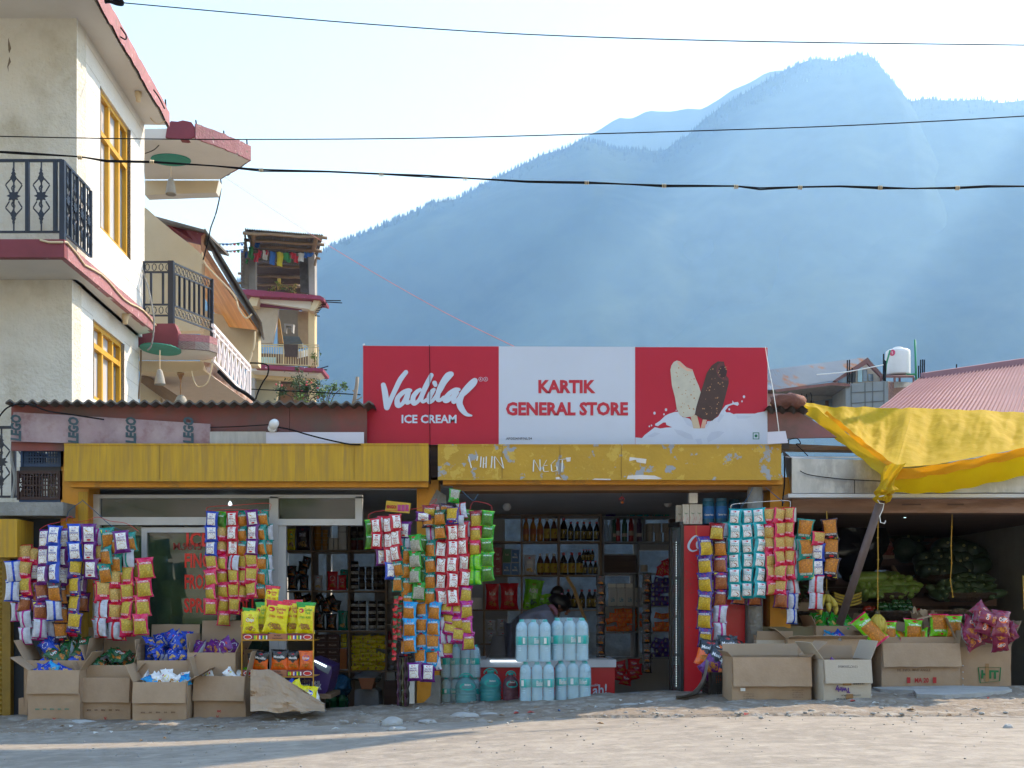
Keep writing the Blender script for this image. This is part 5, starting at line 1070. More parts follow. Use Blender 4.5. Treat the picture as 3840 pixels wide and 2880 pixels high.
# key: (layout, base, second, snack, text, label words)
ST = {
 'NC': ('P', 'blue', 'white', 'red', 'NUT CRACKER', 'blue and white nut'), 'SP': ('P', 'purple', 'white', 'beige', 'SALTED PEANUTS', 'purple and white peanut'), 'GS': ('P', 'red', 'white', 'red', 'GUP SHUP PEANUTS', 'red and white peanut'),
 'CC': ('P', 'aqua', 'white', 'red', 'CHANA ROASTED', 'turquoise and white roasted chickpea'), 'AB': ('W', 'teal', 'teal', 'orange', 'ALOO BHUJIA', 'teal topped orange bhujia'), 'KM': ('W', 'pink', 'pink', 'noodle', 'KHATTA MEETHA', 'pink topped yellow mix'),
 'KD': ('W', 'maroon', 'maroon', 'noodle', 'KHATTA MEETHA', 'maroon topped yellow mix'), 'BH': ('W', 'crimson', 'pink', 'beige', 'BHUJIA', 'pink banded beige bhujia'), 'MD': ('W', 'violet', 'violet', 'yellow', 'MOONG DAL', 'violet topped yellow lentil'),
 'NV': ('W', 'dark', 'dark', 'orange', 'NAVRATTAN', 'dark banded orange mix'), 'TM': ('W', 'dark', 'purple', 'red', 'TEEKHA MEETHA', 'purple topped brown mix'), 'AO': ('W', 'sky', 'sky', 'orange', 'ALL IN ONE', 'sky blue topped orange mix'),
 'PB': ('W', 'magenta', 'magenta', 'noodle', 'PANCHRATTAN', 'magenta topped yellow mix'), 'PS': ('W', 'dgreen', 'dgreen', 'orange', 'PALAK SEV', 'dark green topped orange stick'), 'GP': ('W', 'lime', 'green', 'green', 'HARE MATAR', 'lime green fried pea'),
 'LT': ('W', 'green', 'green', 'white', 'Lite', 'green topped puffed rice'), 'BP': ('B', 'silver', 'magenta', '', '', 'silver backed with a pink seam'), 'BR': ('B', 'silver', 'red', '', '', 'silver backed with a red seam'), 'BT': ('B', 'silver', 'teal', '', '', 'silver backed with a teal seam'),
 'BB': ('B', 'silver', 'blue', '', '', 'silver backed with a blue seam'), 'BG': ('B', 'lime', 'green', '', '', 'pale green backed'),
 # larger packets
 'gC': ('F', 'dgreen', 'crimson', 'orange', 'Lays', 'green chips'), 'bC': ('F', 'blue', 'white', 'beige', 'Lays', 'blue and silver chips'), 'pC': ('F', 'purple', 'white', 'orange', 'Lays', 'purple chips'), 'wC': ('F', 'white', 'yellow', 'puff', '', 'white and yellow snack'),
 'lC': ('F', 'lime', 'blue', 'puff', '', 'lime and blue snack'), 'mC': ('F', 'wine', 'orange', 'orange', 'CHIPS', 'wine red tomato chips'), 'kC': ('W', 'pink', 'lime', 'orange', 'Tasty Masala', 'pink masala stick'), 'jC': ('F', 'green', 'white', 'beige', 'CHIPS', 'bright green chips'),
 'yC': ('F', 'yellow', 'crimson', 'puff', 'Chips', 'yellow salted chips'), 'GOr': ('G', 'yellow', 'crimson', 'puff', 'CORN - PUFFS', 'red topped yellow corn puff'), 'GOg': ('G', 'yellow', 'green', 'puff', 'CORN - PUFFS', 'green topped yellow corn puff'), 'MX': ('X', 'orange', 'black', 'orange', 'Mexilla', 'black and orange tortilla chip'),
 'KK': ('F', 'orange', 'blue', 'orange', 'Kurkure', 'orange puffcorn'), 'KY': ('F', 'yellow', 'blue', 'orange', 'Kurkure', 'yellow puffcorn'), 'MP': ('X', 'purple', 'black', 'orange', 'Mexilla', 'black and purple tortilla chip'), 'uC': ('F', 'sky', 'blue', 'white', '', 'blue snack')}
def packet_mesh(key, flip):
    lay, base, sec, sn, txt, _ = ST[key]; m = MB(); B = foil(base, FC[base]); S2 = foil(sec, FC[sec]); SN = snack(sn) if sn else None
    h = 1.35; t = .60 if lay in 'WPB' else .42; sd = hash(key) % 97 if False else sum(map(ord, key))
    def surf(u, v, side=-1, lift=0):      # u, v in -1..1
        br = max(0, 1 - abs(u) ** 2.3) ** .75 * max(0, 1 - abs(v) ** 3.2) ** .9
        T = t / 2 * br + .012 + lift
        wr = .035 * noise.noise(Vector((u * 2.2 + sd, v * 2.6, side))) * min(1, br * 3) + .030 * math.sin(u * 10 + v * 2 + sd) * max(0, abs(v) - .35) * 1.6
        x = u * .5 * (1 - .17 * max(0, 1 - abs(v) ** 4)); z = v * h / 2
        return Vector((x, side * (T + wr * (1 if side < 0 else -1)), z))
    sg_ = -1 if flip else 1
    def zone(u, v):
        u, v = (u * 2 - 1) * sg_, (v * 2 - 1) * sg_
        if lay == 'B': return S2 if (abs(u) < .12 or abs(v) > .86) else B
        if abs(v) > .9: return S2 if lay in 'GX' and v > 0 else B
        if lay == 'W': return (SN if v < .30 and abs(u) < .84 else S2) if v > -.86 else B
        if lay == 'P': return WH if (abs(u) < .72 and -.72 < v < .8) else B
        if lay == 'G': return S2 if v > .72 + .12 * u else B
        if lay == 'X': return (S2 if v > -.25 + .5 * abs(u) else B)
        return B
    m.grid(lambda a, b: surf(a * 2 - 1, b * 2 - 1), 12, 18, B, mf=zone)
    m.grid(lambda a, b: surf(1 - a * 2, b * 2 - 1, 1), 5, 8, foil('silver', FC['silver']))
    def dec(pts, mt, lift=.006): m.add([surf(u * sg_, v * sg_, -1, lift) for u, v in pts], [tuple(range(len(pts)))] if len(pts) < 5 else [(0, i, i + 1) for i in range(1, len(pts) - 1)], mt)
    def ell(cu, cv, a, b, mt, lift=.008, n=12): dec([(cu + a * math.cos(2 * math.pi * k / n), cv + b * math.sin(2 * math.pi * k / n)) for k in range(n)], mt, lift)
    def txtd(s_, cv, size, mt, wmax=1.5, cu=0, lift=.012):
        vs, fs, wd = glyphs(s_, .02); sx = size / 1.0; wd2 = wd * sx
        if wd2 > wmax: sx = wmax / wd
        m.add([surf((cu + (x - wd / 2) * sx) * sg_, (cv + (y - .35) * size * .74) * sg_, -1, lift) for x, y in vs], fs, mt)
    if lay == 'W':
        ell(0, .70, .30, .09, OVAL); txtd(txt, .45, .32, WH, 1.45)
        if key in ('MD', 'NV', 'AB', 'KM', 'TM') : dec([(-.86, .84), (-.86, .48), (-.45, .84)], FLASH)
    elif lay == 'P':
        ell(0, .62, .30, .09, OVAL); a, *b = txt.split(' ')[:2]; txtd(a, .36, .30, B, 1.2); txtd(b[0] if b else '', .14, .28, B, 1.3)
        ell(.0, -.42, .52, .26, SN, .008, 16)
        for k in range(7): ell(-.5 + .17 * k, -.02 + .12 * (k % 2), .07, .05, SN, .01, 6)
    elif lay == 'G':
        ell(-.45, .45, .30, .15, OVAL); txtd('Golden', .52, .34, foil('green', FC['green']) if sec == 'green' else OVAL, .85, .35); txtd('Pack', .32, .34, foil('green', FC['green']) if sec == 'green' else OVAL, .6, .35); txtd(txt, .02, .26, OVAL if sec != 'green' else foil('green', FC['green']), 1.3)
        for k in range(9): ell(-.45 + .11 * k, -.55 + .12 * math.sin(k * 2.2), .20, .10, SN, .008 + .003 * (k % 3), 8)
    elif lay == 'F':
        ell(.0, .25, .55, .28, S2, .007); 
        if txt: txtd(txt, .26, .55, WH if sec != 'white' else B, 1.0)
        ell(0, .68, .22, .07, OVAL)
        for k in range(5): ell(-.4 + .2 * k, -.5 + .1 * math.sin(k * 2.7), .22, .14, SN, .008 + .003 * (k % 2), 9)
    elif lay == 'X':
        ell(0, .68, .26, .08, OVAL); txtd(txt, .30, .5, WH, 1.5)
        for k in range(5): ell(-.4 + .2 * k, -.5 + .1 * math.sin(k * 2.7), .24, .16, SN, .008 + .003 * (k % 2), 7)
    elif lay == 'B':
        GR = mat('grey_small_print', (.30, .30, .33), .6)
        for k in range(6):
            for s_ in (-1, 1): dec([(s_ * .25, .6 - k * .2), (s_ * .75, .6 - k * .2), (s_ * .75, .54 - k * .2), (s_ * .25, .54 - k * .2)], GR)
    return m
PP = {}
def pk(key, flip=False):
    if (key, flip) not in PP: PP[(key, flip)] = Proto('packet', packet_mesh(key, flip))
    return PP[(key, flip)]
PR = random.Random(11)
WORDS = {1: 'one', 2: 'two', 3: 'three', 4: 'four', 5: 'five', 6: 'six', 7: 'seven'}
def desc(keys):
    out = []
    for k in keys:
        w_ = ST[k.rstrip('i')][5]
        if w_ not in out: out.append(w_)
    return out
CLN = {}
def strips(cl, t, where, rows, d0, wpk):
    """rows: (x, ytop, step, 'KEYS ...', dx, dd[, w])"""
    rows = sorted(rows, key=lambda r: r[0])
    lead = [(desc(r[3].split())[0], (desc(r[3].split()) + [''])[1] if r[3].count(' ') else '') for r in rows]
    for i, r in enumerate(rows):
        x, y0, st, keys = r[:4]; dx = r[4] if len(r) > 4 else 0; dd = r[5] if len(r) > 5 else 0; wq = r[6] if len(r) > 6 else wpk
        d = d0 + dd; ks = keys.split(); same = [j for j in range(len(rows)) if lead[j][0] == lead[i][0]]; ow = ['left', 'second', 'third', 'fourth', 'fifth', 'sixth', 'seventh', 'eighth', 'ninth']
        many = 'strip' if len(ks) > 1 else 'single'
        lab = f"{ordn(same.index(i))} {lead[i][0]} packet {many} from the left {where}" if len(same) > 1 else f"only {lead[i][0]} packet {many} {where}"
        o = thing('packet_strip', lab, 'snack packets', W(t, x, y0, d), group='strips of snack packets hung ' + where)
        for k, key in enumerate(ks):
            if key == '-': continue
            fl = key.endswith('i'); kk = key.rstrip('i'); w_ = wid(t, wq, d) * 1.28; hh = wid(t, st, d) * 1.14
            p = W(t, x + dx * k + PR.uniform(-3, 3), y0 + st * (k + .5), d + PR.uniform(-.012, .012)) - Vector(o.location)
            e = pk(kk, fl).put(o, TRS(p, PR.uniform(-.5, .5), (w_ * PR.uniform(.95, 1.05), w_ * PR.uniform(.85, 1.1), hh / 1.35), rx=PR.uniform(-.16, .16), ry=PR.uniform(-.12, .12) + math.atan2(-dx, st) * -.6))
strips('L1', 'C', 'at the far left', [
    (85, 385, 122, 'BB BB', -6), (160, 282, 104, 'BHi BHi KMi TM BP BP', 0, .05), (215, 300, 100, 'BHi SP KM TM', 4, .10), (285, 185, 113, 'SP SP SP TMi TM BP', -6), (345, 160, 118, 'NC NC NC NV BB', 0, -.05), (400, 180, 118, 'SP SP SP NV NV NVi', -2, .04), (475, 150, 113, 'NC NC MDi MDi MDi MDi', 0, -.03),
    (560, 150, 112, 'SPi SPi SPi', 8, -.02), (628, 180, 104, 'BP BHi BHi', -2, .05), (683, 175, 113, 'AB AB AB BHi BR BR', -9, 0), (735, 225, 108, 'AB AB BHi BHi BHi BR', -2, .04), (770, 195, 125, 'SP', 0, -.08, 88), (820, 205, 108, 'AB BT KMi KMi KMi KMi', -3, .03), (925, 365, 119, 'KM KM KM KM', -11, 0, 88), (878, 370, 115, 'KD KM KM KM', -8, .08), (248, 540, 112, 'TM TM BP', 0, .08), (318, 520, 112, 'NV NV BP', 0, .09), (440, 520, 110, 'NVi BHi BHi', 0, .08), (520, 470, 112, 'SP TM', 0, .09), (640, 525, 112, 'BHi BR BR', -2, .05), (770, 430, 112, 'KM BHi KMi KMi', -3, .08), (115, 420, 112, 'BHi TM BP', 0, .1)], 8.72, 78)
strips('L2', 'C', 'beside the red door lettering', [
    (1345, 70, 92, 'NC NC NC KMi KM KM KM', -1, -.03), (1405, 72, 89, 'GP BHi BHi KM KM KM KM KM', 2, .03), (1475, 68, 92, 'GS GS GS BR KMi KMi KMi', 2, 0), (1540, 68, 93, 'AB AB AB KMi KMi KMi', 0, .03), (1605, 60, 92, 'SPi SPi SPi KMi KMi KMi', -2, -.02), (1665, 60, 93, 'AB AB AB AB AB AB', -3, .02), (1702, 150, 95, 'BT AB BT BT BT', -2, .07, 60), (1375, 420, 92, 'KM KM', 0, .08), (1575, 330, 92, 'SP KMi KMi', 0, .08)], 8.85, 70)
strips('M', 'D', 'on the middle pillar', [
    (222, 255, 88, 'GP GP', -2, .05, 60), (258, 248, 92, 'GS GS', -2, 0, 62), (298, 235, 100, 'GS SP SPi', -4, .05, 62), (330, 235, 98, 'GSi GSi GSi NC', 4, 0, 62), (382, 222, 96, 'GS GSi GSi', -4, -.03, 66), (440, 270, 98, 'SPi BT AB AB AB', 2, .05), (398, 510, 96, 'AB AB', -8, .0, 62), (450, 425, 98, 'AB AB AB AB', 3, .03), (508, 352, 100, 'LT LT LT', -4, -.04), (550, 355, 100, 'GP GP GP', 0, .05),
    (525, 650, 105, 'LT', 0, -.02), (602, 385, 101, 'AB AB AB AB', -2, .0, 70), (605, 295, 92, 'BP', 0, .03, 66), (660, 195, 88, 'PS PS', 0, -.06, 72), (668, 388, 101, 'GSi GSi GSi GSi', 2, 0), (735, 285, 102, 'GS GS GS GS GS', 2, -.04), (742, 180, 96, 'MDi', 0, -.10, 80), (796, 272, 100, 'GSi GSi GSi GSi PB PB PB PB', 6, .0), (748, 62, 80, 'LTi', 0, -.05, 66),
    (470, 780, 104, 'AO AO AO', 0, -.03, 82), (545, 785, 98, 'AOi AOi AOi AOi', -2, .02, 74), (625, 778, 103, 'AO AO AOi AOi', -5, 0, 80), (440, 930, 96, 'NVi NVi', 4, .08), (498, 1165, 104, 'SP', 0, -.02, 80), (587, 1170, 106, 'SP', 0, -.02, 76), (705, 785, 66, 'PBi PBi PBi', 10, .02, 84), (766, 780, 84, 'PBi PB PBi', 4, .0, 76), (668, 870, 84, 'BP BP BP BP', -14, .03, 74),
    (890, 200, 92, 'KD KM KM BG BG', -2, 0, 72), (845, 195, 92, 'GP GP GP GP GP', 0, .08, 56), (962, 200, 87, 'GP GP GP GP GP', 0, -.02, 70),
    (590, 165, 62, 'KD', 10, -.03, 80), (560, 205, 55, 'SPi', 10, -.04, 90), (640, 160, 60, 'GS', 0, .0, 70), (700, 155, 55, 'NV', 0, 0, 90), (800, 150, 90, 'BR', 0, .02, 60), (590, 245, 55, 'NVi', 0, -.02, 80), (770, 225, 60, 'BP', 0, -.03, 80), (840, 265, 95, 'BP', 0, .05, 50), (725, 860, 88, 'BP BP PBi', -8, .06), (800, 860, 88, 'PB PBi', 6, .06), (575, 480, 100, 'AB LT', 0, .07), (700, 380, 100, 'GS GSi GS', 0, .08), (350, 330, 98, 'GS SP', 0, .07), (470, 880, 100, 'AO AO', 0, .08), (590, 860, 100, 'AO AOi', 0, .08)], 8.66, 74)
strips('R', 'E', 'over the red fridge', [
    (175, 398, 115, 'MD MD MD MD MD MD', 0, -.05, 84), (250, 312, 98, 'KD', 0, -.04, 84), (272, 408, 106, 'NV TM TM TM BP BP', 0, .0, 80), (322, 305, 93, 'BT BT BT BT BT', -4, .07, 60), (366, 223, 94, 'CC CC CC CC CC CC', -1, 0), (442, 222, 93, 'CC CC CC CC CC CC', 0, .02), (517, 218, 93, 'CC CC CC CC CC CC', 2, 0), (400, 300, 93, 'NV NV NV NV NV', 0, .10, 66), (390, 700, 118, 'TM', 0, .05, 82), (487, 700, 125, 'TM', 0, .05, 82),
    (582, 218, 90, 'BHi BH BHi BH BHi BH', 3, 0, 66), (645, 218, 90, 'BHi BHi BHi BHi BHi BHi', 2, -.03, 72), (705, 213, 90, 'BHi BHi BHi BHi BHi', 1, 0, 66), (742, 390, 92, 'BT BR BR BR BB BB', -3, .05, 72), (658, 733, 108, 'TM', 0, .0, 84), (810, 290, 124, 'ABi ABi ABi', 2, 0, 92), (865, 380, 120, 'ABi BB', 0, .08, 84), (892, 366, 80, 'BHi', 0, -.02, 84), (888, 442, 102, 'NC NC BR BR', -3, 0, 78), (966, 288, 122, 'NVi NVi NVi', 6, 0, 88), (225, 420, 112, 'MD NV MD TM', 0, .06), (480, 300, 93, 'CC CC CC', 0, .1), (615, 400, 90, 'BHi BR BHi', 0, .08), (690, 660, 92, 'BR BR', 0, .08)], 8.80, 74)
# wire hangers and strings that carry the strips
def hanger(t, pts, d, lab, mt=REDW, r=.0022): return cable(t, pts, d, r, lab, name='wire_hanger', mt=mt, cat='hanger')
hanger('C', [(250, 180), (300, 150), (380, 130), (450, 95), (470, 130), (560, 120), (620, 100), (700, 125), (800, 140), (880, 190)], 8.72, 'red wire hanger over the far left bunch of packets')
hanger('C', [(1310, 60), (1330, 35), (1500, 25), (1700, 12), (1715, 40), (1690, 60), (1500, 50), (1320, 60)], 8.85, 'red wire hanger above the strips by the door lettering')
hanger('D', [(205, 250), (215, 215), (300, 195), (450, 190), (600, 160), (640, 120), (590, 150)], 8.66, 'red wire hanger at the left of the middle pillar')
hanger('D', [(850, 195), (870, 140), (940, 145), (985, 165), (990, 200)], 8.66, 'dark red wire hanger over the green pea strips')
hanger('E', [(340, 215), (350, 190), (430, 180), (560, 170), (700, 165), (718, 185), (715, 210)], 8.80, 'white wire hanger over the turquoise strips', mt=WHITE)
BLW = mat('blue_string', (.03, .09, .18), .6)
for t, pts, d, lab in (('C', [(420, 130), (440, 60), (520, 0)], 8.8, 'blue string tied to the left pillar'), ('C', [(520, -10), (600, 60), (700, 150), (780, 190)], 8.8, 'blue string running right from the left pillar to the packets'), ('D', [(800, 70), (870, 130), (900, 90)], 8.7, 'knot of blue string on the middle lintel'), ('E', [(400, 215), (450, 140), (480, 80)], 8.8, 'dark blue string tying the turquoise strips to the column'), ('E', [(680, 180), (620, 130), (560, 80)], 8.8, 'blue string tying the hanger to the right pillar')):
    cable(t, pts, d, .003, lab, name='string', mt=BLW, cat='string')
cable('E', [(120, 320), (122, 380), (150, 400)], 8.75, .002, 'thin yellow string holding the violet lentil strip', name='string', mt=OCHRE, cat='string')
# ribbon of tiny red and green sachets, and dark paan masala strands under it
SR, SG_ = foil('crimson', FC['crimson']), foil('dgreen', FC['dgreen'])
for (x0, y0, x1, y1, lab) in ((380, 745, 365, 1150, 'long ribbon of tiny red and green sachets left of the sky blue packets'), (408, 740, 395, 1000, 'second ribbon of tiny red and green sachets close to the pillar')):
    o = thing('sachet_ribbon', lab, 'sachets', W('D', x0, y0, 8.7)); n = 26
    for k in range(n):
        c = W('D', x0 + (x1 - x0) * k / n + PR.uniform(-5, 5), y0 + (y1 - y0) * k / n, 8.7 + PR.uniform(-.02, .02)); m = MB()
        R_ = Matrix.Rotation(PR.uniform(-.8, .8), 3, 'Z') @ Matrix.Rotation(PR.uniform(-.5, .5), 3, 'Y'); q = [(-.016, 0, -.012), (.016, -.004, -.012), (.018, 0, .012), (-.016, -.003, .012)]
        m.prism([c + R_ @ Vector(v) for v in q], (0, .004, 0), SR if k % 3 else SG_); part('sachet', m, o)
DK = [mat('strand_dark_purple', (.05, .01, .04), .4), mat('strand_dark_olive', (.06, .06, .02), .4), mat('strand_black', (.02, .015, .02), .4)]
o = thing('sachet_strands', 'bundle of dark purple and olive sachet strands hanging to the floor by the white post', 'sachets', W('D', 425, 1110, 8.75))
for k in range(9):
    x = 396 + k * 7.5; m = MB(); m.tube([W('D', x + 3 * math.sin(j * 1.9 + k), 1100 + j * 28, 8.75 + .02 * math.sin(k * 3)) for j in range(13)], [.010 + .004 * (j % 2) for j in range(13)], DK[k % 3], 5); part('strand', m, o)
m = rect('G', 1022, 1380, 1066, 1590, 8.98, .06, WHITE); part('door_post', m, fw)
# ================= cartons =================
KRAFT = mat('kraft_cardboard', (.43, .30, .195), .85, var=.10, scale=3, col2=(.36, .245, .155), p2scale=2.5, thr=.56, soft=.1, stretch=(1, 1, 1), bump=.08, bscale=70)
KRAFTL = mat('pale_cardboard', (.50, .43, .34), .85, var=.08, scale=3, bump=.08, bscale=70)
KRIN = mat('cardboard_inside', (.36, .26, .175), .9, var=.08, scale=4)
PRB = mat('brown_print', (.14, .075, .04), .8); PRR = mat('red_print', (.42, .03, .03), .8); PRG = mat('green_print', (.02, .16, .05), .8); PRT = mat('teal_print', (.06, .22, .16), .8)
def flapmesh(L, D_, ang, mt, seed=0, torn=.0, th=.004):
    """flap hinged on the local x axis, length L along x, depth D_; ang 0 = straight up, 90 = horizontal outward, 170 = hanging down (outward = -y)"""
    m = MB(); a = math.radians(ang); u = Vector((0, -math.sin(a), math.cos(a))); n_ = Vector((0, math.cos(a), math.sin(a)))
    K = 14; top, bot = [], []
    for k in range(K + 1):
        x = -L / 2 + L * k / K; dd = D_ * (1 + torn * noise.noise(Vector((x * 31, seed, 1))) * 2.2 + .01 * noise.noise(Vector((x * 9, seed, 5)))); bend = .02 * D_ * math.sin(k / K * math.pi)
        top.append(Vector((x + (.004 * noise.noise(Vector((k, seed, 2)))), 0, 0)) + u * dd + n_ * bend); bot.append(Vector((x, 0, 0)))
    vs = bot + top + [v + n_ * th for v in bot] + [v + n_ * th for v in top]; q = K + 1
    fs = []
    for k in range(K): fs += [(k, q + k, q + k + 1, k + 1), (2 * q + k, 2 * q + k + 1, 3 * q + k + 1, 3 * q + k), (q + k, 3 * q + k, 3 * q + k + 1, q + k + 1)]
    fs += [(0, 2 * q, 3 * q, q), (K, q + K, 3 * q + K, 2 * q + K)]
    m.add(vs, fs, mt); return m
def carton(t, x0, x1, yt, yb, lab, dep=.30, ff=None, bf=None, lf=None, rf=None, rz=0., mt=None, marks=None, torn=0., push=0., group=None, d=None):
    """ff/bf/lf/rf = (flap depth m, angle)"""
    mt = mt or KRAFT; g = onground(t, (x0 + x1) / 2, yb)
    if d: g = W(t, (x0 + x1) / 2, yb, d)
    w_ = wid(t, x1 - x0, g.y); h = W(t, 0, yt, g.y).z - g.z
    c = Vector((g.x, g.y + dep / 2, g.z)); o = thing('cardboard_box', lab, 'carton', c, rz, group or 'open cartons of snack packets on the roadside')
    th = .006; m = MB(); sd = x0 * .01
    bul = lambda u, v: .010 * math.sin(math.pi * v) * math.sin(math.pi * u) + .004 * noise.noise(Vector((u * 3, v * 3, sd)))
    X, Y = w_ / 2, dep / 2
    for (ax, ay, bx_, by_, nx, ny) in ((-X, -Y, X, -Y, 0, -1), (X, -Y, X, Y, 1, 0), (X, Y, -X, Y, 0, 1), (-X, Y, -X, -Y, -1, 0)):
        f = lambda u, v, off=0: Vector((ax + (bx_ - ax) * u + nx * (bul(u, v) + off), ay + (by_ - ay) * u + ny * (bul(u, v) + off), v * h))
        m.grid(lambda u, v: f(u, v), 8, 6, mt); m.grid(lambda u, v: f(1 - u, v, -th), 8, 6, KRIN)
        m.add([f(0, 1), f(1, 1), f(1, 1, -th), f(0, 1, -th)], [(0, 1, 2, 3)], mt)
    m.box((-X + th, -Y + th, .004), (X - th, Y - th, .012), KRIN); body = lpart('body', m, o)
    if marks:
        m = MB(); marks(m, lambda a, b: Vector((a * w_, -Y - .013 - .002, b * h)), w_, h); k = lpart('print', m, body)
    for fl, L, pos, rr_ in ((ff, w_, (0, -Y, h), 0), (bf, w_, (0, Y, h), math.pi), (lf, dep, (-X, 0, h), -math.pi / 2), (rf, dep, (X, 0, h), math.pi / 2)):
        if fl:
            e = lpart('flap', flapmesh(L * .985, fl[0], fl[1], mt if fl[1] > 20 else KRIN, seed=x0 + pos[0] * 7, torn=torn), o); e.location = pos; e.rotation_euler = (0, 0, rr_)
    return o, c, w_, dep, h
def fill(cart, keys, n, lab, grp, size=.15, zf=.72, seed=0, xr=(-.4, .4), up=0.):
    size *= .80; n = int(n * 1.5); o, c, w_, dep, h = cart; rr = random.Random(seed); R_ = Matrix.Rotation(o.rotation_euler.z, 3, 'Z')
    for k in range(n):
        a = xr[0] + (xr[1] - xr[0]) * ((k * .618 + rr.random() * .2) % 1); b = rr.uniform(-.3, .32); p = c + R_ @ Vector((a * w_, b * dep, h * zf + up * rr.random() + size * .15 * rr.random()))
        e = pk(rr.choice(keys)).put(None, TRS(p, rr.uniform(-1, 1), (size, size, size * .95), rx=rr.uniform(-1.2, -.25), ry=rr.uniform(-1.2, 1.2)))
        e.name = 'snack_packet'; tag(e, lab, 'snack packet', grp)
def bm_(c):
    def f(m, P, w_, h):
        for k, s_ in enumerate((.02, .05, .05, .04, .06)):
            a = -.30 + .14 * k; m.text('oo' if k % 2 else 'anu', P(a, .27), (1, 0, 0), (0, 0, 1), .022, c, .03, wmax=.05)
        m.text('V', P(.02, .07), (1, 0, 0), (0, 0, 1), .03, PRR, .05)
    return f
FL_ = dict()
# back row on the left
b1 = carton('C', 150, 535, 1010, 1330, 'tall open carton in the back row holding green and red chip packets, leftmost', .34, None, (.25, 14), (.17, 28), (.17, 12), .03, d=8.62)
b2 = carton('C', 548, 850, 1040, 1330, 'open back row carton of green chip packets, second from the left', .34, None, (.27, 10), (.16, 20), (.16, 12), .0, d=8.60)
b3 = carton('C', 866, 1188, 1010, 1330, 'open back row carton packed with blue and silver chip packets', .34, None, (.27, 8), (.16, 6), (.14, 6), .02, d=8.60)
b4 = carton('C', 1192, 1500, 960, 1330, 'open back row carton of purple chip packets, rightmost of its row', .34, None, (.24, 8), (.14, 4), (.16, 26), -.03, d=8.60)
f1 = carton('C', 172, 500, 1072, 1406, 'front row carton with green brand stamps holding a few blue packets, leftmost', .30, (.175, 172), (.11, 12), (.16, 55), (.16, 34), .04, marks=bm_(PRT))
f2 = carton('C', 505, 832, 1120, 1396, 'nearly empty front row carton, second from the left with a broad front flap', .28, (.185, 172), (.11, 12), (.13, 30), (.14, 42), -.02, marks=bm_(PRB))
f3 = carton('C', 838, 1175, 1148, 1406, 'low front row carton of white and yellow packets, third from the left', .30, (.155, 170), (.12, 16), (.14, 26), (.19, 60), .05, marks=bm_(PRB))
f4 = carton('C', 1235, 1570, 1110, 1390, 'tilted front row carton of lime packets with its back flap raised, rightmost', .32, (.185, 168), (.19, 10), (.15, 16), (.19, 14), -.06, marks=lambda m, P, w_, h: (m.text('oc', P(.0, .22), (1, 0, 0), (0, 0, 1), .03, PRR, .05), m.text('V', P(-.03, .08), (1, 0, 0), (0, 0, 1), .03, PRR, .05)))
fill(b1, ['gC', 'gC', 'gC', 'bC'], 12, 'green and red chip packet in the leftmost back row carton', 'packets in the leftmost back row carton', .15, .98, 1, (-.30, .40), .12)
fill(b2, ['gC'], 10, 'green chip packet in the second back row carton', 'packets in the second back row carton', .14, .94, 2, (-.34, .36), .08)
fill(b3, ['bC'], 20, 'blue and silver chip packet in the third back row carton', 'packets in the third back row carton', .13, .92, 3, (-.40, .40), .20)
fill(b4, ['pC'], 8, 'purple chip packet in the fourth back row carton', 'packets in the fourth back row carton', .17, .96, 4, (-.38, .34), .05)
fill(f1, ['bC', 'uC'], 4, 'bright blue packet in the leftmost front carton', 'packets in the leftmost front carton', .13, .98, 5, (-.45, .1), .0)
fill(f3, ['wC', 'wC', 'uC'], 13, 'white and yellow packet in the third front carton', 'packets in the third front carton', .13, .86, 6, (-.42, .42), .06)
fill(f4, ['lC', 'lC', 'wC'], 8, 'lime and blue packet in the tilted front carton', 'packets in the tilted front carton', .12, .98, 7, (-.40, .40), .0)
m = MB(); P0_ = onground('C', 1750, 1335); P0_.y += .15
def mound(u, v):
    x = 1590 + 470 * u; top = 1065 + (0 if u < .25 else (u - .25) * 290); yy = top + (1335 - top) * v
    yy += 14 * ns(u * 4, v * 3, 1, 3); return W('C', x, yy, 8.45 - .35 * v + .13 * ns(u * 3, v * 2, 1) + .03 * ns(u * 9, v * 9, 1))
m.grid(mound, 26, 16, KRAFT, smooth=False); m.grid(lambda u, v: mound(u, v) + Vector((0, .012, 0)), 26, 16, KRIN, smooth=False); one('cardboard_sheet', m, 'crumpled sheet of cardboard slumped beside the snack rack', 'cardboard')
m = rect('C', 118, 1250, 172, 1370, 8.75, .1, KRAFT); one('cardboard_offcut', m, 'scrap of cardboard tucked left of the front row of cartons', 'cardboard')
# right hand cartons
def mk3(m, P, w_, h):
    m.text('MA 20', P(0, .24), (1, 0, 0), (0, 0, 1), .05, PRR, .03, wmax=.11)
    for a in (-.165, .165): m.box(tuple(P(a - .022, .18)), tuple(P(a + .022, .30) + Vector((0, .001, 0))), PRR)
    m.text('DE. INFO.: MAD ANGLE', P(-.1, .45), (1, 0, 0), (0, 0, 1), .026, PRB, .01, wmax=.26)
def mk1(m, P, w_, h):
    for k, (a, b) in enumerate(((-.30, .20), (-.30, .15), (-.30, .10), (.32, .28), (.32, .23), (.32, .18), (.32, .13))): m.text('00 oo ooo 00' if k % 2 else 'oo 000 oo o', P(a, b), (1, 0, 0), (0, 0, 1), .014, PRB, .0, wmax=.12)
    m.box(tuple(P(-.40, .26)), tuple(P(-.34, .33) + Vector((0, .001, 0))), WHITE)
PUR = mat('purple_print', (.10, .03, .22), .7); BLK = mat('black_print', (.03, .03, .04), .8)
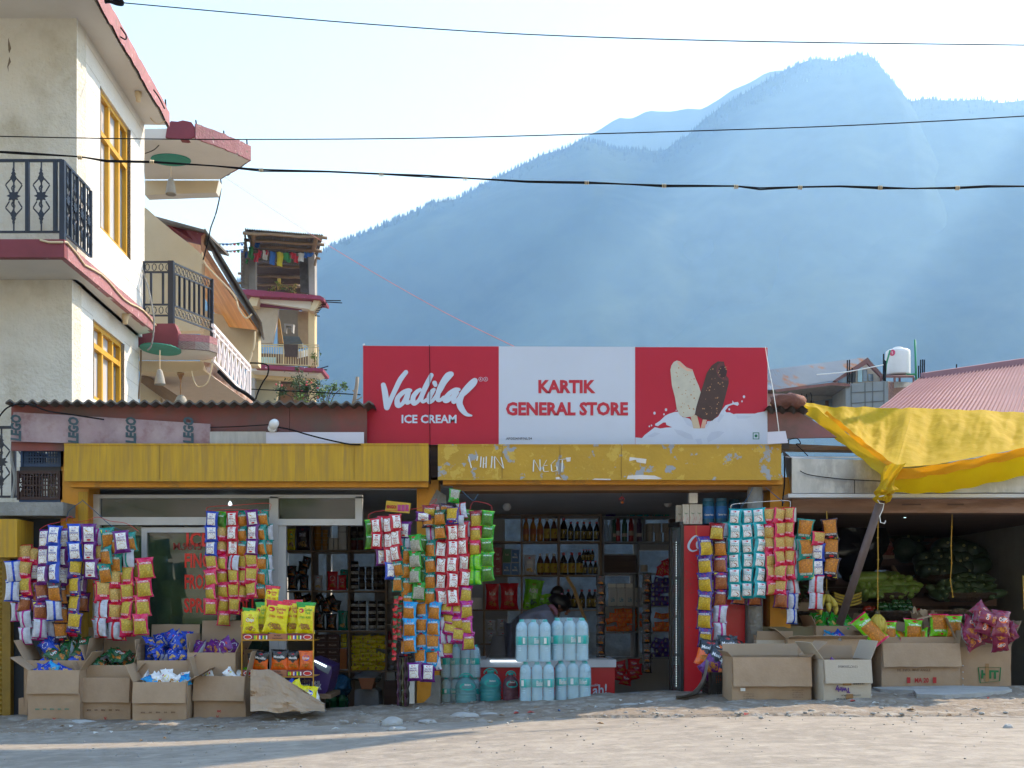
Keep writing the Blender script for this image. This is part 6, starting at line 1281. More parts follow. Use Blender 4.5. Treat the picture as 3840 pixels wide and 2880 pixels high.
def mk2(m, P, w_, h):
    m.text('Twirly', P(-.12, .30), (-1, 0, .1), (0, 0, -1), .045, PUR, .05, wmax=.11); m.text('CONTAINS - 8 DISPLAY', P(.05, .17), (-1, 0, .0), (0, 0, -1), .014, BLK, .01, wmax=.17); m.text('24 PACKS X 40 GRAMS', P(-.05, .09), (-1, 0, .0), (0, 0, -1), .014, BLK, .01, wmax=.17)
    for a, b in ((.2, .62), (.2, .42)):
        for k in range(12): m.box(tuple(P(a + k * .02 - .1, b)), tuple(P(a + k * .02 - .1 + .008 + .004 * (k % 2), b + .10) + Vector((0, .001, 0))), BLK)
    m.box(tuple(P(-.12, .40)), tuple(P(.06, .60) + Vector((0, .0005, 0))), mat('parcel_tape', (.33, .18, .07), .4)); m.box(tuple(P(-.05, .0)), tuple(P(.10, .20) + Vector((0, .0005, 0))), MATS['parcel_tape'])
def mk4(m, P, w_, h):
    a = [P(-.16, .53), P(.28, .53), P(.26, .22), P(-.12, .17)]
    for p, q in zip(a, a[1:] + a[:1]): m.bar(p, q, .008, PRG, .002)
    m.text('HIT', P(.07, .37), (1, 0, -.02), (0, 0, 1), .085, PRG, .05, wmax=.16)
    m.box(tuple(P(-.02, .20)), tuple(P(.05, .62) + Vector((0, -.001, 0))), MATS['parcel_tape'])
    for b in (.12, .27, .42, .57): m.ball(P(-.46, b), .006, STEEL, 8, 4, 0, (1, .3, 1))
r6 = carton('E', 868, 1190, 960, 1120, 'carton of bright green chip packets at the back, below the hanging bananas', .30, None, (.07, 12), (.09, 26), (.1, 14), .08, torn=.03, d=9.0)
r5 = carton('E', 535, 862, 965, 1120, 'empty olive toned carton at the back beside the round column', .30, None, (.03, 30), (.06, 20), (.06, 20), .05, mt=mat('olive_cardboard', (.20, .17, .10), .85, var=.1), torn=.05, d=9.02)
r7 = carton('E', 700, 1205, 1045, 1300, 'wide torn carton with blue packets in the middle row on the right', .30, (.05, 60), (.10, 8), (.12, 50), (.12, 30), .0, torn=.14, d=8.78)
r7b = carton('E', 490, 728, 1050, 1200, 'small pale carton with a ripped side in the middle row', .22, (.07, 8), None, (.04, 10), None, .1, mt=KRAFTL, torn=.04, d=8.85)
r8 = carton('E', 1262, 1800, 1030, 1300, 'carton of pink masala packets standing behind the carton marked MA 20', .30, None, (.11, 6), (.12, 10), (.11, 14), .04, torn=.08, d=8.92)
r9 = carton('E', 1560, 1660, 960, 1150, 'torn narrow carton behind the pink masala packets', .2, None, (.13, 6), (.10, 12), (.10, 12), .1, torn=.2, d=9.05)
r1 = carton('E', 345, 850, 1160, 1448, 'wide plain brown carton at the front of the right hand group', .34, (.205, 171), (.09, 20), (.05, 40), (.16, 48), .015, marks=mk1)
r2 = carton('E', 905, 1222, 1175, 1446, 'pale carton printed upside down with bar codes and a number', .30, (.165, 171), (.09, 12), (.15, 38), (.14, 22), .13, mt=KRAFTL, marks=mk2)
r3 = carton('E', 1290, 1795, 1070, 1378, 'big brown carton marked MA 20 in red', .34, (.185, 169), (.10, 10), (.18, 60), (.10, 10), .03, marks=mk3, torn=.01)
r4 = carton('E', 1800, 2120, 1095, 1368, 'carton with green HIT lettering heaped with wine red chip packets', .34, (.12, 6), None, (.25, 24), (.22, 22), -.02, marks=mk4, torn=.02)
m = MB(); p = W('E', 1035, 1218, r2[1].y - .30); m.text('121ICT20508000', p + Vector((0, -.02, 0)), (-1, 0, .02), (0, 0, -1), .022, BLK, .01, wmax=wid('E', 122, 8.2)); part('print', m, r2[0])
fill(r6, ['jC'], 9, 'bright green chip packet in the back carton on the right', 'packets in the back carton on the right', .15, 1.0, 8, (-.36, .36), .04)
fill(r7, ['uC', 'uC', 'bC'], 4, 'blue packet in the wide torn carton', 'packets in the wide torn carton', .15, .95, 9, (.05, .40), .0)
fill(r8, ['kC'], 9, 'pink and lime masala packet behind the carton marked MA 20', 'pink masala packets', .15, .86, 10, (-.44, .46), .05)
fill(r3, ['mC'], 2, 'wine red packet lying inside the carton marked MA 20', 'packets in the carton marked MA 20', .16, .80, 11, (-.42, -.1), .0)
fill(r2, ['pC'], 2, 'purple packet in the pale carton with bar codes', 'packets in the pale bar coded carton', .16, .70, 12, (-.1, .25), .0)
fill(r7b, ['jC'], 2, 'bright green packet in the small pale carton', 'packets in the small pale carton', .13, .7, 13, (-.3, .3), .0)
for x, y, key, a, b, s_ in ((1940, 878, 'mC', -.7, .15, .16), (1870, 960, 'mC', .3, -.1, .165), (1960, 965, 'mC', -1.2, .3, .15), (2055, 940, 'mC', .12, .1, .18), (1885, 1045, 'mC', 1.2, .0, .165), (2050, 1050, 'mC', 3.0, -.1, .16), (2110, 1000, 'mC', -.6, -.8, .15), (1830, 1010, 'mC', .6, .6, .14), (1985, 1020, 'mC', 1.8, -.5, .15), (1900, 915, 'mC', .9, .5, .14), (1975, 905, 'mC', -1.1, .5, .13), (2090, 950, 'mC', -.9, -.4, .13)):
    s_ *= .88; e = pk(key).put(None, TRS(W('E', x, y + 6, 8.72 + PR.uniform(-.08, .1)), b, (s_, s_, s_ * .95), rx=PR.uniform(-.5, -.1), ry=a)); e.name = 'snack_packet'; tag(e, 'wine red tomato chip packet heaped on the carton with green HIT lettering', 'snack packet', 'packets heaped on the green lettered carton')
for x, y, key, a, lab in ((1335, 1005, 'kC', 0, 'leftmost'), (1497, 990, 'kC', .06, 'second'), (1660, 960, 'kC', .02, 'third'), (1752, 965, 'kC', 0, 'fourth')):
    e = pk(key, lab in ('third',)).put(None, TRS(W('E', x, y, 8.98), .05, (.165, .165, .14), rx=-.1, ry=a)); e.name = 'snack_packet'; tag(e, f'pink masala packet standing upright above the carton rim, {lab} of four' if lab != 'leftmost' else 'pink masala packet standing upright above the carton rim, leftmost of four', 'snack packet')
e = pk('kC').put(None, TRS(W('E', 1220, 985, 8.8), .3, (.17, .17, .2), rx=-.5, ry=-.6)); e.name = 'snack_packet'; tag(e, 'pink packet leaning between the bright green chips and the bananas', 'snack packet')
# leftmost carton with crate, mat
r0 = carton('E', 52, 190, 1120, 1360, 'torn brown carton standing between the red fridge and the black crate', .26, (.11, 165), (.06, 10), (.06, 150), None, .05, torn=.08)
def crate(name, t, x0, x1, y0, y1, d, dep, mt, lab, slots, letters=None):
    a, b = W(t, x0, y1, d), W(t, x1, y0, d); w_, h = b.x - a.x, b.z - a.z
    o = thing('plastic_crate', lab, 'crate', (a.x + w_ / 2, d + dep / 2, a.z))
    m = MB(); X = w_ / 2; Y = dep / 2
    for (ax, ay, bx_, by_) in ((-X, -Y, X, -Y), (X, -Y, X, Y), (X, Y, -X, Y), (-X, Y, -X, -Y)):
        A, B_ = Vector((ax, ay, 0)), Vector((bx_, by_, 0)); L_ = (B_ - A).length
        for z, q in ((.012, .024), (h - .012, .024), (h * .5, .012)): m.bar(A + Vector((0, 0, z)), B_ + Vector((0, 0, z)), .012 if q < .02 else .016, mt, q)
        nn = slots
        for k in range(nn + 1):
            p = A.lerp(B_, k / nn); wq = .05 if k in (0, nn) else .010
            if k in (0, nn): p = A.lerp(B_, .5 + (k / nn - .5) * .94)
            m.bar(p + Vector((0, 0, .0)), p + Vector((0, 0, h)), .009, mt) if wq < .02 else m.prism([p + (B_ - A).normalized() * s * wq * .5 + Vector((0, 0, z)) for s, z in ((-1, 0), (1, 0), (1, h), (-1, h))], Vector((ay - by_, bx_ - ax, 0)).normalized() * .008, mt)
        for z in (h * .2, h * .35, h * .65, h * .8): m.bar(A + Vector((0, 0, z)), B_ + Vector((0, 0, z)), .006, mt)
    lpart('frame', m, o); m = MB(); m.box((-X, -Y, .0), (X, Y, .01), mt); lpart('base', m, o)
    if letters:
        m = MB()
        for k, ch_ in enumerate(letters): m.text(ch_, (-X * .86, -Y - .013, h * (.68 - .17 * k)), (1, 0, 0), (0, 0, 1), .035, WHITE, .02)
        for k, ch_ in enumerate('3487'): m.text(ch_, (X * .86, -Y - .013, h * (.72 - .15 * k)), (1, 0, 0), (0, 0, 1), .022, WHITE, .0)
        lpart('lettering', m, o)
    return o
crate('c', 'B', 118, 384, 1465, 1650, 9.0, .34, mat('brown_plastic', (.045, .018, .018), .5, var=.15), 'brown plastic crate with white letters under the blue crate', 14, 'SKF')
crate('c', 'B', 143, 390, 1318, 1440, 9.0, .34, mat('blue_plastic', (.012, .05, .14), .45, var=.15), 'dark blue plastic crate stacked on the brown crate', 14)
m = rect('B', 125, 1440, 390, 1464, 9.0, .34, mat('black_rim', (.01, .012, .02), .5)); one('flat_tray', m, 'black tray between the blue and the brown crate', 'tray')
m = rect('B', 120, 1651, 385, 1662, 9.0, .34, MATS['blue_plastic']); one('crate_tray', m, 'thin blue tray under the brown crate on the ledge', 'tray')
g_ = onground('E', 280, 1420); crate('c', 'E', 215, 350, 1255, 1420, g_.y, .3, BLACK, 'black plastic crate of tortilla chip packets beside the wide plain carton', 10)
for x, y, a, b, key in ((185, 1130, .25, -.1, 'MX'), (235, 1135, -.15, .1, 'MX'), (318, 1105, .05, 0, 'MX'), (365, 1120, .5, .3, 'MX'), (240, 1180, .5, 0, 'MP'), (280, 1225, -.25, .1, 'MX'), (215, 1215, .9, .2, 'MP'), (315, 1190, -.6, .3, 'MX')):
    e = pk(key).put(None, TRS(W('E', x, y, 8.62 if y < 1150 else 8.5), b, (.16, .16, .155), rx=-.35, ry=a)); e.name = 'snack_packet'; tag(e, 'tortilla chip packet in the black crate by the red fridge', 'snack packet', 'tortilla chip packets in the black crate')
m = MB(); MT_ = mat('white_rubber_mat', (.42, .44, .47), .7, var=.12, scale=4)
m.grid(lambda u, v: W('E', -10 + 190 * math.sin(u * 1.57) ** .8 + 30 * v * u, 1425 - 245 * (1 - math.cos(u * 1.57)) + (-22 + 44 * v) * (1 - u * .3), 8.15 + .35 * v + .1 * u), 24, 5, MT_)
one('curled_mat', m, 'curled strip of white ribbed mat between the freezer and the torn carton', 'mat')
# snack rack
RKY = mat('orange_rack_paint', (.55, .28, .02), .4)
rk = thing('snack_rack', 'orange wire display rack with two printed shelves of snack packets', 'rack', onground('C', 1765, 1330))
def RC_(x, y, d=8.55): return W('C', x, y, d)
m = MB()
for x in (1536, 1990):
    for d in (8.55, 8.80): m.bar(RC_(x, 700, d), RC_(x, 1330, d), .008, RKY); 
m.bar(RC_(1536, 880), RC_(1990, 880), .008, RKY); m.bar(RC_(1536, 1115), RC_(1990, 1115), .008, RKY); part('post', m, rk)
BAN = mat('rack_banner_brown', (.42, .16, .08), .5); BAN2 = mat('rack_banner_wine', (.22, .02, .04), .5)
for y0, y1 in ((840, 884), (1070, 1114)):
    m = MB(); m.prism([RC_(1538, y1), RC_(1988, y1), RC_(1988, y0), RC_(1538, y0)], (0, .004, 0), BAN); a = MB()
    for x0, x1 in ((1538, 1705), (1820, 1988)): m.prism([RC_(x0, y1, 8.548), RC_(x1, y1, 8.548), RC_(x1, y0, 8.548), RC_(x0, y0, 8.548)], (0, .001, 0), BAN2)
    m.text('Eat Right', RC_(1762, y0 + 11, 8.547), (1, 0, 0), (0, 0, 1), .014, BLK, .02, wmax=.09); m.text('Feel Amazing', RC_(1762, y0 + 29, 8.547), (1, 0, 0), (0, 0, 1), .014, BLK, .02, wmax=.11)
    for cx_ in (1573, 1952):
        c = RC_(cx_, (y0 + y1) / 2, 8.546); m.add([c + Vector((.032 * math.cos(k * .4), 0, .018 * math.sin(k * .4))) for k in range(16)], [tuple(range(16))], WH); c.y -= .001; m.add([c + Vector((.027 * math.cos(k * .4), 0, .014 * math.sin(k * .4))) for k in range(16)], [tuple(range(16))], OVAL)
    for k, q in enumerate(('lime', 'yellow', 'orange', 'white', 'blue', 'yellow', 'green', 'white')): 
        for x0 in (1612, 1828): m.prism([RC_(x0 + k * 11 + dx, y0 + dy, 8.546) for dx, dy in ((0, 36), (8, 36), (8, 12), (0, 12))], (0, .0005, 0), foil(q, FC[q]))
    part('banner', m, rk)
    m = MB(); m.box(tuple(RC_(1538, y1 + 2, 8.56)), tuple(RC_(1988, y1 - 2, 8.56) + Vector((0, .3, 0))), RKY); part('shelf', m, rk)
def stand(t, x, yt, yb, w_, d, key, lab, tilt=0, rz=0, grp=None):
    h = W(t, 0, yt, d).z - W(t, 0, yb, d).z; ww = wid(t, w_, d)
    e = pk(key).put(None, TRS(W(t, x, (yt + yb) / 2, d), rz, (ww, ww * .8, h / 1.35), ry=tilt)); e.name = 'snack_packet'; return tag(e, lab, 'snack packet', grp)
stand('C', 1592, 700, 842, 118, 8.62, 'yC', 'pale yellow salted chips packet at the left end of the rack'); stand('C', 1757, 630, 838, 168, 8.60, 'GOr', 'tall yellow corn puff packet with red top leaning in the middle of the rack', .13)
stand('C', 1860, 625, 838, 130, 8.66, 'GOr', 'yellow corn puff packet behind, between the red and green topped ones'); stand('C', 1940, 640, 838, 130, 8.60, 'GOg', 'yellow corn puff packet with a green top at the right end of the rack', .04)
stand('C', 1725, 535, 700, 100, 8.72, 'GOr', 'yellow corn puff packet standing highest at the back of the rack', .1); stand('C', 1660, 640, 840, 80, 8.72, 'GOg', 'corn puff packet hidden behind the salted chips', .0); stand('C', 1585, 678, 800, 110, 8.74, 'GOg', 'corn puff packet at the back left corner of the rack', .1)
for x, yt, yb, w_, key, a, lab in ((1655, 950, 1072, 112, 'MX', .12, 'first'), (1775, 940, 1072, 120, 'MX', .03, 'second'), (1862, 950, 1072, 90, 'MX', 0, 'third')): stand('C', x, yt, yb, w_, 8.62, key, f'black and orange tortilla chip packet, {lab} from the left on the lower shelf', a)
stand('C', 1945, 948, 1072, 100, 8.60, 'KK', 'orange puffcorn packet at the right end of the lower shelf'); stand('C', 1600, 965, 1070, 60, 8.68, 'MX', 'black packet half hidden at the left end of the lower shelf')
for x, y, a, key, lab in ((1880, 1215, -.5, 'KY', 'yellow puffcorn packet lying on the cardboard under the rack'), (1955, 1245, .1, 'KY', 'yellow puffcorn packet lowest under the rack post'), (1815, 1205, 1.2, 'bC', 'dark blue packet lying left of the yellow puffcorn'), (1965, 1285, 1.3, 'wC', 'white and yellow packet at the foot of the rack')):
    e = pk(key).put(None, TRS(W('C', x, y, 8.5), .2, (.15, .15, .14), rx=-.5, ry=a)); e.name = 'snack_packet'; tag(e, lab, 'snack packet')
# chocolate cooler
PV = mat('purple_cooler', (.035, .012, .12), .35, var=.1)
co = thing('chocolate_cooler', 'small purple chocolate display cooler with white script lettering', 'cooler', W('G', 260, 1490, 8.9))
m = MB(); m.prism([W('G', x, y, 8.9) for x, y in ((60, 1490), (60, 1340), (150, 1330), (270, 1215), (425, 1280), (425, 1330), (390, 1470), (370, 1500))], (0, .4, 0), PV); part('body', m, co)
m = MB(); m.prism([W('G', x, y, 8.895) for x, y in ((290, 1270), (300, 1232), (420, 1290), (395, 1345), (310, 1300))], (0, .003, 0), GLASS); part('window', m, co)
LED = mat('led_strip', (.9, .95, 1), .3, emit=(.85, .95, 1), estr=1.1)
m = MB(); m.bar(W('G', 288, 1240, 8.89), W('G', 382, 1286, 8.89), .012, LED); part('light_strip', m, co)
m = MB(); m.text('Dairy Milk', W('G', 250, 1430, 8.892), (1, 0, 0), (0, 0, 1), .10, LT, .0, wmax=wid('G', 185, 8.9)); m.text('Cadbury', W('G', 215, 1393, 8.892), (1, 0, .05), (0, 0, 1), .05, mat('gold_print', (.35, .27, .12), .5), .0, wmax=wid('G', 85, 8.9)); part('lettering', m, co)
m = rect('G', 250, 1500, 415, 1535, 8.85, .5, WOOD); one('low_table', m, 'wooden ledge under the purple cooler', 'table')
# ================= shelves =================
def board(t, x0, y0, x1, y1, d, th, mt, par, nm='shelf'): m = rect(t, x0, y0, x1, y1, d, th, mt); return part(nm, m, par)
D1S = 11.0; D2S = 11.7
su = thing('shelf_unit', 'wooden shelf unit of square bays at the back of the left shop', 'shelves', W('G', 450, 1600, D1S))
for x in (268, 556, 845): board('G', x - 6, 190, x + 6, 1610, D1S, .34, SHELFW, su, 'upright')
for y in (388, 701, 1013, 1324): board('G', 60, y - 6, 850, y + 6, D1S - .004, .35, SHELFW, su)
for y in (790, 960, 1140, 1322): board('G', 851, y - 5, 1010, y + 5, D1S - .004, .3, SHELFW, su)
su2 = thing('shelf_unit', 'brown wooden shelf unit with bottles behind the bending woman', 'shelves', W('D', 1300, 1130, D2S))
for x, y0, y1 in ((1180, 222, 1040), (1415, 222, 1040), (1682, 215, 600), (938, 610, 1130)): board('D', x - 5, y0, x + 5, y1, D2S, .30, SHELFW, su2, 'upright')
for y, x0, x1 in ((222, 985, 1688), (392, 985, 1688), (606, 985, 1688), (827, 860, 1660), (1042, 860, 1180)): board('D', x0, y - 4, x1, y + 5, D2S - .004, .31, SHELFW, su2)
su3 = thing('shelf_unit', 'grey painted shelf unit on the right of the middle shop', 'shelves', W('D', 1900, 1130, D2S))
GSH = mat('grey_shelf_paint', (.20, .21, .23), .6)
for x, y0, y1 in ((1698, 228, 610), (1962, 240, 392), (1893, 600, 1130), (1922, 400, 1130)): board('D', x - 5, y0, x + 5, y1, D2S + .01, .29, GSH, su3, 'upright')
for y in (234, 394, 592, 803, 966, 1130): board('D', 1692, y - 4, 2125, y + 4, D2S, .30, GSH, su3)
board('D', 1700, 478, 1922, 590, D2S + .2, .03, DARKW, su3, 'back_panel')
# ---- unit prototypes, box -.5...5 x 0..1 ----
def LP_(prof, mt, name, n=14, sq=0., kids=()):
    m = MB(); m.lathe([(r, z) for r, z in prof], mt, n, sq=sq); return Proto(name, m, kids)
def lab_(r, z0, z1, mt, extra=None, n=14):
    m = MB(); m.lathe([(r, z0), (r, z1)], mt, n)
    if extra: extra(m, r)
    return Proto('label', m)
def wraptext(s_, zc, h, mt, wmax):
    def f(m, r):
        vs, fs, wd = glyphs(s_, .02); sx = min(h * 1.6, wmax / wd)
        P = []
        for x, y in vs:
            g = (x - wd / 2) * sx / r; P.append(Vector(((r + .01) * math.sin(g), -(r + .01) * math.cos(g), zc + (y - .35) * h)))
        m.add(P, fs, mt)
    return f
CAPR = mat('red_cap', (.42, .02, .02), .4); AMB = mat('amber_oil', (.42, .17, .015), .12, var=.15, scale=3, coat=.5); KETB = mat('brown_sauce', (.10, .035, .02), .2, coat=.4); DRK = mat('dark_bottle', (.018, .012, .012), .15, coat=.5)
YLB = mat('yellow_label', (.48, .36, .03), .6, var=.15, scale=4, col2=(.30, .05, .03), p2scale=2.6, thr=.60, soft=.01); ORL = mat('orange_label', (.38, .10, .02), .6, var=.2); BKL = mat('black_yellow_label', (.33, .25, .03), .6, var=.1, scale=4, col2=(.02, .02, .02), p2scale=2.2, thr=.54, soft=.01); CLR = mat('clear_glass_bottle', (.30, .36, .38), .08, alpha=.55)
WL = mat('white_label', (.55, .55, .56), .6, var=.1, scale=6, col2=(.1, .1, .12), p2scale=5, thr=.60, soft=.01)
BPR = [(.40, 0), (.48, .03), (.48, .55), (.46, .62), (.34, .74), (.19, .84), (.17, .90)]
CPR = [(.20, .89), (.21, .90), (.21, .985), (.18, 1.0)]
def bot(body, cap, labm, z0=.12, z1=.55, ex=None): return LP_(BPR, body, 'bottle', kids=[LP_(CPR, cap, 'cap', 10), lab_(.49, z0, z1, labm, ex)])
KD = {'oil': bot(AMB, ORL, ORL, .28, .52), 'ket': bot(KETB, WHITE, YLB), 'pbt': bot(DRK, CAPR, BKL, .10, .50, wraptext('P', .36, .22, WHITE, .5)), 'blk': bot(DRK, CAPR, YLB, .10, .52), 'clr': bot(CLR, CLR, CLR, .2, .21),
      'can_r': LP_([(.42, 0), (.45, .02), (.45, .74), (.36, .82), (.30, .83), (.30, .97), (.24, 1)], mat('red_can', (.32, .02, .03), .3, metal=.3), 'spray_can', kids=[lab_(.46, .25, .45, mat('can_band', (.45, .35, .3), .5))]),
      'can_g': LP_([(.42, 0), (.45, .02), (.45, .74), (.36, .82), (.30, .83), (.30, .97), (.24, 1)], mat('green_can', (.03, .10, .06), .3, metal=.3), 'spray_can', kids=[lab_(.46, .2, .35, mat('can_band', (.45, .35, .3), .5))]),
      'can_d': LP_([(.42, 0), (.45, .02), (.45, .74), (.36, .82), (.30, .83), (.30, .97), (.24, 1)], mat('plum_can', (.06, .02, .06), .3, metal=.3), 'spray_can', kids=[lab_(.46, .2, .35, mat('can_band', (.45, .35, .3), .5))]),
      'jar': LP_([(.44, 0), (.48, .04), (.48, .72), (.42, .80)], mat('dark_jar', (.03, .015, .015), .15, coat=.4), 'jar', kids=[LP_([(.47, .80), (.47, .98), (.42, 1)], mat('black_lid', (.02, .02, .022), .4), 'lid', 12), lab_(.487, .18, .60, WL)]),
      'tjar': LP_([(.44, 0), (.48, .03), (.48, .80), (.42, .86)], mat('coffee_jar', (.03, .02, .018), .15, coat=.4), 'jar', kids=[LP_([(.45, .86), (.45, .98), (.40, 1)], MATS['black_lid'], 'lid', 12), lab_(.487, .25, .55, mat('dull_label', (.10, .09, .07), .6))]),
      'gjar': LP_([(.44, 0), (.48, .03), (.48, .76), (.42, .84)], mat('red_paste_jar', (.16, .03, .02), .2), 'jar', kids=[LP_([(.45, .84), (.45, .98), (.40, 1)], mat('green_lid', (.04, .14, .10), .4), 'lid', 12), lab_(.487, .2, .6, mat('maroon_label', (.12, .02, .02), .6))]),
      'cup': LP_([(.34, 0), (.36, .02), (.48, .86), (.50, .88), (.50, .98), (.46, 1)], mat('noodle_cup', (.48, .22, .03), .5, var=.2), 'noodle_cup', kids=[lab_(.44, .45, .47, WHITE)]),
      'tub': LP_([(.34, 0), (.36, .02), (.48, .86), (.50, .88), (.50, .98), (.46, 1)], mat('white_tub', (.45, .45, .46), .5, var=.1), 'tub', kids=[]),
      'roll': LP_([(.46, 0), (.48, .03), (.48, .97), (.46, 1)], mat('paper_roll', (.42, .38, .33), .95, var=.08), 'paper_roll'),
      'bjar': LP_([(.44, 0), (.47, .03), (.47, .82), (.40, .88)], mat('blue_candy_jar', (.03, .13, .23), .15, var=.4, scale=5), 'candy_jar', kids=[LP_([(.42, .88), (.42, .98), (.38, 1)], mat('blue_jar_lid', (.04, .14, .25), .4), 'lid', 12), lab_(.478, .2, .68, mat('blue_label', (.02, .14, .42), .5, var=.2), wraptext('Center fresh', .35, .10, WHITE, .7))])}
def boxp(name, mt, face=None, txt=None, tm=None, txh=.2, tz=.5, two=None):
    m = MB(); m.box((-.5, -.5, 0), (.5, .5, 1), mt); ks = []
    if face is not None:
        f = MB(); f.box((-.46, -.512, .04), (.46, -.502, .96), face)
        if txt: f.text(txt, (0, -.522, tz), (1, 0, 0), (0, 0, 1), txh, tm, .02, wmax=.84)
        if two: f.text(two, (0, -.522, tz - txh * 1.1), (1, 0, 0), (0, 0, 1), txh, tm, .02, wmax=.84)
        ks = [Proto('label', f)]
    return Proto(name, m, ks)
TEAW = mat('tea_box_red', (.30, .02, .035), .5, var=.1); TEAF = mat('tea_face', (.34, .03, .05), .5, var=.2, scale=3, col2=(.45, .2, .1), p2scale=2, thr=.62)
CREAMP = mat('cream_print', (.6, .5, .42), .6)
KD.update({'rlb': boxp('tea_box', TEAW, TEAF, 'Red', CREAMP, .22, .62, 'Label'), 'grb': boxp('tea_box', mat('green_tea_box', (.04, .16, .06), .5, var=.1), mat('green_tea_face', (.05, .18, .07), .5, var=.2), 'Royal', CREAMP, .2, .6),
    'tajb': boxp('tea_box', mat('pattern_box', (.30, .30, .36), .5, var=.5, scale=16), mat('taj_face', (.04, .16, .42), .5, var=.2), 'TAJ', WHITE, .2, .62, 'MAHAL'), 'life': boxp('milk_carton', WL, mat('milk_face', (.50, .52, .55), .5, var=.03), 'Life', mat('sky_print', (.03, .22, .42), .6), .34, .36),
    'trop': boxp('juice_carton', mat('juice_white', (.55, .53, .48), .5), mat('juice_face', (.55, .53, .48), .5, var=.15, scale=3, col2=(.45, .04, .05), p2scale=1.6, thr=.60), 'Tropicana', PRG, .12, .55),
    'soap': boxp('soap_pack', mat('orange_wrap', (.45, .12, .02), .35, var=.2), mat('orange_wrap2', (.50, .17, .03), .35, var=.3, scale=4)), 'wbox': boxp('small_box', WL, WHITE), 'dbox': boxp('small_box', mat('dark_brown_pack', (.07, .03, .03), .4, var=.3), mat('rusk_face', (.10, .04, .035), .4, var=.3), 'Rusk', CREAMP, .34, .5), 'obox': boxp('small_box', mat('orange_pack', (.42, .10, .02), .4, var=.3), mat('orange_pack2', (.5, .15, .02), .4, var=.3))})
def put(kind, t, x, y0, y1, w_, d, lab, cat, grp=None, dep=1., rz=0., ry=0.):
    a = W(t, x, y1, d); ww = wid(t, w_, d); h = wid(t, y1 - y0, d)
    o = KD[kind].put(None, TRS(a, rz, (ww, ww * dep, h), ry=ry)); return tag(o, lab, cat, grp)
def row(kind, t, xs, y0, y1, w_, d, lab, cat, grp, **k):
    for x in xs: put(kind, t, x, y0, y1, w_, d + PR.uniform(-.015, .015), lab, cat, grp, **k)
q = D2S + .12
row('oil', 'D', (1207, 1251, 1295), 240, 388, 42, q, 'amber oil bottle at the left end of the top shelf', 'bottle', 'amber oil bottles on the top shelf')
row('ket', 'D', (1339, 1384), 247, 388, 44, q, 'brown sauce bottle with yellow label beside the amber oil', 'bottle', 'brown sauce bottles on the top shelf')
put('pbt', 'D', 1446, 240, 385, 46, q, 'tallest dark bottle with yellow label at the left of its top shelf bay', 'bottle')
row('pbt', 'D', (1491, 1533, 1574, 1612, 1655), 265, 385, 40, q, 'dark bottle with red cap and yellow P label on the top shelf', 'bottle', 'dark red capped bottles on the top shelf')
row('clr', 'D', (1716, 1746), 255, 390, 34, q, 'clear glass bottle at the left of the grey unit', 'bottle', 'clear glass bottles')
for k_, x, l in (('can_g', 1765, 'dark green spray can behind the red one'), ('can_r', 1790, 'red spray can nearest the clear bottles'), ('can_g', 1832, 'green spray can between two red cans'), ('can_r', 1873, 'second red spray can from the clear bottles'), ('can_d', 1925, 'dark plum spray can left of the paper rolls')): put(k_, 'D', x, 243 if x != 1765 else 250, 390, 38, q, l, 'spray can')
row('roll', 'D', (1991, 2047, 2105), 335, 392, 50, q, 'paper roll in the lower row by the fridge', 'paper roll', 'lower row of paper rolls'); row('roll', 'D', (1991, 2040, 2095), 277, 333, 50, q, 'paper roll in the upper row by the fridge', 'paper roll', 'upper row of paper rolls')
for x, y0, y1, k_, l in ((1027, 430, 540, 'rlb', 'red tea box on top of the left pair'), (1028, 540, 604, 'rlb', 'red tea box at the bottom left of the tea boxes'), (1085, 440, 524, 'grb', 'green tea box in the middle of the tea boxes'), (1138, 442, 524, 'tajb', 'blue patterned tea box at the top right'), (1084, 526, 605, 'tajb', 'blue patterned tea box below the green one'), (1137, 526, 605, 'tajb', 'blue patterned tea box at the bottom right')): put(k_, 'D', x, y0, y1, 50, q, l, 'tea box', dep=.8)
ST.update({'pen': ('F', 'silver', 'silver', 'beige', 'PENNE PASTA', ''), 'rl': ('F', 'crimson', 'crimson', 'orange', 'Red Label', ''), 'ag': ('F', 'lime', 'lime', 'green', 'AGNI', ''), 'sug': ('F', 'silver', 'violet', 'white', 'sugar', ''), 'drk': ('F', 'black', 'maroon', 'orange', '', ''), 'tel': ('F', 'teal', 'teal', 'beige', '', ''), 'kis': ('F', 'crimson', 'white', 'orange', 'Instant', ''), 'corn': ('F', 'dark', 'dark', 'beige', 'CORN FLAKES', ''), 'yel': ('F', 'yellow', 'green', 'puff', '', ''), 'nav': ('F', 'violet', 'blue', 'white', '', ''), 'yl2': ('F', 'orange', 'yellow', 'orange', '', ''), 'tid': ('F', 'crimson', 'blue', 'orange', 'Tide', ''), 'stay': ('F', 'aqua', 'lime', 'white', '', '')})
def pouch(key, t, x, y0, y1, w_, d, lab, cat='pouch', grp=None, rz=0, ry=0, rx=0, nm='pouch'):
    ww = wid(t, w_, d); h = wid(t, y1 - y0, d)
    e = pk(key).put(None, TRS(W(t, x, (y0 + y1) / 2, d), rz, (ww, ww * .8, h / 1.35), rx=rx, ry=ry)); e.name = nm; return tag(e, lab, cat, grp)
pouch('pen', 'D', 1229, 475, 603, 84, q, 'grey pouch of penne pasta left of the yellow labelled bottles')
row('ket', 'D', (1297, 1340, 1383), 468, 604, 44, q, 'brown sauce bottle with yellow label on the second shelf', 'bottle', 'brown sauce bottles on the second shelf')
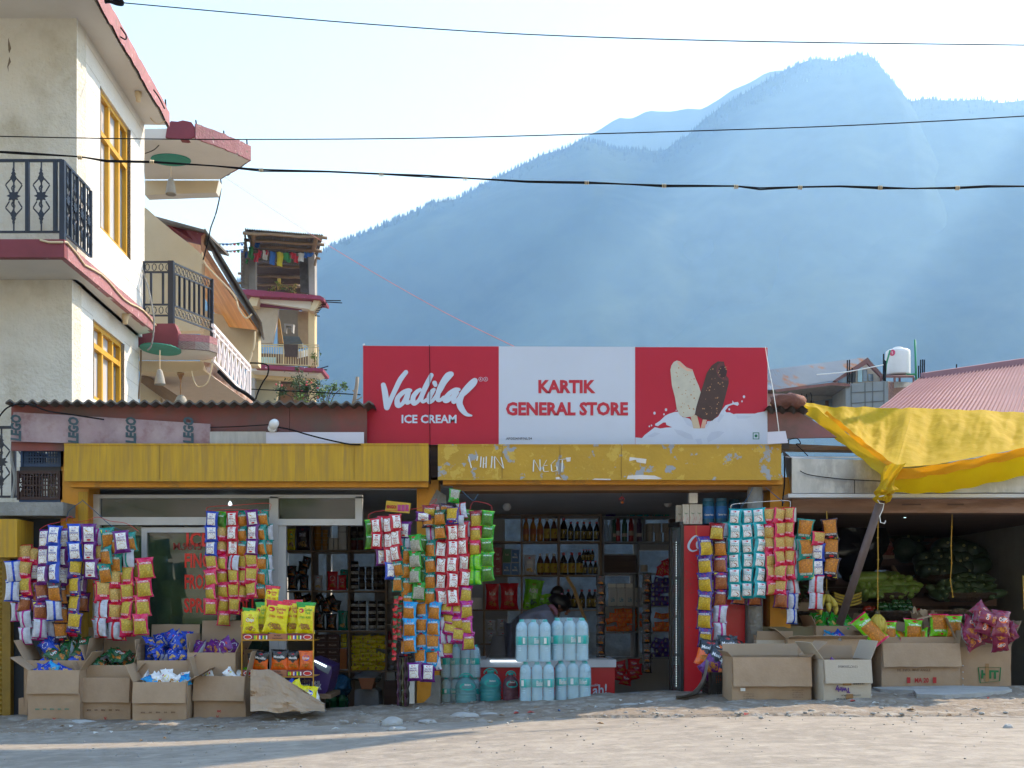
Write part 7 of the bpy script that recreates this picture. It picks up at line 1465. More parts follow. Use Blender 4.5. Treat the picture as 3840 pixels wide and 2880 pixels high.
row('blk', 'D', (1446, 1496, 1546), 460, 603, 48, q, 'large dark bottle with yellow label at the left of its bay', 'bottle', 'large dark bottles on the second shelf')
row('pbt', 'D', (1584, 1616, 1648), 512, 600, 30, q - .05, 'small dark bottle in the lower front row of the second shelf', 'bottle', 'small dark bottles in front'); row('pbt', 'D', (1572, 1590, 1606, 1628), 440, 514, 26, q + .06, 'small dark bottle stacked in the upper row of the second shelf', 'bottle', 'small dark bottles stacked above')
pouch('rl', 'D', 993, 658, 825, 92, q, 'dark red tea pouch, the left one of two'); pouch('rl', 'D', 1100, 655, 826, 125, q, 'wide dark red tea pouch, the right one of two')
pouch('ag', 'D', 1250, 632, 822, 130, q, 'large lime green tea pouch above the bending woman', ry=.12); pouch('ag', 'D', 1308, 728, 800, 50, q - .05, 'small lime tea pouch right of the large one'); pouch('ag', 'D', 1350, 722, 800, 58, q - .05, 'small lime tea pouch beside the hair bun'); pouch('ag', 'D', 1215, 760, 822, 50, q - .08, 'small lime tea pouch in front of the large one')
row('pbt', 'D', (1440, 1475, 1516, 1561, 1610, 1645), 695, 815, 42, q, 'dark bottle with red cap on the shelf right of the woman', 'bottle', 'dark bottles on the shelf right of the woman')
for x, y, i in ((980, 925, 0), (1055, 920, 1), (985, 1000, 2), (1060, 1000, 3)): pouch('sug', 'D', x, y - 38, y + 38, 72, q, ['upper left', 'upper right', 'lower left', 'lower right'][i] + ' sugar bag of the four under the tea pouches')
row('wbox', 'D', (865, 890, 915), 745, 822, 24, q, 'small white box on the shelf behind the green strips', 'box', 'small white boxes'); 
row('life', 'D', (1756, 1811, 1865, 1915), 686, 800, 50, q, 'white milk carton with blue lettering on the grey unit', 'milk carton', 'milk cartons', dep=.7)
row('wbox', 'D', (1750, 1805, 1862), 658, 684, 50, q, 'flat white carton lying on top of the milk cartons', 'carton', 'flat cartons over the milk')
def pile(key, t, x0, x1, y0, y1, nx, ny, w_, h_, d, lab, grp, seed=0):
    rr = random.Random(seed)
    for j in range(ny):
        for i in range(nx):
            x = x0 + (x1 - x0) * (i + .5 + (.25 if j % 2 else -.1)) / nx; y = y1 - (y1 - y0) * (j + .5) / ny
            if rr.random() < .06: continue
            pouch(key, t, x + rr.uniform(-3, 3), y - h_ / 2, y + h_ / 2, w_, d + rr.uniform(-.05, .05), lab, 'packet', grp, ry=1.57 + rr.uniform(-.35, .35), rx=rr.uniform(-.2, .2), nm='packet')
pile('yl2', 'D', 1725, 1925, 820, 960, 4, 5, 42, 62, q, 'orange yellow packet in the heap under the milk cartons', 'orange yellow packets under the milk cartons', 1)
pile('yl2', 'D', 2020, 2110, 850, 960, 2, 4, 42, 60, q, 'orange yellow packet in the small heap by the fridge', 'orange yellow packets by the fridge', 2)
pile('nav', 'D', 2010, 2118, 625, 800, 2, 6, 45, 62, q, 'navy blue packet stacked beside the fridge door', 'navy blue packets by the fridge', 3)
pile('nav', 'D', 2010, 2118, 1010, 1125, 2, 4, 45, 62, q, 'navy blue packet in the lower stack by the fridge', 'lower navy blue packets', 4)
for i, (x, y) in enumerate(((1805, 1185), (1890, 1170), (1800, 1235), (1885, 1230), (1905, 1200), (1840, 1265))): pouch('tid', 'D', x, y - 35, y + 38, 85, 11.2, 'red detergent bag low beside the black crate of the freezer', 'bag', 'red detergent bags', ry=.2 * (i % 3 - 1), nm='detergent_bag')
for i, (x, y) in enumerate(((2070, 560), (2095, 530), (2100, 580), (2060, 585))): pouch('kis', 'D', x, y - 25, y + 25, 60, q - .2, 'red packet in the bundle hanging by the fridge door', 'packet', 'bundle of red packets', ry=.9 + .3 * i, nm='packet')
put('roll', 'D', 1955, 540, 583, 50, q - .2, 'loose white paper roll hanging under the grey shelf', 'paper roll')
# things on top of the shelf units
for x, y0, y1, a in ((1035, 178, 200, 0), (1085, 180, 198, 0), (1030, 198, 215, .0), (1075, 200, 216, 0), (1133, 172, 200, .6)): put('soap', 'D', x, y0, y1, 48, q, 'orange soap pack on top of the brown shelf unit', 'soap', 'orange soap packs', ry=a)
for x, y in ((1505, 190), (1560, 188), (1620, 188), (1645, 195)): pouch('stay', 'D', x, y - 20, y + 20, 60, q, 'turquoise packet on top of the brown shelf unit', 'packet', 'turquoise packets on the brown unit', ry=1.5, nm='packet')
for x, y in ((1870, 212), (1930, 205), (1985, 190), (1960, 170), (2060, 200), (2120, 190), (2090, 215), (1960, 215), (2030, 215)): pouch('stay', 'D', x, y - 22, y + 22, 66, q, 'turquoise packet heaped on top of the grey shelf unit', 'packet', 'turquoise packets on the grey unit', ry=1.4 + .1 * math.sin(x), nm='packet')
pouch('nav', 'D', 1740, 160, 222, 95, q, 'navy blue pack on top of the shelves between the turquoise heaps', 'packet', nm='packet', ry=1.5)
m = MB(); m.ball((0, 0, 0), .068, mat('cream_bundle', (.40, .33, .24), .9), 14, 8, .2, (1, .7, .6)); one('cloth_bundle', m, 'cream rounded bundle on top of the brown shelf unit', 'bundle', loc=W('D', 1290, 198, q))
m = MB(); m.ball((0, 0, 0), .11, mat('grey_plastic_bag', (.16, .17, .18), .25, alpha=.8), 18, 12, .7, (1.2, .7, .6), seed=5); one('plastic_bag', m, 'crumpled grey transparent bag on top of the shelves', 'bag', loc=W('D', 1390, 190, q))
# bulbs
def bulb(t, x, y0, y1, d, lab, lit=0.):
    h = wid(t, y1 - y0, d); o = thing('light_bulb', lab, 'bulb', W(t, x, y0, d)); mt = mat('lit_bulb', (.9, .95, .95), .3, emit=(.8, .95, 1), estr=5.) if lit > 1 else (mat('soft_lit_bulb', (.7, .85, .85), .3, emit=(.55, .85, .85), estr=.8) if lit else mat('opal_glass', (.72, .73, .74), .2))
    m = MB(); m.lathe([(h * .12, 0), (h * .17, -h * .1), (h * .30, -h * .32), (h * .30, -h * .45), (h * .18, -h * .62), (h * .02, -h * .66)], mt, 14, W(t, x, y0 + (y1 - y0) * .34, d)); part('bulb', m, o)
    m = MB(); m.lathe([(h * .10, 0), (h * .20, -h * .02), (h * .16, -h * .32)], WHITE, 12, W(t, x, y0, d)); part('holder', m, o)
bulb('D', 1085, 105, 198, 10.6, 'unlit bulb under the ceiling above the tea boxes'); bulb('D', 2108, 90, 175, 10.6, 'unlit bulb under the ceiling near the fridge')
bulb('C', 1461, -12, 30, 9.9, 'lit bulb glowing behind the upper pane of the left shop', 2.); bulb('E', 1445, 235, 275, 9.7, 'round bulb glowing softly under the ceiling of the vegetable stall', 1.)
o = thing('lucky_charm', 'orange lemon and chilli charm hanging from the lintel', 'charm', W('D', 1810, 70, 9.2)); m = MB(); m.tube([W('D', 1808, 40, 9.2), W('D', 1812, 75, 9.2), W('D', 1815, 110, 9.2)], .002, WIRE, 4); part('string', m, o)
m = MB(); m.ball(W('D', 1818, 142, 9.2), .013, ORL, 10, 7); part('lemon', m, o)
for dx in (-14, -4, 8, 14): m = MB(); m.tube([W('D', 1815, 105, 9.2), W('D', 1815 + dx, 118, 9.19), W('D', 1812 + dx * 1.2, 132, 9.2)], [.002, .004, .001], CAPR, 5); part('chilli', m, o)
# black and silver sachet chains
for x, y0, y1, n, d, lab in ((1680, 605, 1110, 8, 10.2, 'chain of black and silver sachets hanging right of the dark bottles'), (1972, 590, 1225, 10, 10.2, 'chain of black and silver sachets hanging nearer the fridge')):
    o = thing('sachet_chain', lab, 'sachets', W('D', x, y0, d)); o['group'] = 'black sachet chains in the middle shop'
    for k in range(n):
        e = pk('drk').put(o, TRS(W('D', x + PR.uniform(-3, 3), y0 + (k + .5) * (y1 - y0) / n, d) - Vector(o.location), PR.uniform(-.2, .2), (wid('D', 66, d), .05, wid('D', (y1 - y0) / n, d) / 1.35), rx=PR.uniform(-.1, .1))); e.name = 'sachet'
# left shop goods
q1_ = D1S + .12
pouch('yel', 'G', 108, 212, 378, 72, q1_, 'yellow food pouch at the left of the top shelf in the left shop'); pouch('corn', 'G', 198, 190, 380, 118, q1_, 'large corn flakes pouch on the top shelf')
for x in (315, 372):
    for j in range(3 if x > 350 else 4): put('cup', 'G', x, 380 - 52 * (j + 1), 378 - 52 * j, 62 if x < 350 else 46, q1_, f'orange noodle cup in the {"left" if x < 350 else "right"} stack on the top shelf', 'noodle cup', f'orange noodle cups {"left" if x < 350 else "right"} stack')
row('wbox', 'G', (420, 457), 285, 380, 32, q1_, 'small white carton between the noodle cups and the jars', 'carton', 'small white cartons in the left shop'); put('wbox', 'G', 512, 240, 380, 60, q1_, 'tall white carton left of the jars', 'carton'); put('wbox', 'G', 512, 186, 238, 58, q1_, 'small box on top of the tall white carton', 'carton')
row('tjar', 'G', (596, 648), 198, 284, 52, q1_, 'jar in the upper row of the top bay', 'jar', 'upper jars in the top bay'); row('gjar', 'G', (594, 646, 706), 288, 378, 50, q1_, 'red paste jar with green lid in the top bay', 'jar', 'red paste jars')
for j in range(4): put('jar', 'G', 600, 686 - 55 * (j + 1), 688 - 55 * j, 66, q1_, 'dark jar in the single stack at the left of the middle bay', 'jar', 'single stack of dark jars')
for x in (658, 712, 768, 812):
    for j in range(2): put('tjar', 'G', x, 688 - 90 * (j + 1), 688 - 90 * j - 2, 48, q1_, 'tall dark coffee jar in the middle bay', 'jar', 'tall coffee jars')
for x in (601, 662, 738, 808):
    for j in range(4): put('jar', 'G', x, 998 - 56 * (j + 1), 999 - 56 * j, 60, q1_, 'dark lidded jar with white label in the four by four stack', 'jar', 'stack of jars with white labels')
for i, (x, y0, y1, w_) in enumerate(((120, 580, 690, 88), (208, 575, 690, 80), (110, 500, 590, 90), (200, 470, 580, 90), (225, 430, 520, 80), (140, 540, 640, 90))): pouch('drk', 'G', x, y0, y1, w_, q1_ + .05 * (i % 2), 'dark snack pouch heaped in the left bay of the second shelf', 'pouch', 'dark pouches in the left bay', ry=.15 * (i - 2) * (i > 1))
pouch('kis', 'G', 430, 545, 690, 90, q1_, 'red and orange instant food pouch in the second bay'); pouch('kis', 'G', 505, 575, 690, 70, q1_ - .03, 'red and white pouch right of the orange one'); pouch('tel', 'G', 520, 530, 680, 70, q1_ + .08, 'teal pouch at the back of the second bay'); pouch('pen', 'G', 318, 575, 690, 76, q1_, 'clear pasta pouch at the left of the second bay')
for i, (x, y0, y1, w_) in enumerate(((330, 865, 1002, 92), (420, 875, 1002, 95), (300, 780, 880, 80), (380, 770, 870, 95), (450, 765, 860, 95), (330, 730, 800, 100), (420, 735, 810, 90), (160, 710, 770, 100), (230, 715, 790, 70))): pouch('drk', 'G', x, y0, y1, w_, q1_ + .04 * (i % 3), 'black snack pouch heaped on the third shelf', 'pouch', 'black pouches on the third shelf', ry=.2 * math.sin(i * 2) * (i > 1) + (1.2 if i > 4 else 0))
pouch('tel', 'G', 510, 850, 1003, 84, q1_, 'teal pouch at the right of the third shelf')
for j in range(5):
    put('dbox', 'G', 345, 1310 - 55 * (j + 1), 1308 - 55 * j, 88, q1_, 'dark brown biscuit pack in the left stack of the fourth shelf', 'biscuit pack', 'left stack of biscuit packs', dep=.6); put('dbox', 'G', 438, 1310 - 55 * (j + 1), 1308 - 55 * j, 92, q1_, 'dark brown rusk pack in the right stack of the fourth shelf', 'biscuit pack', 'right stack of rusk packs', dep=.6)
for y0, k_ in ((1225, 'obox'), (1145, 'obox')): put(k_, 'G', 517, y0, y0 + 80, 52, q1_, 'orange pack in the stack beside the rusk packs', 'pack', 'orange packs')
for y in (1120, 1080, 1050): pouch('yel', 'G', 517, y - 22, y + 22, 40, q1_, 'yellow packet on top of the orange packs', 'packet', 'yellow packets over the orange packs', ry=1.5, nm='packet')
ST['mag'] = ('F', 'yellow', 'crimson', 'puff', '', '')
pile('mag', 'G', 575, 830, 1045, 1315, 4, 8, 44, 84, q1_, 'yellow noodle packet in the big heap beside the tall pouches', 'heap of yellow noodle packets', 6)
for j in range(5): put('tub', 'G', 885, 1318 - 30 * (j + 1), 1316 - 30 * j, 62, q1_, 'white plastic tub in the stack right of the noodle heap', 'tub', 'stack of white tubs')
for j in range(4): put('tub', 'G', 878, 785 - 38 * (j + 1), 784 - 38 * j, 46, q1_, 'pale tub in the upper stack right of the jars', 'tub', 'upper stack of pale tubs')
put('can_r', 'G', 875, 1010, 1135, 40, q1_, 'red bottle above the white tubs', 'bottle')
# floor items of the left shop
GBO = mat('green_soda', (.01, .09, .04), .1, coat=.5); KD['grn'] = bot(GBO, mat('green_cap', (.02, .2, .06), .4), mat('green_label', (.02, .14, .05), .5), .4, .6)
row('grn', 'G', (435, 503), 1470, 1605, 62, 10.2, 'green soda bottle on the floor of the left shop', 'bottle', 'green soda bottles'); row('grn', 'G', (400, 468, 530), 1490, 1608, 50, 10.4, 'green soda bottle in the rear row on the floor', 'bottle', 'rear green soda bottles')
m = MB(); m.ball(W('G', 492, 1432, 10.2), .09, mat('blue_film_bundle', (.02, .12, .26), .2, metal=.3, var=.5, scale=30, bump=.8, bscale=60), 18, 12, .4); one('bottle_bundle', m, 'shiny blue shrink wrapped bundle on the green soda bottles', 'bundle')
m = MB(); m.prism([W('G', x, y, 10.3) for x, y in ((600, 1615), (602, 1470), (640, 1455), (760, 1458), (785, 1480), (790, 1615))], (0, .3, 0), mat('white_sack', (.26, .27, .29), .9, var=.25, scale=6, bump=.4)); one('grain_sack', m, 'grey white sack standing on the floor of the left shop', 'sack')
m = MB(); m.prism([W('G', x, y, 10.2) for x, y in ((630, 1375), (760, 1375), (735, 1462), (655, 1462))], (0, .25, 0), mat('orange_box', (.38, .13, .05), .6, var=.3, scale=5)); m.ball(W('G', 690, 1365, 10.3), .12, MATS['grey_plastic_bag'], 14, 9, .6, (1.1, .6, .4)); one('open_box', m, 'open orange box on top of the white sack', 'box')
m = rect('G', 850, 1330, 912, 1392, 10.6, .2, mat('grey_carton', (.30, .29, .27), .8)); one('small_carton', m, 'small grey carton on the lowest shelf beside the sachet strands', 'carton')
m = rect('G', 830, 1400, 930, 1610, 10.5, .2, DARKW); one('low_cabinet', m, 'dark wooden cabinet at the right end of the left shop', 'cabinet')
# BINGO card
m = MB(); BY = mat('yellow_card', (.62, .40, .03), .5); m.prism([W('D', x, y, 8.85) for x, y in ((312, 198), (466, 212), (476, 148), (320, 130))], (0, .003, 0), BY)
m.text('BINGO!', W('D', 352, 170, 8.848), (1, 0, -.03), (0, 0, 1), .035, PRR, .06, wmax=wid('D', 62, 8.85)); 
for x in (400, 425, 450): m.prism([W('D', x - 10, 198, 8.848), W('D', x + 12, 200, 8.848), W('D', x + 12, 158, 8.848), W('D', x - 10, 156, 8.848)], (0, .001, 0), foil('magenta', FC['magenta']))
one('promo_card', m, 'yellow card with red lettering hung above the red peanut strips', 'card')
# ================= fridge, freezer =================
fg = thing('drinks_fridge', 'tall red drinks fridge with black door frame under the turquoise strips', 'fridge', (W('E', 235, 1350, 9.1)))
zf0 = -.1; zt2 = W('E', 0, 320, 9.0).z
m = MB(); a, b = W('E', 42, 320, 9.05), W('E', 430, 320, 9.05); m.box((a.x, 9.05, zf0), (b.x, 9.75, zt2), RED); part('body', m, fg)
m = MB(); c = W('D', 2120, 290, 9.3); m.box((c.x, 9.28, zf0), (c.x + .018, 9.36, W('D', 0, 285, 9.3).z), BLACK); a2 = W('D', 2188, 285, 9.04); m.box((a2.x, 9.04, zf0), (a.x - .002, 9.10, a2.z), BLACK); m.bar((c.x, 9.3, c.z), (a2.x + .01, 9.06, c.z), .03, BLACK); part('door_frame', m, fg)
m = MB(); m.prism([W('D', 2135, 1340, 9.25), W('D', 2186, 1340, 9.06), W('D', 2186, 300, 9.06), W('D', 2135, 300, 9.25)], (0, .004, 0), mat('fridge_glass', (.10, .15, .16), .05, alpha=.6)); part('door_pane', m, fg)
m = MB()
for k in range(62):
    if k % 16 == 0: continue
    m.ball(W('D', 2160, 380 + 15.2 * k, 9.1), .0028, LED, 5, 3)
part('light_strip', m, fg)
m = MB()
def FP(x, y, o=.0): return W('E', x, y, 9.045 - o)
brush(m, [(135, 395, 8), (110, 392, 12), (78, 430, 15), (72, 465, 14), (95, 485, 10), (125, 478, 6)], LT, .0, FP); brush(m, [(150, 425, 8), (125, 430, 11), (128, 465, 10), (155, 460, 9), (160, 430, 8)], LT, .002, FP); part('lettering', m, fg)
m = MB(); rr = random.Random(9)
for k in range(60): x, y = rr.choice([(60, 640), (75, 700), (70, 1000), (350, 900), (95, 560)]); m.ball(W('E', x + rr.gauss(0, 22), y + rr.gauss(0, 50), 9.047), .004 * rr.uniform(.4, 1.3), mat('rust_spot', (.25, .10, .08), .9), 5, 3, 0, (1, .15, 1))
part('rust_spot', m, fg)
row('trop', 'E', (52, 95, 135), 190, 315, 40, 9.12, 'white juice carton on top of the red fridge', 'juice carton', 'juice cartons on the fridge'); row('trop', 'E', (10,), 195, 318, 38, 9.2, 'juice carton at the far left end of the fridge top', 'juice carton', None)
put('wbox', 'E', 98, 118, 185, 55, 9.15, 'small printed box standing on the juice cartons', 'carton'); put('bjar', 'E', 196, 152, 314, 84, 9.15, 'blue candy jar nearest the juice cartons', 'jar'); put('bjar', 'E', 280, 150, 312, 82, 9.15, 'blue candy jar at the right, beside the turquoise strips', 'jar'); put('bjar', 'E', 362, 156, 250, 78, 9.4, 'blue lidded jar at the back of the fridge top', 'jar')
fz = thing('chest_freezer', 'red chest freezer with white rim behind the water bottles', 'freezer', W('D', 1340, 1385, 9.7))
a, b = W('D', 912, 1190, 9.6), W('D', 1770, 1190, 9.6); zr2 = W('D', 0, 1140, 9.6).z
m = MB(); m.box((a.x, 9.6, -.6), (b.x, 10.3, a.z), RED); part('body', m, fz)
m = MB(); m.box((a.x - .01, 9.58, a.z + .002), (b.x + .01, 10.32, zr2), mat('white_freezer_rim', (.62, .66, .72), .35)); part('rim', m, fz)
m = MB(); m.box((a.x + .05, 9.66, zr2 + .002), (b.x - .05, 10.2, zr2 + .012), GLASS); part('glass_lid', m, fz)
m = MB(); m.bar(W('D', 980, 1150, 9.575), W('D', 1180, 1150, 9.575), .010, LED); part('light_strip', m, fz)
m = MB(); m.text('ah!', W('D', 1675, 1330, 9.59), (1, 0, .1), (0, 0, 1), .12, LT, .02, wmax=.12); m.text('double', W('D', 1640, 1302, 9.59), (1, 0, .1), (0, 0, 1), .03, LT, .02, wmax=.08); m.bar(W('D', 1640, 1375, 9.59), W('D', 1700, 1368, 9.59), .008, LT, .002); part('lettering', m, fz)
# ================= water =================
PET = mat('water_bottle_plastic', (.56, .82, .95), .12, var=.05, trans=.38, coat=.6); TC = mat('teal_cap', (.03, .42, .38), .4); TL = mat('teal_label', (.01, .42, .38), .45, var=.06)
wb_lab = MB(); wb_lab.lathe([(.475, .40), (.475, .60)], TL, 18); wraptext('Bisleri', .50, .18, WHITE, .75)(wb_lab, .475)
wb_prof = [(.36, 0), (.44, .015), (.46, .05)]
for k in range(6): z = .06 + .055 * k; wb_prof += [(.46, z), (.43, z + .02), (.46, z + .04)]
wb_prof += [(.46, .40), (.46, .60)]
for k in range(3): z = .61 + .05 * k; wb_prof += [(.46, z), (.44, z + .018), (.46, z + .035)]
wb_prof += [(.46, .80), (.41, .87), (.26, .93), (.18, .945)]
WB = LP_(wb_prof, PET, 'bottle', 18, kids=[LP_([(.19, .935), (.20, .94), (.20, .985), (.17, 1)], TC, 'cap', 12), Proto('label', wb_lab)])
WB2m = MB(); WB2m.lathe([(.475, .40), (.475, .60)], TL, 18); WB2m.prism([(-.22, -.478, .43), (.0, -.478, .43), (.0, -.478, .57), (-.22, -.478, .57)], (0, .002, 0), WHITE)
WB2 = LP_(wb_prof, PET, 'bottle', 18, kids=[LP_([(.19, .935), (.20, .94), (.20, .985), (.17, 1)], TC, 'cap', 12), Proto('label', WB2m)])
FILM = mat('shrink_film', (.62, .80, .90), .12, alpha=.24, bump=.8, bscale=22, spec=.9)
def waterpack(t, x0, x1, y0, y1, lab, nx=3, ny=2, d=None, names='BB2'):
    g = onground(t, (x0 + x1) / 2, y1) if d is None else W(t, (x0 + x1) / 2, y1, d)
    w_ = wid(t, x1 - x0, g.y); h = wid(t, y1 - y0, g.y); s_ = w_ / nx; o = thing('water_pack', lab, 'water bottles', (g.x, g.y + s_ * ny / 2, g.z), group='shrink wrapped packs of water bottles')
    for j in range(ny):
        for i in range(nx):
            (WB if (i + j) % 2 == (0 if x0 % 2 else 1) else WB2).put(o, TRS((-w_ / 2 + s_ * (i + .5), -s_ * (ny - 1) / 2 + s_ * j, 0), PR.uniform(-.9, .9), (s_ * 1.05, s_ * 1.05, h * PR.uniform(.985, 1.0))))
    m = MB(); Y = s_ * ny / 2
    pr = [(1.03, 0), (1.045, .1), (1.02, .3), (1.035, .5), (1.03, .7), (.99, .86), (.80, .97), (.70, 1.005)]
    m.grid(lambda u, v: (lambda k, f: (lambda g_: Vector((w_ / 2 * pr_(k)[0] * sgnp(math.cos(g_)), Y * pr_(k)[0] * sgnp(math.sin(g_)), pr_(k)[1] * h)) * (1 + .012 * noise.noise(Vector((math.cos(g_) * 4, math.sin(g_) * 4, v * 5)))))(u * 2 * math.pi))(v * 7, 0), 40, 21, FILM); lpart('wrap', m, o)
    return o
def sgnp(c): return math.copysign(abs(c) ** .45, c)
def pr_(k):
    pr = [(1.03, 0), (1.045, .1), (1.02, .3), (1.035, .5), (1.03, .7), (.99, .86), (.80, .97), (.70, 1.005)]; i = min(int(k), 6); f = k - i
    return (pr[i][0] + (pr[i + 1][0] - pr[i][0]) * f, pr[i][1] + (pr[i + 1][1] - pr[i][1]) * f)
ga = onground('D', 1280, 1422).y
waterpack('D', 1168, 1388, 1155, 1424, 'lower left pack of the four stacked water packs', d=ga); waterpack('D', 1393, 1622, 1150, 1408, 'lower right pack of the four stacked water packs', d=ga + .06)
waterpack('D', 1142, 1366, 885, 1155, 'upper left pack of the four stacked water packs', d=ga + .0); waterpack('D', 1368, 1606, 875, 1148, 'upper right pack of the four stacked water packs', d=ga + .06)
gb_ = onground('D', 780, 1425).y
waterpack('D', 668, 912, 1255, 1427, 'pack of water bottles behind the round jug beside the pillar', 4, 2, d=gb_ + .15); waterpack('D', 662, 914, 1045, 1256, 'pack of four wide water bottles on top, beside the pillar', 4, 2, d=gb_ + .14)
def jug(x, y0, y1, w_, mtc, lab, cap=TC):
    g = onground('D', x, y1); ww = wid('D', w_, g.y); h = wid('D', y1 - y0, g.y); o = thing('water_jug', lab, 'water jug', (g.x, g.y + ww / 2, g.z), .2)
    pf = [(.40, 0), (.47, .03)]
    for k in range(5): z = .06 + .10 * k; pf += [(.50, z), (.465, z + .035), (.50, z + .07)]
    pf += [(.49, .60), (.42, .72), (.28, .82), (.15, .87), (.14, .90)]
    m = MB(); m.lathe([(r * ww, z * h) for r, z in pf], mtc, 24); lpart('body', m, o)
    m = MB(); m.lathe([(.16 * ww, .89 * h), (.17 * ww, .90 * h), (.17 * ww, .96 * h), (.13 * ww, .97 * h)], cap, 14); lpart('cap', m, o)
    m = MB(); m.tube([Vector((ww * .30 * math.cos(a), 0, h * (.86 + .16 * math.sin(a)))) for a in [k * math.pi / 10 for k in range(11)]], .006, cap, 6); lpart('handle', m, o)
    m = MB(); P = []
    for k in range(20):
        a = 2 * math.pi * k / 20; gx = .34 * math.cos(a); zz = .60 + .13 * math.sin(a); g_ = gx / .45
        r = .50 - max(0, zz - .56) * .45; P.append(Vector((math.sin(g_) * (r + .02) * ww, -math.cos(g_) * (r + .02) * ww, zz * h)))
    m.add(P, [tuple(range(20))], TL); m.text('Bisleri', (0, -.49 * ww, .66 * h), (1, 0, 0), (0, .3, 1), .02, WHITE, .02, wmax=.3 * ww); lpart('label', m, o)
J1 = mat('aqua_jug', (.10, .50, .56), .1, trans=.35, coat=.6, var=.05); J2 = mat('pale_jug', (.22, .52, .58), .1, trans=.4, coat=.6, var=.05); J3 = mat('rosy_jug', (.20, .08, .11), .1, trans=.3, coat=.6, var=.05)
jug(822, 1235, 1426, 140, J2, 'pale round water jug in front of the water packs by the pillar'); jug(980, 1205, 1412, 142, J1, 'tallest aqua water jug in the middle of the sill'); jug(1110, 1220, 1408, 104, J3, 'dark rosy water jug beside the big stack of packs')
# ================= woman =================
DW = 10.55
def skin_obj(name, parent, pts, edges, mt, sub=2, loc=(0, 0, 0)):
    me = bpy.data.meshes.new(name); me.from_pydata([tuple(Vector(p[0]) - Vector(loc)) for p in pts], edges, []); me.update(); o = bpy.data.objects.new(name, me); link(o)
    me.materials.append(mt)
    if parent: o.parent = parent
    sk = o.modifiers.new("skin", 'SKIN'); sv = me.skin_vertices[0].data if me.skin_vertices else None
    return o, me
def grow(name, parent, chains, mt, loc):
    """chains of (point, radius_x, radius_y); chains share points by identical coordinates"""
    vs, rs, ed, key = [], [], [], {}
    for ch in chains:
        prev = None
        for p, rx_, ry_ in ch:
            k = tuple(round(c, 4) for c in p)
            if k not in key: key[k] = len(vs); vs.append(Vector(p) - Vector(loc)); rs.append((rx_, ry_))
            i = key[k]
            if prev is not None and prev != i: ed.append((prev, i))
            prev = i
    me = bpy.data.meshes.new(name); me.from_pydata([tuple(v) for v in vs], ed, []); me.update()
    o = bpy.data.objects.new(name, me); link(o)
    md = o.modifiers.new("skin", 'SKIN'); md.use_smooth_shade = True
    bm = __import__('bmesh').new(); bm.from_mesh(me); ly = bm.verts.layers.skin.verify()
    for i, v in enumerate(bm.verts): v[ly].radius = rs[i]; v[ly].use_root = (i == 0)
    bm.to_mesh(me); bm.free(); me.materials.append(mt)
    sb_ = o.modifiers.new("sub", 'SUBSURF'); sb_.levels = 2; sb_.render_levels = 2
    if parent: o.parent = parent
    return o
def wd(x, y, dd=0.): return W('D', x, y, DW + dd)
SKN = mat('brown_skin', (.20, .085, .045), .5, var=.06); HAIR = mat('black_hair', (.008, .006, .006), .35, var=.3, bump=.3, bscale=120); TOP = mat('grey_blue_kurta', (.23, .26, .40), .85, var=.12, scale=9, bump=.2); SKRT = mat('pale_grey_skirt', (.22, .21, .22), .9, var=.12); SCF = mat('pink_scarf', (.34, .16, .24), .9, var=.4, scale=40)
wl = wd(1130, 1130); wl.z = -.6
wm = thing('person', 'woman in a grey blue top with a black hair bun bending over the freezer', 'person', wl)
pel = wd(1120, 1015); ch1 = wd(1215, 925); ch2 = wd(1320, 850); nk = wd(1378, 820); hd = wd(1430, 792)
shl = wd(1340, 862, -.16); shr = wd(1340, 850, .16); ell_ = wd(1360, 985, -.20); elr = wd(1370, 980, .18); hl = wd(1440, 1085, -.16); hr = wd(1450, 1080, .12)
hip1, hip2 = wd(1110, 1090, -.09), wd(1110, 1090, .09); k1, k2 = wd(1125, 1330, -.1), wd(1125, 1330, .1); f1_, f2_ = Vector((k1.x - .04, k1.y, -.56)), Vector((k2.x - .04, k2.y, -.56))
body_ch = [[(pel, .15, .12), (ch1, .13, .11), (ch2, .12, .10), (nk, .05, .05), (wd(1402, 808), .052, .052), (wd(1425, 793), .078, .085), (wd(1447, 800), .068, .078), (wd(1462, 822), .046, .05)],
           [(ch2, .12, .10), (shl, .055, .055), (ell_, .04, .04), (hl, .026, .026)], [(ch2, .12, .10), (shr, .055, .055), (elr, .04, .04), (hr, .026, .026)],
           [(pel, .15, .12), (hip1, .10, .10), (k1, .06, .06), (f1_, .045, .045), (f1_ + Vector((.14, -.02, -.01)), .03, .03)], [(pel, .15, .12), (hip2, .10, .10), (k2, .06, .06), (f2_, .045, .045), (f2_ + Vector((.14, -.02, -.01)), .03, .03)]]
for hnd, s_ in ((hl, -1), (hr, 1)):
    palm = hnd + Vector((.045, 0, -.045)); body_ch.append([(hnd, .026, .026), (palm, .030, .018)])
    for k in range(4): a = palm + Vector((.02, (k - 1.5) * .018, -.02)); body_ch.append([(palm, .030, .018), (a, .009, .009), (a + Vector((.022, 0, -.022)), .008, .008), (a + Vector((.02, 0, -.045 + .004 * abs(k - 1.5))), .007, .007)])
    body_ch.append([(palm, .030, .018), (palm + Vector((.0, -s_ * .03, -.01)), .009, .009), (palm + Vector((.02, -s_ * .04, -.03)), .008, .008)])
bd_ = grow('body', wm, body_ch, SKN, wl)
m = MB(); m.ball(wd(1474, 832), .016, SKN, 8, 6, 0, (1.3, .8, 1)); m.ball(wd(1462, 848), .02, SKN, 8, 6, 0, (1, .9, .7)); m.ball(wd(1418, 800, -.082), .018, SKN, 8, 6, 0, (.7, .5, 1.2)); part('nose_and_ear', m, wm)
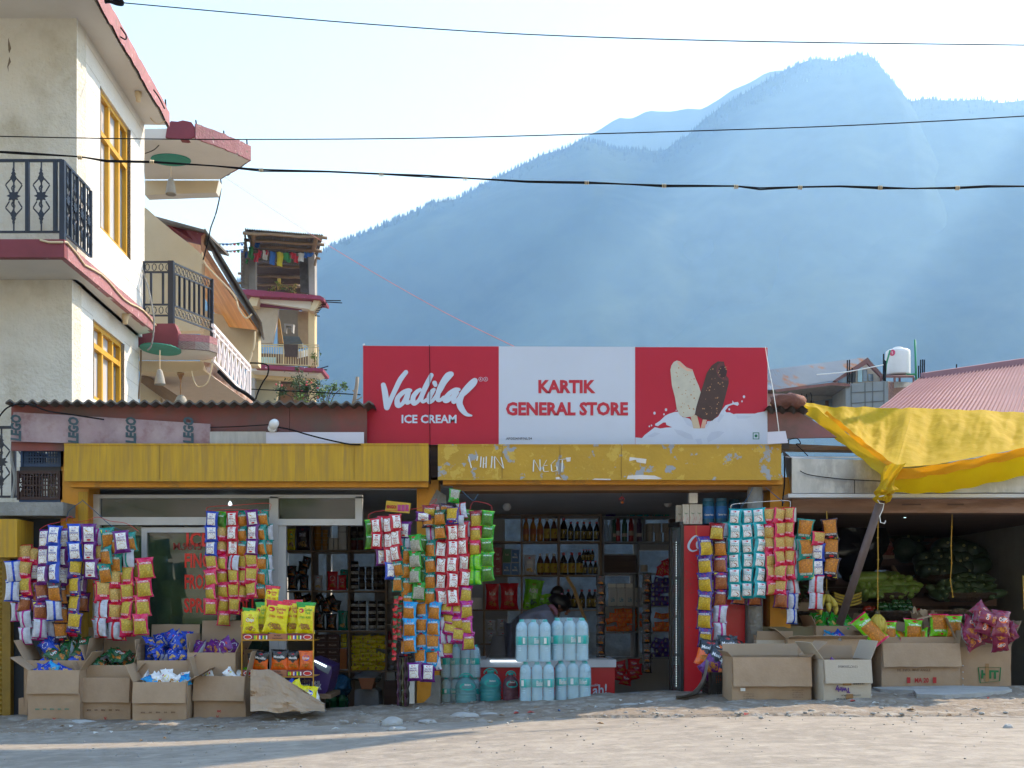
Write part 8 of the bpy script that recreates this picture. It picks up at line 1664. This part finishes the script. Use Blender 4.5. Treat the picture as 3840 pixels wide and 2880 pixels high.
m = MB(); m.ball(wd(1466, 817, -.045), .009, BLACK, 8, 5, 0, (1.2, .6, .6)); m.bar(wd(1457, 808, -.058), wd(1474, 814, -.04), .005, BLACK); part('eye', m, wm)
m = MB(); m.ball(wd(1468, 852, -.01), .010, mat('lip_tone', (.22, .06, .05), .5), 8, 5, 0, (1, 1.4, .5)); part('mouth', m, wm)
m = MB(); m.ball(wd(1422, 774), .100, HAIR, 20, 14, .12, (1.08, .92, .80), M=Euler((0, .5, 0)).to_matrix()); m.ball(wd(1404, 708), .056, HAIR, 16, 10, .25, (1.05, .9, .9)); m.ball(wd(1412, 740), .04, HAIR, 10, 8, .1); part('hair', m, wm)
m = MB(); m.lathe([(.035, -.012), (.042, 0), (.035, .012)], mat('pink_hair_tie', (.5, .2, .3), .7), 12, wd(1428, 722), M=Euler((0, .9, 0)).to_matrix()); part('hair_tie', m, wm)
grow('kurta', wm, [[(pel + Vector((0, 0, .0)), .175, .155), (ch1 + Vector((0, 0, .008)), .16, .14), (ch2, .142, .125), (wd(1362, 828), .075, .08)], [(ch2, .142, .125), (shl, .075, .072), (ell_.lerp(hl, .1), .062, .06)], [(ch2, .142, .125), (shr, .075, .072), (elr.lerp(hr, .1), .062, .06)]], TOP, wl)
grow('scarf', wm, [[(wd(1345, 800, -.07), .022, .02), (wd(1372, 800, -.09), .03, .025), (wd(1395, 835, -.085), .03, .025), (wd(1400, 862, -.06), .02, .02)]], SCF, wl)
m = MB(); c_ = wd(1118, 1000); zf_ = -.35
m.grid(lambda u, v: Vector((c_.x - .02 - .05 * v + (.16 + .14 * v) * math.cos(u * 2 * math.pi) * (1 + .06 * math.sin(u * 50) * v), c_.y + (.15 + .10 * v) * math.sin(u * 2 * math.pi) * (1 + .06 * math.sin(u * 50) * v), c_.z + .02 + (zf_ - c_.z) * v)), 64, 8, SKRT); part('skirt', m, wm)
m = MB(); m.grid(lambda u, v: wd(1060 + 100 * u + 20 * v, 880 + 250 * v + 30 * math.sin(u * 4), -.25 + .05 * math.sin(u * 9 + v * 3)), 16, 12, mat('dark_grey_shawl', (.09, .09, .12), .9, var=.3, scale=10)); part('shawl', m, wm)
# yellow wooden prop behind the woman
m = MB(); m.tube([W('D', x, y, 11.2) for x, y in ((1465, 615), (1510, 690), (1548, 800), (1585, 900), (1600, 1000))], .018, mat('yellow_wood', (.50, .33, .14), .7, var=.15), 5); one('wooden_prop', m, 'pale yellow wooden prop leaning behind the woman', 'prop')
# ================= vegetable stall =================
STL = mat('scratched_steel_fascia', (.34, .36, .40), .32, metal=.65, var=.35, scale=3, col2=(.50, .52, .56), p2scale=9, thr=.56, soft=.1, stretch=(1, 1, .5))
vs_ = thing('vegetable_stall', 'vegetable stall front with dented steel fascia, ledge and brown beam', 'stall', W('R', 1200, 1450, 9))
m = MB(); m.prism([W('R', x, y, 8.9) for x, y in ((365, 1295), (2600, 1290), (2600, 1090), (1200, 1035), (362, 1018))], (0, .02, 0), STL); part('fascia', m, vs_)
m = MB(); m.add([W('R', 362, 1017, 8.9), W('R', 2600, 1017, 8.9), W('R', 2600, 1013, 9.0), W('R', 290, 1002, 9.0)], [(0, 1, 2, 3)], STL); part('fascia_top', m, vs_)
m = MB(); m.prism([W('R', 290, 955, 9.19), W('R', 364, 1016, 8.895), W('R', 364, 1300, 8.895), W('R', 345, 1300, 9.1)], (-.004, 0, 0), STL); part('fascia_end', m, vs_)
m = MB(); m.box((W('R', 332, 0, 8.82).x, 8.82, W('R', 0, 1330, 8.82).z), (xe + .3, 9.1, W('R', 0, 1300, 8.82).z), ALU); part('ledge', m, vs_)
BRB = mat('brown_beam', (.20, .11, .07), .8, var=.3, scale=5, stretch=(.6, 1, 4), col2=(.28, .17, .12), p2scale=3, thr=.55)
m = MB(); m.box((W('R', 360, 0, 8.95).x, 8.95, W('R', 0, 1452, 8.95).z), (xe + .3, 9.12, W('R', 0, 1334, 8.95).z), BRB)
for x0, x1 in ((1238, 1388), (1600, 1730)): m.box((W('R', x0, 0, 8.95).x, 8.945, W('R', 0, 1392, 8.95).z), (W('R', x1, 0, 8.95).x, 8.9505, W('R', 0, 1380, 8.95).z), DARKW)
part('beam', m, vs_)
m = MB(); m.prism([W('R', x, y, 9.22) for x, y in ((290, 900), (850, 925), (900, 955), (290, 945))], (0, .15, 0), WOOD); m2 = part('pole', m, vs_)
cable('R', [(425, 1118), (500, 1150), (700, 1178), (860, 1190), (1075, 1200)], 8.86, .004, 'black wire strung across the steel fascia'); cable('R', [(300, 1000), (302, 1200), (290, 1330), (285, 1400)], 8.9, .006, 'black cable running down beside the yellow pillar')
cable('R', [(860, 1190), (862, 1330)], 8.85, .003, 'short wire hanging down the steel fascia'); cable('R', [(330, 870), (400, 860), (430, 900), (395, 905), (430, 940), (490, 1000)], 8.85, .004, 'tangled wire above the steel fascia')
# tarpaulin
def tarpmat(name, col, tr):
    m = bpy.data.materials.new(name); m.use_nodes = True; n = m.node_tree; b = n.nodes["Principled BSDF"]; b.inputs["Roughness"].default_value = .75; b.inputs["Specular IOR Level"].default_value = .12
    tc = nd(n, "ShaderNodeTexCoord"); no = nd(n, "ShaderNodeTexNoise", Scale=3., Detail=4.); n.links.new(tc.outputs["Object"], no.inputs["Vector"])
    r = nd(n, "ShaderNodeMapRange"); r.inputs[3].default_value = .85; r.inputs[4].default_value = 1.12; n.links.new(no.outputs[0], r.inputs[0])
    mx = nd(n, "ShaderNodeMix", data_type='RGBA', blend_type='MULTIPLY'); mx.inputs[0].default_value = 1; mx.inputs[6].default_value = (*col, 1); n.links.new(r.outputs[0], mx.inputs[7]); n.links.new(mx.outputs[2], b.inputs["Base Color"])
    t = nd(n, "ShaderNodeBsdfTranslucent"); n.links.new(mx.outputs[2], t.inputs[0]); s = nd(n, "ShaderNodeMixShader"); s.inputs[0].default_value = tr
    n.links.new(b.outputs[0], s.inputs[1]); n.links.new(t.outputs[0], s.inputs[2]); n.links.new(s.outputs[0], n.nodes["Material Output"].inputs[0])
    bn = nd(n, "ShaderNodeTexNoise", Scale=9., Detail=6.); n.links.new(tc.outputs["Object"], bn.inputs["Vector"]); bp = nd(n, "ShaderNodeBump", Strength=.5, Distance=.03); n.links.new(bn.outputs[0], bp.inputs["Height"]); n.links.new(bp.outputs[0], b.inputs["Normal"])
    return m
TP1 = tarpmat('yellow_tarpaulin', (.60, .40, .02), .36); TP2 = tarpmat('yellow_tarpaulin_hem', (.75, .33, .01), .40); TP3 = tarpmat('yellow_tarpaulin_sunlit', (.95, .72, .012), .72)  # sheet coloured darker, flap brighter: shade and sun glow put into the colour
tz = thing('tarpaulin', 'yellow plastic tarpaulin stretched over the vegetable stall and tied to the slanting pole', 'tarpaulin', W('R', 1110, 1340, 8.5))
def lin(pts, u):
    s = [0]
    for a, b in zip(pts, pts[1:]): s.append(s[-1] + math.dist(a[:2], b[:2]))
    u *= s[-1]
    for i in range(len(pts) - 1):
        if u <= s[i + 1] or i == len(pts) - 2:
            f = (u - s[i]) / max(s[i + 1] - s[i], 1e-6); return [p + (q_ - p) * f for p, q_ in zip(pts[i], pts[i + 1])]
topL = [(385, 575, 9.75), (640, 592, 9.9), (720, 605, 9.9), (985, 612, 9.95), (1180, 618, 9.95), (1330, 618, 9.95)]; botL = [(400, 584, 9.6), (700, 710, 9.2), (900, 880, 8.9), (1080, 1010, 8.65), (1175, 1060, 8.5), (1195, 1085, 8.45)]
topR = [(1330, 618, 9.95), (1440, 615, 9.95), (1680, 628, 9.95), (1885, 640, 9.95), (2060, 642, 9.95), (2212, 650, 9.95), (2700, 668, 9.95)]; botR = [(1195, 1085, 8.45), (1210, 1092, 8.46), (1500, 1068, 8.5), (1800, 1015, 8.55), (2212, 935, 8.6), (2700, 850, 8.65)]
def sheet(top, bot, fold, nu=110, nv=30, sag=.06, ph=0):
    def f(u, v):
        a, b = lin(top, u), lin(bot, u); p = W('R', a[0], a[1] + 5 * ns(u * 14, 2, 1), a[2]).lerp(W('R', *b), v); k = math.sin(math.pi * v) ** .7 * (min(1, u * 9) if ph else min(1, (1 - u) * 6))
        fo = fold * 1.3 * (math.sin(u * 15 + ph + 1.5 * ns(u * 3, v, 1)) ** 3 * .5 + .8 * ns(u * 5, v * 1.6, 1, ph) + .4 * ns(u * 11, v * 5, 1, 4) + .16 * ns(u * 30, v * 12, 1, 4))
        return p + Vector((0, -.22, .34)) * fo * (k + .25 * (1 - v)) - Vector((0, -.3, 1)) * sag * k
    m = MB(); m.grid(f, nu, nv, TP1); return m
part('sheet', sheet(topL, botL, .09), tz, 'creased left part gathered towards the knot'); part('sheet', sheet(topR, botR, .10, 150, 34, .015, 2.), tz, 'broad creased right part')
def ribbon(top, bot, mt, amp=.01, n=80):
    m = MB(); m.grid(lambda u, v: W('R', *lin(top, u)).lerp(W('R', *lin(bot, u)), v) + Vector((0, amp * math.sin(u * 23 + v * 2) + amp * ns(u * 9, v * 3, 1), amp * .4 * math.sin(u * 41))), n, 5, mt); return m
part('hem', ribbon([(1195, 1108, 8.44), (1500, 1074, 8.47), (1800, 1020, 8.52), (2212, 935, 8.57), (2700, 850, 8.6)], [(1165, 1195, 8.45), (1500, 1160, 8.48), (1800, 1095, 8.53), (2212, 1005, 8.58), (2700, 925, 8.6)], TP2), tz, 'deep orange folded hem')
part('flap', ribbon([(1165, 1190, 8.46), (1500, 1155, 8.49), (1800, 1090, 8.54), (2212, 1000, 8.59), (2700, 915, 8.62)], [(1150, 1290, 8.52), (1400, 1300, 8.55), (1640, 1282, 8.6), (1900, 1225, 8.64), (2212, 1160, 8.68), (2700, 1070, 8.7)], TP3, .014), tz, 'bright yellow flap glowing below the hem')
part('valance', ribbon([(180, 572, 9.4), (400, 580, 9.5), (560, 615, 9.3), (860, 860, 8.9), (1080, 1040, 8.6), (1195, 1090, 8.43)], [(205, 605, 9.38), (400, 592, 9.48), (540, 720, 9.3), (780, 920, 8.95), (930, 1030, 8.75), (1090, 1180, 8.45)], TP1, .012), tz, 'narrow left band running down to the knot')
part('hem', ribbon([(640, 640, 9.2), (800, 770, 8.95), (1000, 935, 8.7), (1190, 1075, 8.41)], [(620, 660, 9.2), (780, 800, 8.95), (980, 970, 8.7), (1150, 1100, 8.41)], TP2, .006), tz, 'orange folded edge on the left band')
m = MB()
def tw_(u, v):
    c = [(1185, 1075), (1150, 1130), (1125, 1200), (1105, 1250), (1110, 1285), (1085, 1310), (1085, 1330), (1095, 1365)]; r = [62, 58, 42, 52, 78, 42, 62, 40]
    i = min(int(v * 7), 6); f = v * 7 - i; x = c[i][0] + (c[i + 1][0] - c[i][0]) * f; y = c[i][1] + (c[i + 1][1] - c[i][1]) * f; rr_2 = r[i] + (r[i + 1] - r[i]) * f
    g = u * 2 * math.pi; q = rr_2 * (1 + .20 * math.sin(g * 7 + v * 9)); p = W('R', x + q * math.cos(g), y + 8 * math.sin(g * 3), 8.42); return p + Vector((0, .1 * q / 60 * math.sin(g), 0))
m.grid(tw_, 70, 40, TP1); part('knot', m, tz)
m = MB(); m.tube([W('R', 1085 + 40 * math.cos(k * .5), 1318 + 5 * math.sin(k), 8.42 + .08 * math.sin(k * .5)) for k in range(14)], .004, WHITE, 5); m.tube([W('R', x, y, 8.40) for x, y in ((1045, 1350), (1060, 1375), (1095, 1380), (1085, 1430), (1060, 1480), (1068, 1530), (1100, 1538), (1108, 1515))], .004, WHITE, 5); part('tie_string', m, tz)
m = MB(); m.ball(W('R', 318, 572, 9.1), .135, mat('red_brown_boulder', (.20, .085, .065), .9, var=.3, scale=8, bump=.6), 14, 9, .5, (1, .8, .62), seed=4); one('boulder', m, 'red brown boulder weighing down the tarpaulin corner on the roof', 'stone')
PLM = mat('rusty_iron_pole', (.13, .095, .09), .6, var=.25, scale=9, metal=.2)
m = MB(); m.tube([W('E', 1297, 150, 8.46), W('E', 1170, 530, 8.62), W('E', 1030, 950, 8.8)], .030, PLM, 14); one('slanting_pole', m, 'slanting rusty pole holding up the tarpaulin knot', 'pole')
# yellow ropes
def rope(t, pts, d, lab, r=.004):
    m = MB(); P = [W(t, x, y, d) for x, y in pts]; m.tube(P, r, mat('yellow_rope', (.50, .30, .04), .8), 6)
    for p in P[1:]: m.ball(p, r * 2.0, MATS['yellow_rope'], 7, 5)
    return one('yellow_rope', m, lab, 'rope')
rope('E', [(1275, 285), (1273, 400), (1275, 540), (1272, 660), (1274, 790), (1272, 870)], 8.9, 'long knotted yellow rope carrying the round banana bunch')
rope('E', [(1745, 240), (1743, 330), (1738, 450), (1742, 560), (1733, 670), (1745, 740), (1750, 775)], 9.2, 'free hanging yellow rope with knots at the right of the stall')
rope('E', [(948, 230), (950, 290), (948, 640), (947, 750)], 8.95, 'yellow rope carrying the small banana hand'); rope('E', [(2195, 640), (2198, 750), (2200, 850)], 9.0, 'yellow rope at the very right edge')
# bananas
BAN_ = mat('banana_skin', (.52, .40, .05), .55, var=.15, scale=20, col2=(.12, .07, .02), p2scale=24, thr=.66, soft=.02); BSTEM = mat('banana_stem', (.10, .08, .03), .8)
def banana(m, top, dirv, L_, r, curve):
    P = []
    for k in range(9): u = k / 8; P.append(top + Vector((dirv.x * L_ * (u * .55 + .25 * math.sin(u * 3.0) * curve), dirv.y * L_ * (u * .5), -L_ * u * .95 + .12 * L_ * u * u)))
    m.tube(P, [r * q_ for q_ in (.35, .7, .95, 1.05, 1.08, 1.0, .85, .55, .25)], BAN_, 7)
for t, x, y, d, n, L_, lab, sp in (('E', 1272, 872, 8.9, 14, .175, 'round bunch of bananas hanging from the long yellow rope', .42), ('E', 948, 745, 8.95, 7, .19, 'small hand of spotted bananas beside the navrattan strip', .55)):
    o = thing('banana_bunch', lab.replace('navrattan', 'dark'), 'bananas', W(t, x, y, d)); c = W(t, x, y, d)
    m = MB(); m.tube([c + Vector((0, 0, .01)), c + Vector((0, 0, -.04))], .018, BSTEM, 8); part('stem', m, o)
    for k in range(n):
        a = 2 * math.pi * k / n + .3; m = MB()
        banana(m, c + Vector((.012 * math.cos(a), .012 * math.sin(a), -.02)), Vector((math.cos(a) * sp, math.sin(a) * sp, 0)), L_ * (1 - .12 * (k % 2)), .021, 1.2); part('banana', m, o)
# stepped shelves
SB = mat('stall_board', (.20, .115, .085), .75, var=.3, scale=4, stretch=(.6, 1, 4))
LV = [(390, 12.1, 960, 1560, 30), (578, 11.6, 480, 1300, 60), (756, 11.1, 480, 1350, 60), (938, 10.6, 120, 1960, 75), (1048, 10.2, 120, 1960, 75)]
st_ = thing('stepped_shelf', 'stepped brown board shelf inside the vegetable stall', 'shelves', W('V', 1000, 1200, 10.5))
for y, d, x0, x1, rz_ in LV:
    m = rect('V', x0, y, x1, y + 10, d, .5, SB); part('shelf', m, st_); m = rect('V', x0, y + 11, x1, y + rz_, d + .02, .02, SB); part('riser', m, st_)
EDG = mat('pale_shelf_edge', (.26, .20, .15), .8)
for y, x0, x1, d in ((838, 370, 1300, 10.9), (1036, 230, 740, 10.19), (1050, 1250, 1720, 10.19)): m = rect('V', x0, y, x1, y + 8, d - .02, .02, EDG); part('edge_strip', m, st_)
def basket(t, x, y, w_, d, lab):
    o = thing('wicker_basket', lab, 'basket', W(t, x, y, d)); c = W(t, x, y, d); R_ = wid(t, w_, d) / 2; mt = mat('dark_wicker', (.07, .045, .03), .9, var=.4, scale=30, bump=.8, bscale=60)
    m = MB(); m.lathe([(R_ * .7, -.07), (R_ * .9, -.035), (R_ * 1.0, 0), (R_ * .97, .01), (R_ * .85, -.02), (R_ * .6, -.05)], mt, 28, c); part('bowl', m, o)
    m = MB(); m.tube([c + Vector((R_ * math.cos(k * .2244), R_ * math.sin(k * .2244), .006 * math.sin(k * 2.5))) for k in range(29)], .012, mt, 6); part('rim', m, o)
    return c, R_
GRD = mat('gourd_skin', (.18, .28, .05), .4, var=.18, scale=10); DGRD = mat('dark_melon_skin', (.03, .055, .032), .45, var=.4, scale=10); CUC = mat('dark_cucumber_skin', (.045, .08, .03), .45, var=.3, scale=10); STM = mat('pale_stem_end', (.30, .30, .14), .7)
def gourdp(mt):
    m = MB(); m.lathe([(.02, -.5), (.12, -.48), (.19, -.38), (.21, -.2), (.20, .05), (.175, .28), (.13, .42), (.06, .49), (.015, .5)], mt, 12); e = MB(); e.lathe([(.035, .47), (.03, .53), (.01, .54)], STM, 6); f_ = MB(); f_.lathe([(.01, -.515), (.03, -.505), (.05, -.48)], STM, 6)
    return Proto('gourd', m, [Proto('stem', e), Proto('tip', f_)])
def heap(proto, t, poly_, rows, d0, dd, L_, lab, grp, nm, seed, fat=1.):
    rr = random.Random(seed); n = 0
    for j, (y, x0, x1, k) in enumerate(rows):
        for i in range(k):
            x = x0 + (x1 - x0) * (i + .5) / k + rr.uniform(-8, 8); l = L_ * rr.uniform(.8, 1.15); side = rr.random() < .35
            M_ = TRS(W(t, x, y + rr.uniform(-8, 8), d0 + dd * j + rr.uniform(-.03, .03)), 0, (l * fat, l * fat, l), rx=math.radians(90) + rr.uniform(-.5, .4), ry=rr.uniform(-.5, .5)) if not side else TRS(W(t, x, y, d0 + dd * j), 0, (l * fat, l * fat, l), rx=rr.uniform(-.3, .3), ry=1.57 + rr.uniform(-.6, .6))
            o = proto.put(None, M_); o.name = nm; tag(o, lab, nm.replace('_', ' '), grp)
GP_G = gourdp(GRD); GP_D = gourdp(DGRD); GP_C = gourdp(CUC)
basket('V', 945, 905, 520, 10.4, 'wide wicker tray under the heap of green gourds')
heap(GP_G, 'V', None, [(905, 720, 1180, 8), (870, 670, 1230, 11), (830, 680, 1210, 10), (795, 700, 1160, 8), (765, 730, 1100, 6), (735, 830, 1040, 4)], 10.22, .07, .21, 'green bottle gourd in the heap on the wicker tray', 'green gourds in the stall', 'bottle_gourd', 3)
o = GP_G.put(None, TRS(W('V', 780, 756, 10.3), 0, (.30, .30, .34), ry=1.5)); o.name = 'bottle_gourd'; tag(o, 'longest green gourd lying across the top left of the heap', 'bottle gourd')
basket('V', 1630, 905, 620, 10.4, 'wide wicker tray under the dark cucumbers at the right of the stall'); basket('V', 1430, 740, 430, 11.0, 'wicker tray of dark melons higher up at the right'); basket('V', 970, 1068, 520, 10.0, 'wicker tray of peppers below the gourds'); basket('V', 1610, 1082, 240, 9.9, 'small wicker tray of brown roots near the wine red packets'); basket('V', 330, 1080, 420, 10.0, 'flat wicker tray behind the cartons at the left of the stall')
heap(GP_C, 'V', None, [(905, 1380, 1960, 11), (865, 1350, 1940, 11), (825, 1420, 1900, 9), (785, 1560, 1880, 6), (745, 1620, 1860, 4)], 10.25, .07, .20, 'dark green cucumber in the heap on the right tray', 'dark cucumbers in the stall', 'cucumber', 5)
heap(GP_D, 'V', None, [(700, 1280, 1600, 5), (650, 1290, 1830, 8), (590, 1240, 1820, 8), (530, 1360, 1800, 6), (470, 1420, 1700, 4)], 10.9, .08, .25, 'round dark melon in the shaded pile at the right of the stall', 'dark melons in the stall', 'melon', 7, 1.7)
PEP = mat('green_pepper', (.02, .08, .02), .2, coat=.4); TOM = mat('red_tomato', (.32, .02, .01), .25, coat=.4); APL = mat('red_apple', (.20, .035, .02), .3, var=.5, scale=6); RTB = mat('brown_root', (.14, .10, .06), .9)
def rnd(mt, nm, st=True): m = MB(); m.ball((0, 0, 0), .5, mt, 12, 8, .22, (1, 1, .9)); e = MB(); e.lathe([(.05, .40), (.04, .56)], STM, 5); return Proto(nm, m, [Proto('stem', e)] if st else [])
for mt, nm, rows_, d, s_, lab, grp in ((PEP, 'green_pepper', [(1060, 830, 1190, 8), (1020, 860, 1180, 7), (985, 1000, 1180, 3)], 10.0, .075, 'green pepper on the tray below the gourds', 'green peppers'), (TOM, 'tomato', [(1062, 1195, 1250, 2), (1045, 740, 840, 4)], 9.98, .065, 'red tomato at the edge of the pepper tray', 'tomatoes'),
        (APL, 'apple', [(540, 770, 1000, 9), (510, 775, 1000, 9), (480, 780, 990, 8), (450, 800, 980, 6), (425, 820, 970, 4)], 11.5, .07, 'apple in the shaded crate behind the pole', 'apples in the crate'), (RTB, 'root_vegetable', [(1080, 1530, 1700, 7), (1065, 1560, 1680, 4)], 9.85, .05, 'brown root on the small tray', 'brown roots'), (DGRD, 'pumpkin', [(360, 980, 1320, 4)], 12.15, .22, 'dark pumpkin against the high slit window', 'pumpkins on the top shelf'), (DGRD, 'watermelon', [(500, 1060, 1160, 1), (520, 1180, 1240, 1)], 11.5, .26, 'dark round watermelon right of the apples', 'watermelons')):
    pp_ = rnd(mt, nm); rr = random.Random(len(nm))
    for y, x0, x1, k in rows_:
        for i in range(k): o = pp_.put(None, TRS(W('V', x0 + (x1 - x0) * (i + .5) / k + rr.uniform(-6, 6), y + rr.uniform(-5, 5), d + rr.uniform(-.05, .08)), rr.uniform(0, 6), s_ * rr.uniform(.85, 1.15), rx=rr.uniform(-.4, .4))); o.name = nm; tag(o, lab, nm.replace('_', ' '), grp)
m = MB(); m.prism([W('V', 765, 575, 11.4), W('V', 1022, 575, 11.4), W('V', 1015, 545, 11.4), W('V', 765, 545, 11.4)], (0, .3, 0), KRIN); one('fruit_crate', m, 'shallow box holding the apples behind the pole', 'crate')
for i, (x, y) in enumerate([(590, 915), (592, 940), (592, 970), (590, 998)]):
    m = MB(); a = W('V', x, y, 10.1); m.grid(lambda u, v: a + Vector((-.12 + .24 * u, .12 * v, .03 * (abs(u - .5) * 2) ** 2)), 8, 2, mat('yellow_bowl', (.50, .36, .02), .5)); m.grid(lambda u, v: a + Vector((-.12 + .24 * u, 0, .03 * (abs(u - .5) * 2) ** 2 - .018 * v)), 8, 1, MATS['yellow_bowl']); one('yellow_punnet', m, 'yellow punnet in the stack behind the pole', 'punnet', 'stack of yellow punnets')
m = rect('V', 450, 935, 745, 1010, 10.3, .1, mat('printed_dark_carton', (.10, .065, .045), .85, var=.3)); one('flat_carton', m, 'flattened brown carton behind the yellow punnets', 'carton')
leafy('leafy_greens', 'bundle of dark greens hanging behind the silver backed packets', 'greens', W('V', 170, 880, 10.2), .20, 500, .02, [G2, G1], (1, 1, 1.6), seed=31)
m = rect('V', 120, 980, 232, 1060, 10.1, .3, KRIN); one('produce_carton', m, 'brown carton under the bundle of dark greens', 'carton')
m = MB(); rr = random.Random(8)
for k in range(10): m.tube([W('V', 510 + 20 * k, 300 + 30 * math.sin(k), 11.0), W('V', 560 + 16 * k, 440, 10.9), W('V', 640 + 10 * k, 540 + 8 * math.sin(k * 3), 10.9)], .012, mat('black_bag', (.012, .012, .014), .2), 5)
m.ball(W('V', 600, 430, 11.05), .32, MATS['black_bag'], 20, 14, .7, (1, .5, 1.0), seed=3); one('black_bag', m, 'large creased black bag in the shade left of the pole', 'bag')
m = MB(); m.bar(W('V', 1000, 652, 10.9), W('V', 1058, 750, 10.7), .03, mat('pale_batten', (.34, .24, .17), .8)); one('wooden_batten', m, 'pale wooden batten leaning above the gourds', 'batten')
m = MB(); m.bar(W('V', 1225, 1132, 8.95), W('V', 1360, 1105, 8.95), .012, mat('pale_batten', (.34, .24, .17))); one('white_stick', m, 'thin white stick poking out of the torn narrow carton', 'stick')
m = rect('E', 720, 210, 755, 300, 8.92, .01, WHITE); m.add([], [], WHITE); one('white_sheet', m, 'white board behind the pink banded strips', 'board')
